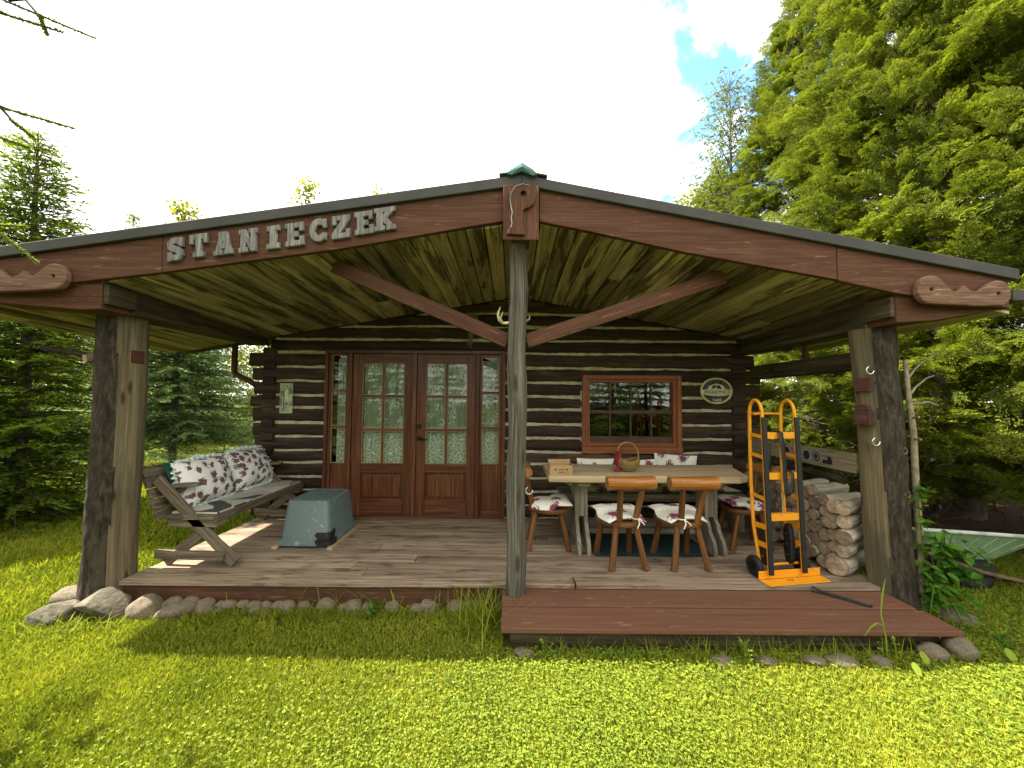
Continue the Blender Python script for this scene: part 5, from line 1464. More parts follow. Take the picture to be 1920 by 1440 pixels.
# ---- things on the log wall
pst = thing('picture_plate', 'small pale green picture of a child fixed to the log wall', 'picture', (-2.83, YW - 0.02, 1.66))
mb = MB(); mb.box(-2.912, -2.752, YW - 0.020, YW - 0.013, 1.485, 1.862); mb.build('board', plain('faded_green_print', (0.40, 0.42, 0.22), 0.5, scale=14, col2=(0.26, 0.33, 0.22)), pst)
def flat(par, name, polys, mat, y):
    m_ = MB()
    for k, pg in enumerate(polys): m_.ngon_prism([(x, y - 0.0003 * k, z) for x, z in pg][::-1], (0, 0, 0), (0, 0.0006, 0))
    return m_.build(name, mat, par)
def ell(cx, cz, rx, rz, a0=0, a1=360, n=32):
    return [(cx + rx * math.cos(R(a)), cz + rz * math.sin(R(a))) for a in np.linspace(a0, a1, n, endpoint=(a1 - a0) < 359)]
P0x, P0z = -2.912, 1.485
q = lambda u, v: (P0x + u * 0.160, P0z + v * 0.377)
mg = plain('print_green', (0.13, 0.20, 0.13), 0.5); md = plain('print_brown', (0.075, 0.065, 0.035), 0.5); mc = plain('print_cream', (0.62, 0.60, 0.36), 0.5); mgy = plain('print_grey', (0.30, 0.34, 0.27), 0.5)
flat(pst, 'printed_field', [[q(.03, .55), q(.30, .55), q(.30, .76), q(.03, .76)], [q(.70, .66), q(.97, .66), q(.97, .83), q(.70, .86)], [q(.02, .25), q(.33, .25), q(.33, .52), q(.02, .52)], [q(.72, .25), q(.97, .25), q(.97, .36), q(.72, .36)]], mg, YW - 0.0207)
flat(pst, 'printed_post', [[q(.305, .06), q(.345, .06), q(.35, .83), q(.31, .83)], [q(.06, .145), q(.29, .145), q(.29, .155), q(.06, .155)], [q(.12, .05), q(.14, .05), q(.16, .14), q(.14, .14)], [q(.22, .05), q(.24, .05), q(.26, .14), q(.24, .14)], [q(.05, .81), q(.30, .82), q(.30, .83), q(.05, .82)], [q(.13, .905), q(.36, .905), q(.36, .917), q(.13, .917)], [q(.74, .905), q(.93, .905), q(.93, .917), q(.74, .917)]], md, YW - 0.0222)
flat(pst, 'printed_dress', [[q(.42, .74), q(.48, .79), q(.62, .79), q(.68, .72), q(.68, .62), q(.74, .42), q(.70, .39), q(.55, .36), q(.36, .40), q(.43, .60), q(.38, .66)], [q(.78, .32), q(.86, .32), q(.93, .64), q(.84, .65)], [q(.2, .15), q(.27, .15), q(.27, .5), q(.2, .53)]], mc, YW - 0.0245)
flat(pst, 'printed_hair', [[q(.54 + .10 * math.cos(a), .86 + .06 * math.sin(a)) for a in np.linspace(0, 2 * math.pi, 14, endpoint=False)], [q(.50, .36), q(.61, .36), q(.60, .26), q(.50, .25)], [q(.70, .62), q(.88, .66), q(.88, .675), q(.70, .64)]], md, YW - 0.0258)
flat(pst, 'printed_face', [[q(.545 + .055 * math.cos(a), .845 + .035 * math.sin(a)) for a in np.linspace(0, 2 * math.pi, 12, endpoint=False)]], mc, YW - 0.0272)
flat(pst, 'printed_ground', [[q(.36, .08), q(.72, .08), q(.72, .22), q(.36, .24)]], mgy, YW - 0.0210)

sg = thing('oval_sign', 'oval gold and black tin beer sign on the log wall', 'sign', (2.566, YW - 0.025, 1.808))
SX, SZ_, SA, SB = 2.566, 1.808, 0.203, 0.166
gold = plain('sign_gold', (0.55, 0.53, 0.22), 0.35, scale=6, col2=(0.44, 0.42, 0.17)); pale = plain('sign_pale_gold', (0.66, 0.64, 0.40), 0.35); blk = plain('sign_black', (0.012, 0.016, 0.014), 0.35); redm = plain('sign_red', (0.20, 0.018, 0.014), 0.4); brn = plain('sign_brown', (0.10, 0.055, 0.015), 0.4); wht = plain('sign_white', (0.72, 0.72, 0.66), 0.4); gry = plain('sign_grey', (0.20, 0.24, 0.26), 0.4)
mb = MB(); mb.ngon_prism([(x, YW - 0.028, z) for x, z in ell(SX, SZ_, SA, SB, n=48)][::-1], (0, 0, 0), (0, 0.012, 0)); mb.build('plate', gold, sg, bevel=0.003)
s = lambda u, v: (SX + u * SA, SZ_ + v * SB)
sell = lambda cu_, cv, ru, rv, a0=0, a1=360, n=32: ell(SX + cu_ * SA, SZ_ + cv * SB, ru * SA, rv * SB, a0, a1, n)
flat(sg, 'dark_field', [sell(0, 0, .87, .86, n=44)], blk, YW - 0.0292)
flat(sg, 'pale_arch', [sell(0, .02, .58, .52, 0, 180, 24)], pale, YW - 0.0304)
flat(sg, 'dark_cowl', [sell(0, .02, .34, .46, 0, 180, 20)], blk, YW - 0.0316)
flat(sg, 'monk_head', [sell(0, .46, .10, .11), sell(-.06, .12, .11, .15)], gold, YW - 0.0328)
band = [s(u, .12 + 0.10 * (1 - (u / .97) ** 2) - .06) for u in np.linspace(-.97, .97, 20)] + [s(u, -.24 - 0.16 * (1 - (u / .90) ** 2)) for u in np.linspace(.90, -.90, 20)]
flat(sg, 'banner', [band[::-1]], pale, YW - 0.0345)
flat(sg, 'red_ribbon', [[s(-.40, -.58), s(.40, -.58), s(.34, -.68), s(.40, -.84), s(-.40, -.84), s(-.34, -.68)][::-1]], redm, YW - 0.0345)
mb = MB()
tw = text_solid('SMÄDNÝ MNÍCH', 0.056, 0.001, Matrix.Translation((SX, YW - 0.0362, SZ_ - 0.016)) @ Matrix.Diagonal((0.78, 1, 1.15, 1))); add_solid(mb, tw); mb.build('lettering', brn, sg)
mb = MB(); add_solid(mb, text_solid('ŠARIŠ', 0.044, 0.001, Matrix.Translation((SX, YW - 0.0362, SZ_ - 0.708 * SB)))); mb.build('lettering', wht, sg)
mb = MB(); word2 = 'KAPUCÍNE PIVO'
for k, c_ in enumerate(word2):
    if c_ == ' ': continue
    a = R(158 - 136 * k / (len(word2) - 1))
    px_, pz_ = SX + 0.725 * SA * math.cos(a), SZ_ + 0.70 * SB * math.sin(a)
    M_ = Matrix.Translation((px_, YW - 0.0310, pz_)) @ Matrix.Rotation(-(a - math.pi / 2), 4, 'Y')
    add_solid(mb, text_solid(c_, 0.036, 0.001, M_))
mb.build('lettering', gry, sg)

# dried bundle hanging on the gable logs
hb = thing('dried_bundle', 'dried twisted vine bundle hanging on the upper log wall left of the centre post', 'bundle', (-0.52, YW - 0.04, 2.62))
mb = MB()
for k in range(3):
    mb.tube([(-0.66 + 0.015 * k, YW - 0.05, 2.735 - 0.012 * k), (-0.56, YW - 0.06, 2.76 - 0.02 * k), (-0.47, YW - 0.05, 2.745 - 0.015 * k), (-0.43, YW - 0.05, 2.70), (-0.47, YW - 0.055, 2.675 + 0.01 * k), (-0.55, YW - 0.05, 2.715 - 0.01 * k)], 0.009, 6)
mb.build('twist', M['rope'], hb)
mb = MB()
for k in range(16):
    x = -0.56 + 0.07 * random.random(); l_ = random.uniform(0.14, 0.30)
    mb.tube([(x, YW - 0.045, 2.63), (x + random.uniform(-0.01, 0.01), YW - 0.05, 2.60 - l_ * 0.5), (x + random.uniform(-0.02, 0.02), YW - 0.05, 2.60 - l_)], 0.0035, 5)
mb.tube([(-0.52, YW - 0.05, 2.70), (-0.52, YW - 0.05, 2.62)], 0.006, 5)
mb.build('stem', M['rope'], hb)

# ---- wheelbarrow
wbr = thing('wheelbarrow', 'green plastic wheelbarrow with a fat black tyre parked beside the porch, tilted away', 'wheelbarrow', (3.95, 3.55, 0))
wbr.rotation_euler = (R(-15), 0, 0); wbr.location = (4.03, 3.50, 0)
def ring_(x0, x1, y0, y1, z0, z1, r):
    pts = tubsec(0, x0, x1, y0, y1, r)
    return [Vector((p.x, p.y, z0 + (z1 - z0) * (p.x - x0) / (x1 - x0))) for p in pts]
rows = [ring_(3.42, 4.55, 3.24, 3.86, .54, .475, .10), ring_(3.42, 4.545, 3.245, 3.855, .515, .45, .10), ring_(3.50, 4.10, 3.33, 3.77, .31, .28, .08)]
rin = [ring_(3.50, 4.08, 3.345, 3.755, .322, .292, .08), ring_(3.45, 4.52, 3.265, 3.835, .54, .475, .10), rows[0]]
mb = MB(); mb.grid(rows[1:], closed=True, smooth=True, su=1); mb.grid(rin[:2], closed=True); n_ = len(rows[2]); mb.add(rows[2], [tuple(range(n_))[::-1]], [[(0, 0)] * n_]); mb.add(rin[0], [tuple(range(n_))], [[(0, 0)] * n_])
tr = mb.build('tray', M['barrow'], wbr)
mb = MB(); mb.tube([p + Vector((0, 0, -0.012)) for p in rows[0]] + [rows[0][0] + Vector((0, 0, -0.012))], 0.017, 8, caps=False); mb.build('rim', M['barrow_rim'], tr)
mb = MB()
for k in range(6):
    a = rows[2][0].lerp(rows[1][0], 0); 
    x_t = 3.62 + k * 0.15; x_b = 3.58 + k * 0.095
    mb.tube([(x_b, 3.326, .31), (x_t, 3.243, .50 - 0.01 * k)], 0.006, 5)
mb.build('tray_rib', M['barrow'], tr)
cpt = Vector((4.06, 3.55, 0.205)); 
prof = [(0.09, -0.045), (0.15, -0.062), (0.19, -0.05), (0.205, -0.02), (0.205, 0.02), (0.19, 0.05), (0.15, 0.062), (0.09, 0.045)]
rows = [[cpt + Vector((r_ * math.cos(a), h_, r_ * math.sin(a))) for a in np.linspace(0, 2 * math.pi, 30, endpoint=False)] for r_, h_ in prof]
mb = MB(); mb.grid(rows, closed=True); wl = mb.build('wheel', M['black'], wbr)
mb = MB(); mb.tube([cpt + Vector((0, -0.05, 0)), cpt + Vector((0, 0.05, 0))], 0.092, 18); mb.build('rim', M['iron'], wl)
for s_ in (-1, 1):
    mb = MB(); mb.tube([(3.16, 3.55 + s_ * 0.27, 0.46), (3.6, 3.55 + s_ * 0.2, 0.31), (4.06, 3.55 + s_ * 0.11, 0.17), (4.45, 3.55 + s_ * 0.085, 0.085)], 0.019, 8); mb.build('handle', M['litter'], wbr)
    mb = MB(); mb.tube([(3.55, 3.55 + s_ * 0.2, 0.32), (3.50, 3.55 + s_ * 0.22, 0.0)], 0.014, 8); mb.build('leg', M['iron'], wbr)
mb = MB(); mb.tube([(4.43, 3.46, 0.09), (4.43, 3.64, 0.09)], 0.016, 8); mb.build('nose_bar', M['iron'], wbr)

# ---- stones
def hull_rock(c, rad, seed, npts=20, sub=2, amp=0.05):
    rr = random.Random(seed)
    bm = bmesh.new()
    for k in range(npts):
        v = Vector((rr.gauss(0, 1), rr.gauss(0, 1), rr.gauss(0, 1))).normalized()
        bm.verts.new(Vector((v.x * rad[0], v.y * rad[1], v.z * rad[2])) * rr.uniform(0.92, 1.08))
    g_ = bmesh.ops.convex_hull(bm, input=bm.verts)
    bmesh.ops.delete(bm, geom=[v for v in bm.verts if not v.link_faces], context='VERTS')
    bmesh.ops.triangulate(bm, faces=bm.faces[:])
    for _ in range(sub + 1): bmesh.ops.subdivide_edges(bm, edges=bm.edges[:], cuts=1, use_grid_fill=True)
    bmesh.ops.smooth_vert(bm, verts=bm.verts, factor=0.5, use_axis_x=True, use_axis_y=True, use_axis_z=True)
    for v in bm.verts:
        nv = v.co.normalized()
        v.co += nv * amp * min(rad) * (mnoise.fractal(v.co * 7 + Vector((seed, 0, 0)), 1.0, 2.0, 4))
    me = bpy.data.meshes.new('boulder'); bm.to_mesh(me); bm.free()
    for p in me.polygons: p.use_smooth = False
    return me
def round_stone(seed, amp=0.16):
    bm = bmesh.new(); bmesh.ops.create_icosphere(bm, subdivisions=4, radius=1)
    for v in bm.verts:
        v.co *= 1 + amp * mnoise.noise(v.co * 1.3 + Vector((seed * 3.1, 0, 0))) + 0.04 * mnoise.noise(v.co * 4 + Vector((seed, 2, 0)))
    me = bpy.data.meshes.new('fieldstone'); bm.to_mesh(me); bm.free()
    for p in me.polygons: p.use_smooth = True
    return me
for (c, rad, seed, rz, lb, tilt) in (((-3.08, 2.98, 0.06), (0.20, 0.14, 0.155), 5, 0.2, 'large angular grey boulder at the foot of the left porch post', 0.15),
                         ((-3.36, 2.93, 0.02), (0.17, 0.14, 0.13), 17, 0.4, 'low lumpy brown grey boulder left of the big one by the post', -0.1)):
    me = hull_rock(c, rad, seed); me.materials.append(M['rock'])
    o = bpy.data.objects.new('boulder', me); COL.objects.link(o); o.location = c; o.rotation_euler = (0, tilt, rz); tag(o, lb, 'boulder', 'rocks round the left post')
smesh = [round_stone(k) for k in range(6)]
for me in smesh: me.materials.append(M['stone'])
GS = 'rounded stones edging the deck'
def stone(x, y, r, lb, fl=0.7, el=1.25, rz=None, z=None):
    o = bpy.data.objects.new('fieldstone', random.choice(smesh)); COL.objects.link(o)
    o.location = (x, y, r * fl * 0.45 if z is None else z); o.scale = (r * el, r, r * fl); o.rotation_euler = (random.uniform(-0.25, 0.25), random.uniform(-0.25, 0.25), random.uniform(-0.5, 0.5) if rz is None else rz)
    tag(o, lb, 'stone', GS); return o
stone(-3.55, 3.22, 0.11, 'long flat tan stone behind the left porch post', 0.7, 1.5, 0.05)
stone(-2.80, 3.02, 0.105, 'big round tan stone right of the angular boulder', 0.95, 1.1)
stone(-2.57, 3.02, 0.085, 'broad low stone in the front row beside the big round one', 0.7, 1.6)
SL = 'small rounded stone in the row along the left deck front'
x = -2.66
while x < -0.22:
    r_ = random.choice((0.034, 0.042, 0.048, 0.058, 0.064)) * random.uniform(0.92, 1.08)
    if random.random() < 0.30 and x < -1.9: stone(x + 0.02, 3.065 + random.uniform(-0.02, 0.01), r_, SL, 0.8, 1.3)
    if random.random() < 0.22 and x > -1.6: x += 0.09
    stone(x, 3.105 + random.uniform(-0.015, 0.012), r_, SL, 0.85, 1.25, z=0.04 if x < -1.9 else 0.03)
    x += r_ * random.uniform(1.95, 2.35)
SL2 = 'half buried rounded stone in front of the brown step'
for (x, y, r_) in ((1.95, 2.54, 0.06), (2.12, 2.53, 0.07), (2.38, 2.53, 0.06), (0.1, 2.60, 0.05), (1.35, 2.53, 0.05), (1.65, 2.54, 0.05)): stone(x, y, r_, SL2, 0.5, 1.5)
stone(2.78, 2.60, 0.075, 'flat pale stone under the right corner of the brown step', 0.8, 1.4)
stone(2.96, 2.60, 0.08, 'tilted pale stone leaning at the right corner of the brown step', 0.9, 1.4, 0.9, 0.06)
stone(3.42, 3.00, 0.085, 'long grey stone in the grass below the wheelbarrow wheel', 0.7, 1.5, -0.4)
stone(-0.08, 3.09, 0.05, 'small stone wedged between deck front and brown step', 0.9, 1.2)

# ================================================================== vegetation
M['grass'] = leafmat('lawn_grass', (0.085, 0.135, 0.010), (0.42, 0.43, 0.042), 0.38, 0.6)
M['clover'] = leafmat('clover_leaf', (0.085, 0.15, 0.014), (0.30, 0.37, 0.042), 0.36, 0.6)
M['spruce'] = leafmat('spruce_needles', (0.040, 0.085, 0.013), (0.22, 0.275, 0.036), 0.52, 0.6)
M['blue_spruce'] = leafmat('blue_spruce_needles', (0.045, 0.085, 0.034), (0.20, 0.265, 0.11), 0.48, 0.6, (1.2, 1.25, 0.7))
M['cedar'] = leafmat('cedar_sprays', (0.030, 0.054, 0.008), (0.200, 0.232, 0.030), 0.38, 0.6, (1.2, 1.25, 0.5))
M['broadleaf'] = leafmat('pale_broad_leaves', (0.10, 0.14, 0.012), (0.30, 0.30, 0.03), 0.45, 0.5)
M['larch'] = leafmat('larch_needles', (0.07, 0.10, 0.03), (0.20, 0.23, 0.07), 0.4, 0.6)
M['vine'] = leafmat('vine_leaves', (0.030, 0.095, 0.012), (0.105, 0.22, 0.022), 0.35, 0.4)
M['tree_bark'] = plain('grey_brown_bark', (0.13, 0.10, 0.075), 0.95, scale=9, col2=(0.055, 0.042, 0.032), bmp=0.8)
M['dry_pole'] = plain('dry_pale_sapling', (0.30, 0.25, 0.16), 0.9, scale=16, col2=(0.18, 0.145, 0.09), bmp=0.4)

def rand(n, a=0.0, b=1.0): return rng.uniform(a, b, n)

# ---- lawn blades: short grass with clover patches, finer near the path of the eye
def on_lawn(x, y):
    ok = ~((x > -3.12) & (x < 2.98) & (y > 3.14))
    ok &= ~((x > -0.05) & (x < 2.98) & (y > 2.62))
    ok &= ~((x > -3.45) & (x < 3.2) & (y > 4.8))
    e = x * 0.5 + y * 0.5
    ok &= ~((x > 3.2) & (e > 4.9))
    return ok
def ground_samples(n, far=24.0):
    inv = rng.uniform(1 / far, 1 / 1.35, n)
    y = 1 / inv
    x = rng.uniform(-1.62, 1.62, n) * y
    k = on_lawn(x, y)
    return x[k], y[k]
def fnoise(x, y, s, seed):
    r = np.random.default_rng(seed); v = np.zeros_like(x)
    for _ in range(7):
        a = r.uniform(0, 2 * math.pi); f = s * r.uniform(0.6, 2.2)
        v += np.sin((x * math.cos(a) + y * math.sin(a)) * f + r.uniform(0, 6.28))
    return v / 7
x, y = ground_samples(620000)
n = len(x); d = np.sqrt(x * x + y * y)
L = np.clip(0.0125 * d, 0.024, 0.08) * rand(n, 0.55, 1.35); W = np.clip(0.0022 * d, 0.0040, 0.020) * rand(n, 0.8, 1.2)
az = rand(n, 0, 2 * math.pi); lean_ = rand(n, 0.25, 1.5)
D = np.stack([np.cos(az) * lean_, np.sin(az) * lean_, np.ones(n)], 1); D = unit(D)
Nn = unit(rng.normal(size=(n, 3)) + np.array([0, 0, 0.2]))
base = np.stack([x, y, np.zeros(n)], 1)
pn = 0.5 + 0.55 * fnoise(x, y, 1.6, 3) + 0.35 * fnoise(x, y, 6.0, 4)
side_ = np.clip((-x - 3.0) * 0.3, 0, 0.10)
col_ = np.clip(0.12 + 0.62 * pn + rng.normal(0, 0.24, n) - side_, 0, 1)
lawn_grass = quads_object('grass', diamonds(base, D, Nn, L, W, 0.35), col_, M['grass'])
tag(lawn_grass, 'short yellow green grass blades of the lawn', 'grass', kind='stuff')
x, y = ground_samples(240000, 12.0)
keep = (fnoise(x, y, 1.3, 9) * 1.5 + 0.30 * x + rng.normal(0, 0.7, len(x))) > 1.0
x, y = x[keep], y[keep]; n = len(x); d = np.sqrt(x * x + y * y)
hz = rand(n, 0.015, 0.045)
cx = np.repeat(x, 3); cy = np.repeat(y, 3); cz = np.repeat(hz, 3); a0 = np.repeat(rand(n, 0, 6.28), 3) + np.tile([0, 2.094, 4.189], n)
m_ = 3 * n
D = unit(np.stack([np.cos(a0), np.sin(a0), rand(m_, -0.25, 0.45)], 1))
Nn = unit(np.stack([rng.normal(0, 0.3, m_), rng.normal(0, 0.3, m_), np.ones(m_)], 1))
s_ = np.repeat(np.clip(0.0036 * d, 0.007, 0.02), 3) * rand(m_, 0.75, 1.2)
clv = quads_object('clover', diamonds(np.stack([cx, cy, cz], 1), D, Nn, s_, s_ * 0.95, 0.6), np.repeat(rand(n), 3), M['clover'])
tag(clv, 'pale green clover leaves spread through the lawn', 'clover', kind='stuff')

def curved_blades(px, py, pz, Ln, Wd, seed, spread=0.7, droop=0.9, segs=4):
    """long arching blades, each a strip of `segs` quads"""
    r = np.random.default_rng(seed); n = len(px)
    az = r.uniform(0, 6.283, n); sp = r.uniform(0.15, spread, n)
    P = np.stack([px, py, pz], 1)
    hd = np.stack([np.cos(az), np.sin(az), np.zeros(n)], 1); sdv = np.stack([-np.sin(az), np.cos(az), np.zeros(n)], 1)
    def at(t): return P + hd * (Ln * (sp * t + 0.45 * sp * t * t))[:, None] + np.array([0, 0, 1.0]) * (Ln * (t - droop * sp * t * t * 0.6))[:, None]
    out = []
    for k in range(segs):
        t0, t1 = k / segs, (k + 1) / segs
        w0, w1 = Wd * (1 - t0 ** 2) * 0.5 + 0.0004, Wd * (1 - t1 ** 2) * 0.5 + 0.0004
        a, b_ = at(t0), at(t1)
        out.append(np.stack([a - sdv * w0[:, None], a + sdv * w0[:, None], b_ + sdv * w1[:, None], b_ - sdv * w1[:, None]], 1))
    return np.concatenate(out, 0), np.tile(r.uniform(0, 1, n), segs)
def tuft(name, c, rad, n, l0, l1, wd, seed, label, spread=0.7, mat='grass'):
    r = np.random.default_rng(seed)
    px = c[0] + r.normal(0, rad[0], n); py = c[1] + r.normal(0, rad[1], n)
    V, q = curved_blades(px - c[0], py - c[1], np.zeros(n), r.uniform(l0, l1, n), r.uniform(wd * 0.6, wd, n), seed, spread)
    o = quads_object(name, V, q * 0.55, M[mat], loc=(c[0], c[1], 0)); tag(o, label, 'grass tuft', kind='stuff' if 'fringe' in label else None); return o
tuft('grass_tuft', (-0.17, 2.90), (0.10, 0.11), 190, 0.14, 0.36, 0.010, 5, 'tall arching grass tuft at the left corner of the brown step', 0.8)
tuft('grass_tuft', (-1.42, 3.06), (0.30, 0.02), 34, 0.10, 0.34, 0.006, 6, 'fringe of thin wiry grass stems before the stone row near the tub', 0.9)
tuft('grass_tuft', (-0.55, 3.04), (0.2, 0.03), 36, 0.10, 0.28, 0.007, 8, 'sparse fringe of grass stems by the last stones before the brown step', 0.9)
tuft('grass_tuft', (1.2, 2.57), (0.75, 0.025), 260, 0.05, 0.19, 0.005, 9, 'fringe of thin grass along the front of the brown step', 0.7)
tuft('grass_tuft', (2.2, 2.56), (0.5, 0.03), 200, 0.05, 0.20, 0.005, 10, 'fringe of grass before the right half of the brown step', 0.7)
tuft('grass_tuft', (-3.15, 2.80), (0.16, 0.06), 170, 0.05, 0.15, 0.009, 11, 'fringe of pale weedy grass in front of the angular boulder', 0.9)
tuft('grass_tuft', (-1.55, 3.01), (0.75, 0.03), 1100, 0.03, 0.12, 0.006, 12, 'fringe of shaded grass growing up against the stone row', 1.0)
# leafy weeds by the step and stones
def weed(name, c, n, h, sz, seed, label, cat='weed', rad=0.03, mat='vine'):
    r = np.random.default_rng(seed); t_ = thing(name, label, cat, (c[0], c[1], 0))
    m_ = MB(); B = []; D = []; S = []
    for k in range(n):
        bx, by = r.normal(0, rad, 2); tx, ty = bx + r.normal(0, h * 0.25), by + r.normal(0, h * 0.2); hh = h * r.uniform(0.6, 1.05)
        m_.tube([(bx, by, 0), ((bx + tx) / 2, (by + ty) / 2, hh * 0.6), (tx, ty, hh)], [0.003, 0.0025, 0.0015], 5)
        for q in range(int(5 + hh * 30)):
            f_ = r.uniform(0.25, 1.0); B.append((bx + (tx - bx) * f_, by + (ty - by) * f_, hh * f_)); a = r.uniform(0, 6.28); D.append((math.cos(a), math.sin(a), r.uniform(-0.2, 0.6))); S.append(sz * r.uniform(0.6, 1.2))
    lbuild(m_, 'stem', M[mat], t_)
    B = np.array(B); D = unit(np.array(D)); S = np.array(S)
    Nn = unit(np.array([0, 0, 1.0]) + r.normal(0, 0.35, (len(B), 3)))
    quads_object('leaves', diamonds(B, D, Nn, S, S * 0.55, 0.5), r.uniform(0, 1, len(B)), M[mat], parent=t_)
    return t_
weed('leafy_weed', (2.47, 2.535), 5, 0.15, 0.035, 3, 'leafy green weed at the foot of the tall dry stalk before the step', mat='clover')
weed('leafy_weed', (-1.05, 3.05), 4, 0.16, 0.035, 5, 'small leafy weed between the stones in front of the deck')
weed('leafy_weed', (-1.0, 2.98), 0 + 2, 0.12, 0.05, 15, 'low broad weed in shade near the middle of the stone row')
weed('leafy_weed', (1.55, 2.56), 5, 0.13, 0.022, 6, 'clover like weed against the front of the brown step', mat='clover')
weed('leafy_weed', (0.25, 2.56), 6, 0.12, 0.020, 7, 'clover like weed at the left end of the brown step front', mat='clover')
# round pale weed leaves in the sun by the right corner
for k, (x_, y_, s_) in enumerate(((2.62, 2.47, 0.075), (2.48, 2.38, 0.07), (3.22, 2.50, 0.085))):
    V = []
    base = np.array([[0, 0, 0.012], [0, 0, 0.012], [0, 0, 0.012]]); a0 = 1.57 + 0.4 * k
    D = unit(np.array([[math.cos(a0), math.sin(a0), 1.5], [math.cos(a0 + 2.2), math.sin(a0 + 2.2), 0.6], [math.cos(a0 - 2), math.sin(a0 - 2), 0.5]]))
    poly = []
    for i_ in range(3):
        d_ = Vector(D[i_]); sd_ = d_.cross(Vector((0.1, -1, 0.4))).normalized(); s2 = s_ * (1 if i_ == 0 else 0.6)
        poly.append([tuple(Vector(base[i_]) + d_ * s2 * (0.25 + 0.5 * (1 - math.cos(a))) + sd_ * s2 * 0.36 * math.sin(a)) for a in np.linspace(0, 2 * math.pi, 10, endpoint=False)])
    o = quads_object('broad_weed', np.array(poly), np.array([0.95, 0.7, 0.6]), M['clover'], per=10, loc=(x_, y_, 0))
    tag(o, ['broad pale weed rosette just before the right corner of the step', 'broad pale weed rosette standing closest to the viewer near the step corner', 'broad pale weed rosette in the sunny grass right of the stones'][k], 'weed')
# tall dry stalk in front of the step
stl = thing('dry_stalk', 'tall thin pale dry grass stalk with one bent leaf before the step', 'stalk', (2.44, 2.56, 0))
m_ = MB(); m_.tube([(2.44, 2.56, 0), (2.435, 2.56, 0.15), (2.415, 2.57, 0.30), (2.43, 2.57, 0.42), (2.455, 2.57, 0.52)], [0.004, 0.004, 0.0045, 0.006, 0.001], 6); m_.build('stem', M['clover'], stl)
m_ = MB(); m_.tube([(2.428, 2.56, 0.22), (2.37, 2.55, 0.245), (2.32, 2.54, 0.225), (2.27, 2.53, 0.175)], [0.003, 0.006, 0.005, 0.001], 6); m_.build('blade', M['clover'], stl)

# ---- conifer crowns
def spruce_arrays(H, Rb, z0, seed, whorl=0.20, per=6, twig=0.065, leaf=(0.075, 0.020), tip_up=0.25, droop=0.30, sparse=1.0, zfun=None, azr=None):
    r = np.random.default_rng(seed)
    B = []; D = []; Nl = []; Ls = []; Ws = []; Q = []
    limbs = []
    z = z0
    while z < H - 0.12:
        f = (z - z0) / (H - z0)
        Lz = (zfun(f) if zfun else (1 - f) ** 0.9) * Rb
        nb = max(3, int(per * r.uniform(0.8, 1.25)))
        a0 = r.uniform(0, 6.28)
        for k in range(nb):
            a = a0 + k * 6.283 / nb + r.normal(0, 0.22)
            if azr is not None and not azr(a, r): continue
            Lb = max(0.10, Lz * r.uniform(0.72, 1.12))
            zz = z + r.uniform(-0.08, 0.08)
            up_ = tip_up * (0.4 + 1.6 * f); dr = droop * (1.25 - f)
            h = np.array([math.cos(a), math.sin(a), 0.0]); sd_ = np.array([-math.sin(a), math.cos(a), 0.0])
            def pos(t): return np.outer(t, h) * Lb + np.array([0, 0, 1.0]) * (zz + Lb * (up_ * t - dr * t ** 1.6 + 0.22 * t ** 4 * dr * 2))[:, None]
            limbs.append([tuple(p) for p in pos(np.array([0.0, 0.33, 0.66, 0.97]))] + [Lb])
            nt = max(4, int(Lb / twig * sparse))
            t = np.linspace(0.12, 1.0, nt) + r.normal(0, 0.01, nt)
            sg_ = np.where(np.arange(nt) % 2 == 0, 1, -1)
            tl = np.clip(Lb * 0.42 * (1 - 0.80 * t) + 0.06, 0.06, 0.55) * r.uniform(0.7, 1.25, nt)
            p0 = pos(np.clip(t, 0, 1))
            td = unit(h[None] * r.uniform(0.5, 0.9, nt)[:, None] + sd_[None] * (sg_ * r.uniform(0.55, 0.95, nt))[:, None] + np.array([0, 0, 1.0])[None] * r.normal(-0.10, 0.16, nt)[:, None])
            nl = np.maximum(2, (tl / (leaf[0] * 0.42)).astype(int))
            idx = np.repeat(np.arange(nt), nl * 2)
            cnt = len(idx)
            w_ = r.uniform(0, 1, cnt)
            bp = p0[idx] + td[idx] * (tl[idx] * w_)[:, None] + np.array([0, 0, -1.0]) * (0.25 * tl[idx] * w_ ** 2)[:, None]
            s2 = np.cross(td[idx], np.array([0, 0, 1.0]))
            dd = unit(td[idx] * 0.85 + s2 * r.choice([-1, 1], cnt)[:, None] * r.uniform(0.2, 0.8, cnt)[:, None] + np.array([0, 0, 1.0]) * r.normal(0.05, 0.22, cnt)[:, None])
            B.append(bp); D.append(dd); Nl.append(unit(np.array([0, 0, 1.0]) + r.normal(0, 0.45, (cnt, 3))))
            Ls.append(leaf[0] * r.uniform(0.7, 1.3, cnt)); Ws.append(leaf[1] * r.uniform(0.7, 1.3, cnt))
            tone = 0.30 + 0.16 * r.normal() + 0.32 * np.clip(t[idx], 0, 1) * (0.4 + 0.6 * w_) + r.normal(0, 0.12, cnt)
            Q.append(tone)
        z += whorl * r.uniform(0.8, 1.2) * (1.15 - 0.5 * f)
    return np.concatenate(B), np.concatenate(D), np.concatenate(Nl), np.concatenate(Ls), np.concatenate(Ws), np.concatenate(Q), limbs

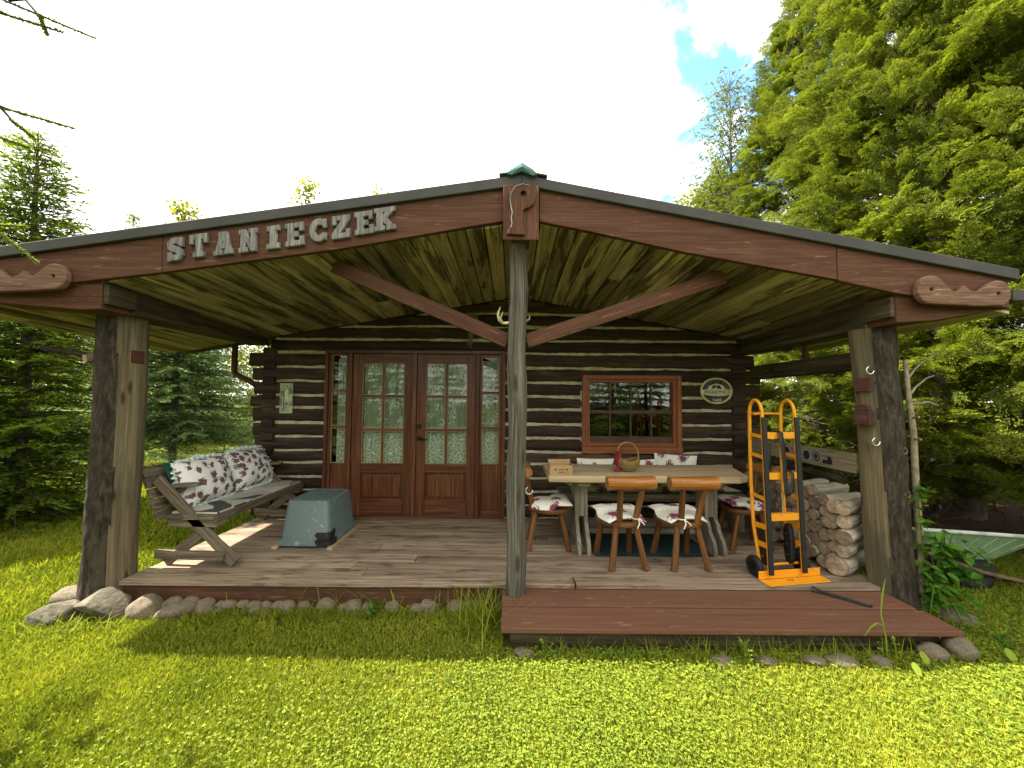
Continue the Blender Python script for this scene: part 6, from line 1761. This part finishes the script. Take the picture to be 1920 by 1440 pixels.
def make_spruce(name, label, cat, loc, H, Rb, z0, seed, mat='spruce', group=None, trunk_r=None, rotz=0.0, **kw):
    t_ = thing(name, label, cat, loc, rotz, group)
    B, D, Nl, Ls, Ws, Q, limbs = spruce_arrays(H, Rb, z0, seed, **kw)
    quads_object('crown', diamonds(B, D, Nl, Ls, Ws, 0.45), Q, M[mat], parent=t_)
    m_ = MB(); tr_ = trunk_r or H * 0.013
    m_.tube([(0, 0, -0.05), (0.02, 0, H * 0.3), (0.0, 0.02, H * 0.65), (0, 0, H)], [tr_ * 1.25, tr_, tr_ * 0.6, 0.006], 10, wob=0.15)
    for lb in limbs:
        m_.tube(lb[:4], [max(0.006, 0.014 * lb[4]), 0.009 * lb[4] + 0.003, 0.005, 0.002], 5, caps=False)
    lbuild(m_, 'trunk', M['tree_bark'], t_)
    return t_

GT = 'spruces left of the cabin'
make_spruce('spruce_tree', 'tall green spruce with a bare leader tip at the left edge of the view', 'spruce', (-6.75, 5.3, 0), 5.45, 1.35, 0.15, 21, group=GT, whorl=0.15, per=9, twig=0.045, droop=0.30, zfun=lambda f: (1 - f) ** 0.6)
make_spruce('spruce_tree', 'full low spruce nearest the lawn at the far left', 'spruce', (-8.4, 4.6, 0), 5.2, 2.4, 0.10, 22, group=GT, whorl=0.17, per=8, twig=0.06)
make_spruce('spruce_tree', 'bluish layered spruce seen between the left post and the cabin', 'spruce', (-8.15, 9.3, 0), 5.6, 2.2, 0.85, 23, 'blue_spruce', GT, whorl=0.19, per=9, twig=0.045, droop=0.22, tip_up=0.15)
# boughs reaching in from the upper left: a spruce standing left of the viewer
t_ = thing('spruce_tree', 'spruce left of the viewer whose drooping branch tips reach into the sky', 'spruce', (-4.5, 0.75, 0), 0, GT)
B, D, Nl, Ls, Ws, Q, limbs = spruce_arrays(8.5, 1.75, 1.6, 24, whorl=0.24, per=7, twig=0.06)
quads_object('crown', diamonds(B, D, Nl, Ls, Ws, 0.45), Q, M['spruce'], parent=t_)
m_ = MB(); m_.tube([(0, 0, -0.05), (0, 0, 3), (0, 0, 8.5)], [0.13, 0.10, 0.01], 10, wob=0.15)
for lb in limbs: m_.tube(lb[:4], [0.02, 0.012, 0.006, 0.002], 5, caps=False)
lbuild(m_, 'trunk', M['tree_bark'], t_)
tips = [((-4.4, 0.9, 4.4), (-2.62, 1.9, 3.70), (-2.16, 1.9, 3.51)), ((-4.4, 0.9, 4.3), (-2.62, 1.9, 3.63), (-2.33, 1.9, 3.54)), ((-2.62, 1.9, 3.72), (-2.45, 1.9, 3.62), (-2.41, 1.9, 3.53)), ((-4.4, 0.8, 3.6), (-2.55, 1.88, 3.11), (-2.24, 1.9, 3.03)), ((-2.75, 1.86, 3.2), (-2.55, 1.9, 3.06), (-2.45, 1.9, 2.985)), ((-2.9, 1.82, 3.05), (-2.62, 1.9, 2.98), (-2.47, 1.9, 2.93)), ((-4.4, 0.8, 2.9), (-2.60, 1.9, 2.49), (-2.385, 1.9, 2.335)), ((-4.4, 0.8, 3.0), (-2.7, 1.9, 2.53), (-2.46, 1.9, 2.52))]
B = []; D = []; Nl = []; Ls = []; Ws = []; Q = []
m_ = MB(); org = np.array([-4.5, 0.75, 0])
for k, (a, b_, c) in enumerate(tips):
    a, b_, c = (Vector(p) - Vector(org) for p in (a, b_, c))
    m_.tube([a, (a + b_) / 2 + Vector((0, 0, 0.05)), b_, c], [0.014, 0.009, 0.005, 0.0035], 6)
    ab = np.array([list(b_.lerp(c, t)) for t in np.linspace(-0.25, 0.99, 90)]); dd = np.array(list((c - b_).normalized()))
    n = 90 * 5; idx = np.repeat(np.arange(90), 5)
    B.append(ab[idx]); v = unit(rng.normal(size=(n, 3))); D.append(unit(dd * 0.9 + v * 0.75)); Nl.append(unit(rng.normal(size=(n, 3))))
    Ls.append(rand(n, 0.014, 0.024)); Ws.append(rand(n, 0.0035, 0.0055)); Q.append(rand(n, 0.3, 1.0))
    if k in (0, 3): # side twigs
        for s_ in range(5):
            t_0 = b_.lerp(a, 0.08 + 0.06 * s_); e_ = t_0 + (c - b_).normalized() * 0.10 + Vector((0, 0, -0.12 if s_ % 2 else 0.05))
            m_.tube([t_0, e_], [0.004, 0.002], 5)
            ab = np.array([list(t_0.lerp(e_, t)) for t in np.linspace(0, 1, 40)]); idx = np.repeat(np.arange(40), 6); n = len(idx)
            B.append(ab[idx]); D.append(unit(np.array(list((e_ - t_0).normalized())) * 0.8 + unit(rng.normal(size=(n, 3))) * 0.8)); Nl.append(unit(rng.normal(size=(n, 3)))); Ls.append(rand(n, 0.012, 0.022)); Ws.append(rand(n, 0.0025, 0.004)); Q.append(rand(n, 0.4, 1.0))
quads_object('needles', diamonds(np.concatenate(B), np.concatenate(D), np.concatenate(Nl), np.concatenate(Ls), np.concatenate(Ws), 0.4), np.concatenate(Q), M['spruce'], parent=t_)
lbuild(m_, 'branch', M['tree_bark'], t_)

# ---- arborvitae / cedar wall on the right
def frond(seed, Lf=0.50, tw=0.035, leaf=(0.045, 0.017)):
    r = np.random.default_rng(seed); B = []; D = []; Q = []
    nt = int(Lf / tw)
    for i in range(nt):
        t = (i + 0.5) / nt
        p = np.array([t * Lf, 0, 0.10 * t - 0.22 * t * t])
        for s_ in (-1, 1):
            tl = Lf * 0.46 * (1 - 0.75 * t) * r.uniform(0.7, 1.2) + 0.03
            d_ = unit(np.array([r.uniform(0.6, 1.0), s_ * r.uniform(0.6, 0.9), r.normal(-0.05, 0.2)]))
            m = max(2, int(tl / (leaf[0] * 0.55)))
            for j in range(m):
                q = (j + r.uniform(0, 1)) / m
                bp = p + d_ * tl * q + np.array([0, 0, -0.3 * tl * q * q])
                for s2 in (-1, 1):
                    B.append(bp); dd = d_ * 0.8 + np.array([-d_[1], d_[0], 0]) * s2 * r.uniform(0.3, 0.8) + np.array([0, 0, r.normal(0, 0.2)])
                    D.append(unit(dd)); Q.append(0.35 * t + 0.35 * q + r.normal(0, 0.10))
    B = np.array(B); D = np.array(D); n = len(B)
    Nl = unit(np.array([0, 0, 1.0]) + r.normal(0, 0.4, (n, 3)))
    return diamonds(B, D, Nl, leaf[0] * r.uniform(0.7, 1.3, n), leaf[1] * r.uniform(0.7, 1.3, n), 0.5), np.array(Q)
fronds = [frond(k) for k in range(6)]
def basis(fw, upv):
    x_ = unit(fw); y_ = unit(np.cross(upv, x_)); z_ = np.cross(x_, y_)
    return np.stack([x_, y_, z_], -2)      # rows
def make_cedar(label, loc, H, Rb, z0, n, seed, face=None, group='tall cedars right of the cabin', mat='cedar', scale=(0.42, 0.88), name='cedar_tree', keep=None, prof=0.75, low=0.0):
    r = np.random.default_rng(seed)
    t_ = thing(name, label, 'cedar', loc, 0, group)
    f = r.uniform(0, 1, n * 3)
    rad = np.clip((1 - f) ** prof, 0.02, 1) * np.clip(0.55 + f * 5 + low, 0, 1)
    sel = r.uniform(0, 1, n * 3) < rad; f = f[sel][:n]; rad = rad[sel][:n]; n = len(f)
    az = r.uniform(0, 6.283, n) if face is None else face + r.normal(0, 1.05, n)
    z = z0 + f * (H - z0)
    nbg = max(40, n // 26)
    bz = z0 + (1 - r.uniform(0, 1, nbg) ** 0.6) * (H - z0) * 0.92; ba = r.uniform(0, 6.283, nbg) if face is None else face + r.normal(0, 1.05, nbg); bl = r.uniform(0.86, 1.20, nbg)
    bi = r.integers(0, nbg, n); usepad = r.uniform(0, 1, n) < np.clip(0.95 - 0.55 * f / 0.6, 0.40, 0.95)
    tt = 1 - 0.55 * r.uniform(0, 1, n) ** 1.3
    pf = np.clip((bz[bi] - z0) / (H - z0), 0, 0.98)
    prad = np.clip((1 - pf) ** prof, 0.02, 1) * np.clip(0.72 + pf * 5 + low, 0, 1)
    padr = prad * Rb * bl[bi] * tt
    pada = ba[bi] + r.normal(0, 0.20, n) / np.maximum(padr, 0.5)
    padz = bz[bi] + 0.16 * (tt - 0.5) + r.normal(0, 0.07, n) - 0.25 * np.maximum(0, tt - 0.75)
    az = np.where(usepad, pada, az); z = np.where(usepad, padz, z)
    lump = 1 + 0.16 * np.sin(az * 3 + z * 1.7 + seed) + 0.13 * np.sin(az * 7 - z * 2.9) + 0.08 * np.sin(az * 13 + z * 5.1)
    rr = rad * Rb * lump * (1 - 0.40 * r.uniform(0, 1, n) ** 2.2) * np.where(r.uniform(0, 1, n) < 0.16, r.uniform(0.2, 0.7, n), 1.0)
    rr = np.where(usepad, padr, rr * 0.93)
    P = np.stack([np.cos(az) * rr, np.sin(az) * rr, z], 1)
    out = np.stack([np.cos(az), np.sin(az), np.where(usepad, r.normal(0.15, 0.25, n), r.normal(0.50, 0.38, n))], 1) + r.normal(0, 0.30, (n, 3))
    tz = np.where(usepad, 0.38, 0.85); upv = unit(np.stack([r.normal(0, 1, n) * tz, r.normal(0, 1, n) * tz, np.full(n, 0.8)], 1))
    Rm = basis(out, upv); sc_ = r.uniform(scale[0], scale[1], n)
    ctone = np.clip(0.22 + 0.10 * usepad + r.normal(0, 0.13, n) + 0.12 * np.sin(az * 9 + z * 3), 0, 0.6)  # outer pads toned lighter, a sunlit look put into the leaf colour
    if keep is not None:
        k = keep(P + np.array(loc)); P, Rm, sc_, ctone = P[k], Rm[k], sc_[k], ctone[k]; n = len(P)
    V = []; Q = []
    which = r.integers(0, len(fronds), n)
    for q in range(len(fronds)):
        i = np.where(which == q)[0]
        fv, fq = fronds[q]
        W = np.einsum('nvc,ick->invk', fv, Rm[i]) * sc_[i][:, None, None, None]
        W = W - (np.einsum('c,ick->ik', np.array([0.3, 0, 0]), Rm[i]) * sc_[i][:, None])[:, None, None, :] + P[i][:, None, None, :]
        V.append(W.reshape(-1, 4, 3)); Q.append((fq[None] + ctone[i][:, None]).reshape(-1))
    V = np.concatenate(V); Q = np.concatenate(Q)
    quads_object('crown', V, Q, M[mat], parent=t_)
    m_ = MB(); tr_ = H * 0.016
    m_.tube([(0, 0, -0.05), (0.05, 0, H * 0.3), (0.0, 0.05, H * 0.6), (0, 0, H * 0.97)], [tr_ * 1.3, tr_, tr_ * 0.6, 0.01], 10, wob=0.2)
    for k in range(60):
        zz = r.uniform(0.25, H * 0.7); a = r.uniform(0, 6.28) if face is None else face + r.normal(0, 1.0); l_ = Rb * (1 - zz / H) ** 0.7 * r.uniform(0.6, 1.0)
        m_.tube([(0, 0, zz), (math.cos(a) * l_ * 0.5, math.sin(a) * l_ * 0.5, zz + 0.10 * l_), (math.cos(a) * l_, math.sin(a) * l_, zz + r.uniform(-0.05, 0.25) * l_)], [0.025, 0.014, 0.005], 5, caps=False)
    lbuild(m_, 'trunk', M['tree_bark'], t_)
    return t_
notporch = lambda P: ~((P[:, 0] < 4.15) & (P[:, 1] < 9.5) & (P[:, 2] < 4.0)) & ~((P[:, 0] < 4.9) & (P[:, 1] < 4.3) & (P[:, 2] < 1.0))
make_cedar('nearest tall cedar right of the porch, filling the right edge of the view', (7.7, 3.2, 0), 12.5, 2.9, 0.35, 4200, 31, R(165), keep=notporch)
make_cedar('tall dense cedar behind the wheelbarrow', (6.75, 5.9, 0), 14.5, 2.9, 0.45, 5600, 32, R(215), keep=notporch)
make_cedar('cedar farther back beside the cabin wall, showing through the porch side', (7.0, 9.0, 0), 12.5, 2.9, 0.2, 3600, 33, R(220), keep=notporch)
make_cedar('lower cedar at the back of the row, its top just over the roof', (6.9, 12.6, 0), 9.8, 2.8, 0.2, 1200, 34, R(230), scale=(0.9, 1.5))
make_cedar('outermost cedar closing the row behind the wheelbarrow', (9.6, 6.6, 0), 13.0, 2.8, 0.3, 1300, 35, R(215), scale=(0.9, 1.5))
make_cedar('broad cedar farthest from the porch, closing the gaps in the row', (10.2, 9.6, 0), 15.5, 3.4, 0.3, 2000, 36, R(220), scale=(0.9, 1.5))
# thin larch leaning out of the cedars
make_spruce('larch_tree', 'thin sparse larch with bare looking branches leaning out left of the cedars', 'larch', (5.75, 9.9, 0), 10.2, 1.75, 4.6, 41, 'larch', None, 0.07, whorl=0.30, per=6, twig=0.085, leaf=(0.085, 0.026), tip_up=0.75, droop=0.15, zfun=lambda f: 0.9 * (1 - f) ** 0.55)

# ---- broadleaf tops beyond the roof, and the woods behind
def make_broad(label, loc, H, Rb, seed, n=5000, mat='broadleaf', name='deciduous_tree', leaf=0.16, group=None, z0=None):
    r = np.random.default_rng(seed); t_ = thing(name, label, 'tree', loc, 0, group)
    z0 = H * 0.35 if z0 is None else z0
    nc = 46
    cz = z0 + (H - z0) * r.uniform(0, 1, nc) ** 0.8; ca = r.uniform(0, 6.28, nc)
    prof = np.sin(np.clip((cz - z0) / (H - z0), 0.05, 0.97) * math.pi) ** 0.7
    cr = Rb * prof * r.uniform(0.2, 1.0, nc) ** 0.6
    C_ = np.stack([np.cos(ca) * cr, np.sin(ca) * cr, cz], 1)
    i = r.integers(0, nc, n)
    P = C_[i] + unit(r.normal(size=(n, 3))) * (Rb * 0.30 * r.uniform(0.1, 1, n) ** 0.5)[:, None]
    D = unit(r.normal(size=(n, 3)) + np.array([0, 0, -0.2])); Nl = unit(np.array([0, 0, 0.8]) + r.normal(0, 0.6, (n, 3)))
    Lf = leaf * r.uniform(0.6, 1.3, n)
    quads_object('crown', diamonds(P, D, Nl, Lf, Lf * 0.6, 0.5), np.clip(0.35 + r.normal(0, 0.25, n) + 0.25 * (i % 5) / 4, 0, 1), M[mat], parent=t_)
    m_ = MB(); m_.tube([(0, 0, -0.1), (0.1, 0, z0), (0, 0.1, (z0 + H) / 2), (0, 0, H * 0.95)], [H * 0.018, H * 0.013, H * 0.007, 0.01], 8, wob=0.2)
    for k in range(0, nc, 2): m_.tube([(0, 0, max(z0 * 0.8, cz[k] - cr[k] * 0.8)), tuple(C_[k] * np.array([0.5, 0.5, 1]) - np.array([0, 0, 0.2])), tuple(C_[k])], [0.05, 0.03, 0.01], 5, caps=False)
    lbuild(m_, 'trunk', M['tree_bark'], t_)
    return t_
make_broad('yellow green treetop just above the roof left of the letters', (-14.0, 16.0, 0), 9.7, 1.6, 51, 2500, leaf=0.17)
make_broad('yellow green treetop above the roof over the carved letters', (-9.0, 16.3, 0), 11.0, 1.5, 52, 2200, leaf=0.17)
make_broad('tiny treetop peeking above the roof left of the peak', (-6.3, 18.0, 0), 11.4, 1.4, 53, 1800, leaf=0.17)
make_broad('bushy green treetop above the roof at the right, before the larch', (8.3, 17.0, 0), 11.0, 2.2, 54, 5000, leaf=0.18)
make_spruce('spruce_tree', 'bare thin spruce leader rising above the roof at the far left', 'spruce', (-12.6, 12.5, 0), 7.9, 1.5, 0.4, 55, 'spruce', GT, whorl=0.26, per=6, twig=0.09, leaf=(0.10, 0.03))
make_broad('sunny yellow bush on the lawn behind the bluish spruce', (-11.0, 18.0, 0), 5.0, 2.3, 56, 5200, leaf=0.15, name='bush', z0=0.15)
make_broad('round bright shrub far out on the lawn, beside the cabin corner beyond the bench', (-8.0, 16.5, 0), 3.6, 1.7, 57, 3600, leaf=0.12, name='bush', z0=0.1)
GB = 'woods behind the cabin'
bs = make_spruce('spruce_tree', 'dark spruce in the woods beyond the lawn on the left', 'spruce', (-13.5, 15.0, 0), 7.4, 2.7, 0.2, 61, 'spruce', GB, whorl=0.28, per=8, twig=0.09, leaf=(0.13, 0.040))
for k, (x_, y_, s_) in enumerate(((-17.5, 14.0, 1.0), (-10.8, 18.5, 1.05), (-16.0, 19.5, 1.15), (-20.5, 17.5, 1.1), (-13.2, 11.2, 0.75), (-17.0, 10.0, 0.95), (-12.5, 7.2, 0.8), (-21.0, 12.0, 1.0), (-8.2, 20.5, 0.95), (-14.0, 24, 1.2), (-20, 24, 1.2), (-26, 19, 1.2), (13.0, 16.0, 1.1), (12.5, 10.5, 1.0))):
    c = copy_tree(bs); c.location = (x_, y_, 0); c.scale = (s_, s_, s_ * 1.0); c.rotation_euler = (0, 0, k * 1.3)
    if x_ > 0: c['label'] = 'dark spruce filling the gaps behind the tall cedars'; c['group'] = 'spruces behind the cedars'
# trees behind the viewer: what the window and door glass reflect
for k, (x_, y_, s_) in enumerate(((0.9, -7.0, 0.75), (4.4, -7.0, 0.75), (-5.3, -8.0, 0.75), (2.9, -9.0, 0.9), (6.2, -8.0, 0.85), (9.5, -7.0, 0.9), (-7.5, -10.0, 0.9), (-3.6, -11.0, 0.9), (-11.5, -9.0, 0.9), (-0.4, -12.0, 0.85))):
    c = copy_tree(bs); c.location = (x_, y_, 0); c.scale = (s_, s_, s_ * 1.1); c.rotation_euler = (0, 0, k * 2.1 + 0.5)
    c['label'] = 'dark spruce standing behind the viewer'; c['group'] = 'trees behind the viewer'

# ---- dry sapling and vine beside the right post
sp_ = thing('dry_sapling', 'thin pale dead sapling standing against the right porch post', 'sapling', (3.27, 3.12, 0))
m_ = MB()
m_.tube([(3.255, 3.12, 0), (3.27, 3.12, 0.5), (3.25, 3.12, 1.0), (3.245, 3.12, 1.45), (3.215, 3.12, 1.75), (3.20, 3.12, 2.02)], [0.024, 0.024, 0.022, 0.022, 0.02, 0.016], 10, wob=0.25)
m_.build('trunk', M['dry_pole'], sp_)
for pts in ([(3.225, 3.12, 1.73), (3.30, 3.14, 1.80), (3.44, 3.18, 1.88), (3.52, 3.2, 1.90)], [(3.21, 3.12, 1.86), (3.3, 3.14, 1.95), (3.42, 3.18, 2.02), (3.6, 3.2, 2.12)], [(3.24, 3.12, 1.66), (3.4, 3.14, 1.68), (3.5, 3.16, 1.65)], [(3.235, 3.12, 1.55), (3.19, 3.02, 1.56)], [(3.25, 3.12, 1.38), (3.20, 3.02, 1.385)]):
    m_ = MB(); m_.tube(pts, [0.010, 0.008, 0.006, 0.004][:len(pts)], 6, wob=0.2); m_.build('branch', M['dry_pole'], sp_)
vn = thing('climbing_vine', 'leafy green vine climbing the dead sapling and spilling over the step end', 'vine', (3.35, 3.0, 0))
r = np.random.default_rng(77); B = []; D = []; S = []
m_ = MB()
def vstem(pts, nleaf, sz):
    P = [Vector(p) - Vector((3.35, 3.0, 0)) for p in pts]
    m_.tube(P, 0.0035, 5)
    for k in range(nleaf):
        t = r.uniform(0.02, 1) * (len(P) - 1); i = min(len(P) - 2, int(t)); p = P[i].lerp(P[i + 1], t - i)
        a = r.uniform(0, 6.28); dd = Vector((math.cos(a), math.sin(a) * 0.8 - 0.25, r.uniform(-0.55, 0.25))).normalized()
        q = p + Vector((r.normal(0, 0.02), r.normal(0, 0.02), r.normal(0, 0.02)))
        B.append(q); D.append(dd); S.append(sz * r.uniform(0.6, 1.25))
vstem([(3.26, 3.1, 0), (3.25, 3.08, 0.3), (3.24, 3.08, 0.6), (3.22, 3.08, 0.9), (3.24, 3.08, 1.06)], 46, 0.085)
for k in range(9):
    e = (3.34 + r.uniform(-0.10, 0.24), 3.0 + r.uniform(-0.15, 0.15), r.uniform(0.10, 0.55))
    vstem([(3.27, 3.08, r.uniform(0, 0.55)), (3.32 + r.uniform(-0.05, 0.1), 3.0, r.uniform(0.35, 0.72)), e], 17, 0.08)
for k in range(7):
    e = (3.1 + 0.07 * k, 2.88 - 0.05 * k + r.uniform(-0.04, 0.06), r.uniform(0.03, 0.12))
    vstem([(3.25, 3.05, 0.25), (3.2 + 0.03 * k, 2.97, 0.28), e], 13, 0.065)
lbuild(m_, 'stem', M['vine'], vn)
poly = []; cq = []
for p, d_, s_ in zip(B, D, S):
    up_ = Vector((r.normal(0, 0.35), -0.35 + r.normal(0, 0.25), 1)).normalized()
    sd_ = d_.cross(up_).normalized(); nn_ = sd_.cross(d_)
    prof = [(0, 0), (0.18, 0.24), (0.45, 0.31), (0.75, 0.17), (1.0, 0)]
    tone = r.uniform(0.1, 1)
    for sg_ in (-1, 1):
        pts = [tuple(p + d_ * (u * s_ - 0.0) + sd_ * (sg_ * v * s_) + nn_ * (v * 0.35 * s_ - 0.18 * u * u * s_)) for u, v in prof]
        poly.append(pts if sg_ > 0 else pts[::-1]); cq.append(tone)
quads_object('leaves', np.array(poly), np.array(cq), M['vine'], per=5, parent=vn)
# dead lower boughs and litter under the cedars
db = thing('dead_boughs', 'tangle of dead bare twigs under the cedars behind the wheelbarrow', 'dead branches', (5.4, 4.9, 0))
m_ = MB()
for k in range(70):
    a = Vector((r.uniform(4.6, 6.8), r.uniform(4.3, 6.2), r.uniform(0.05, 1.3))); b_ = a + Vector((r.uniform(-0.9, 0.2), r.uniform(-0.9, 0.3), r.uniform(-0.3, 0.25)))
    m_.tube([a, (a + b_) / 2 + Vector((0, 0, r.uniform(-0.08, 0.08))), b_], [0.010, 0.006, 0.002], 5)
m_.build('twig', M['litter'], db)
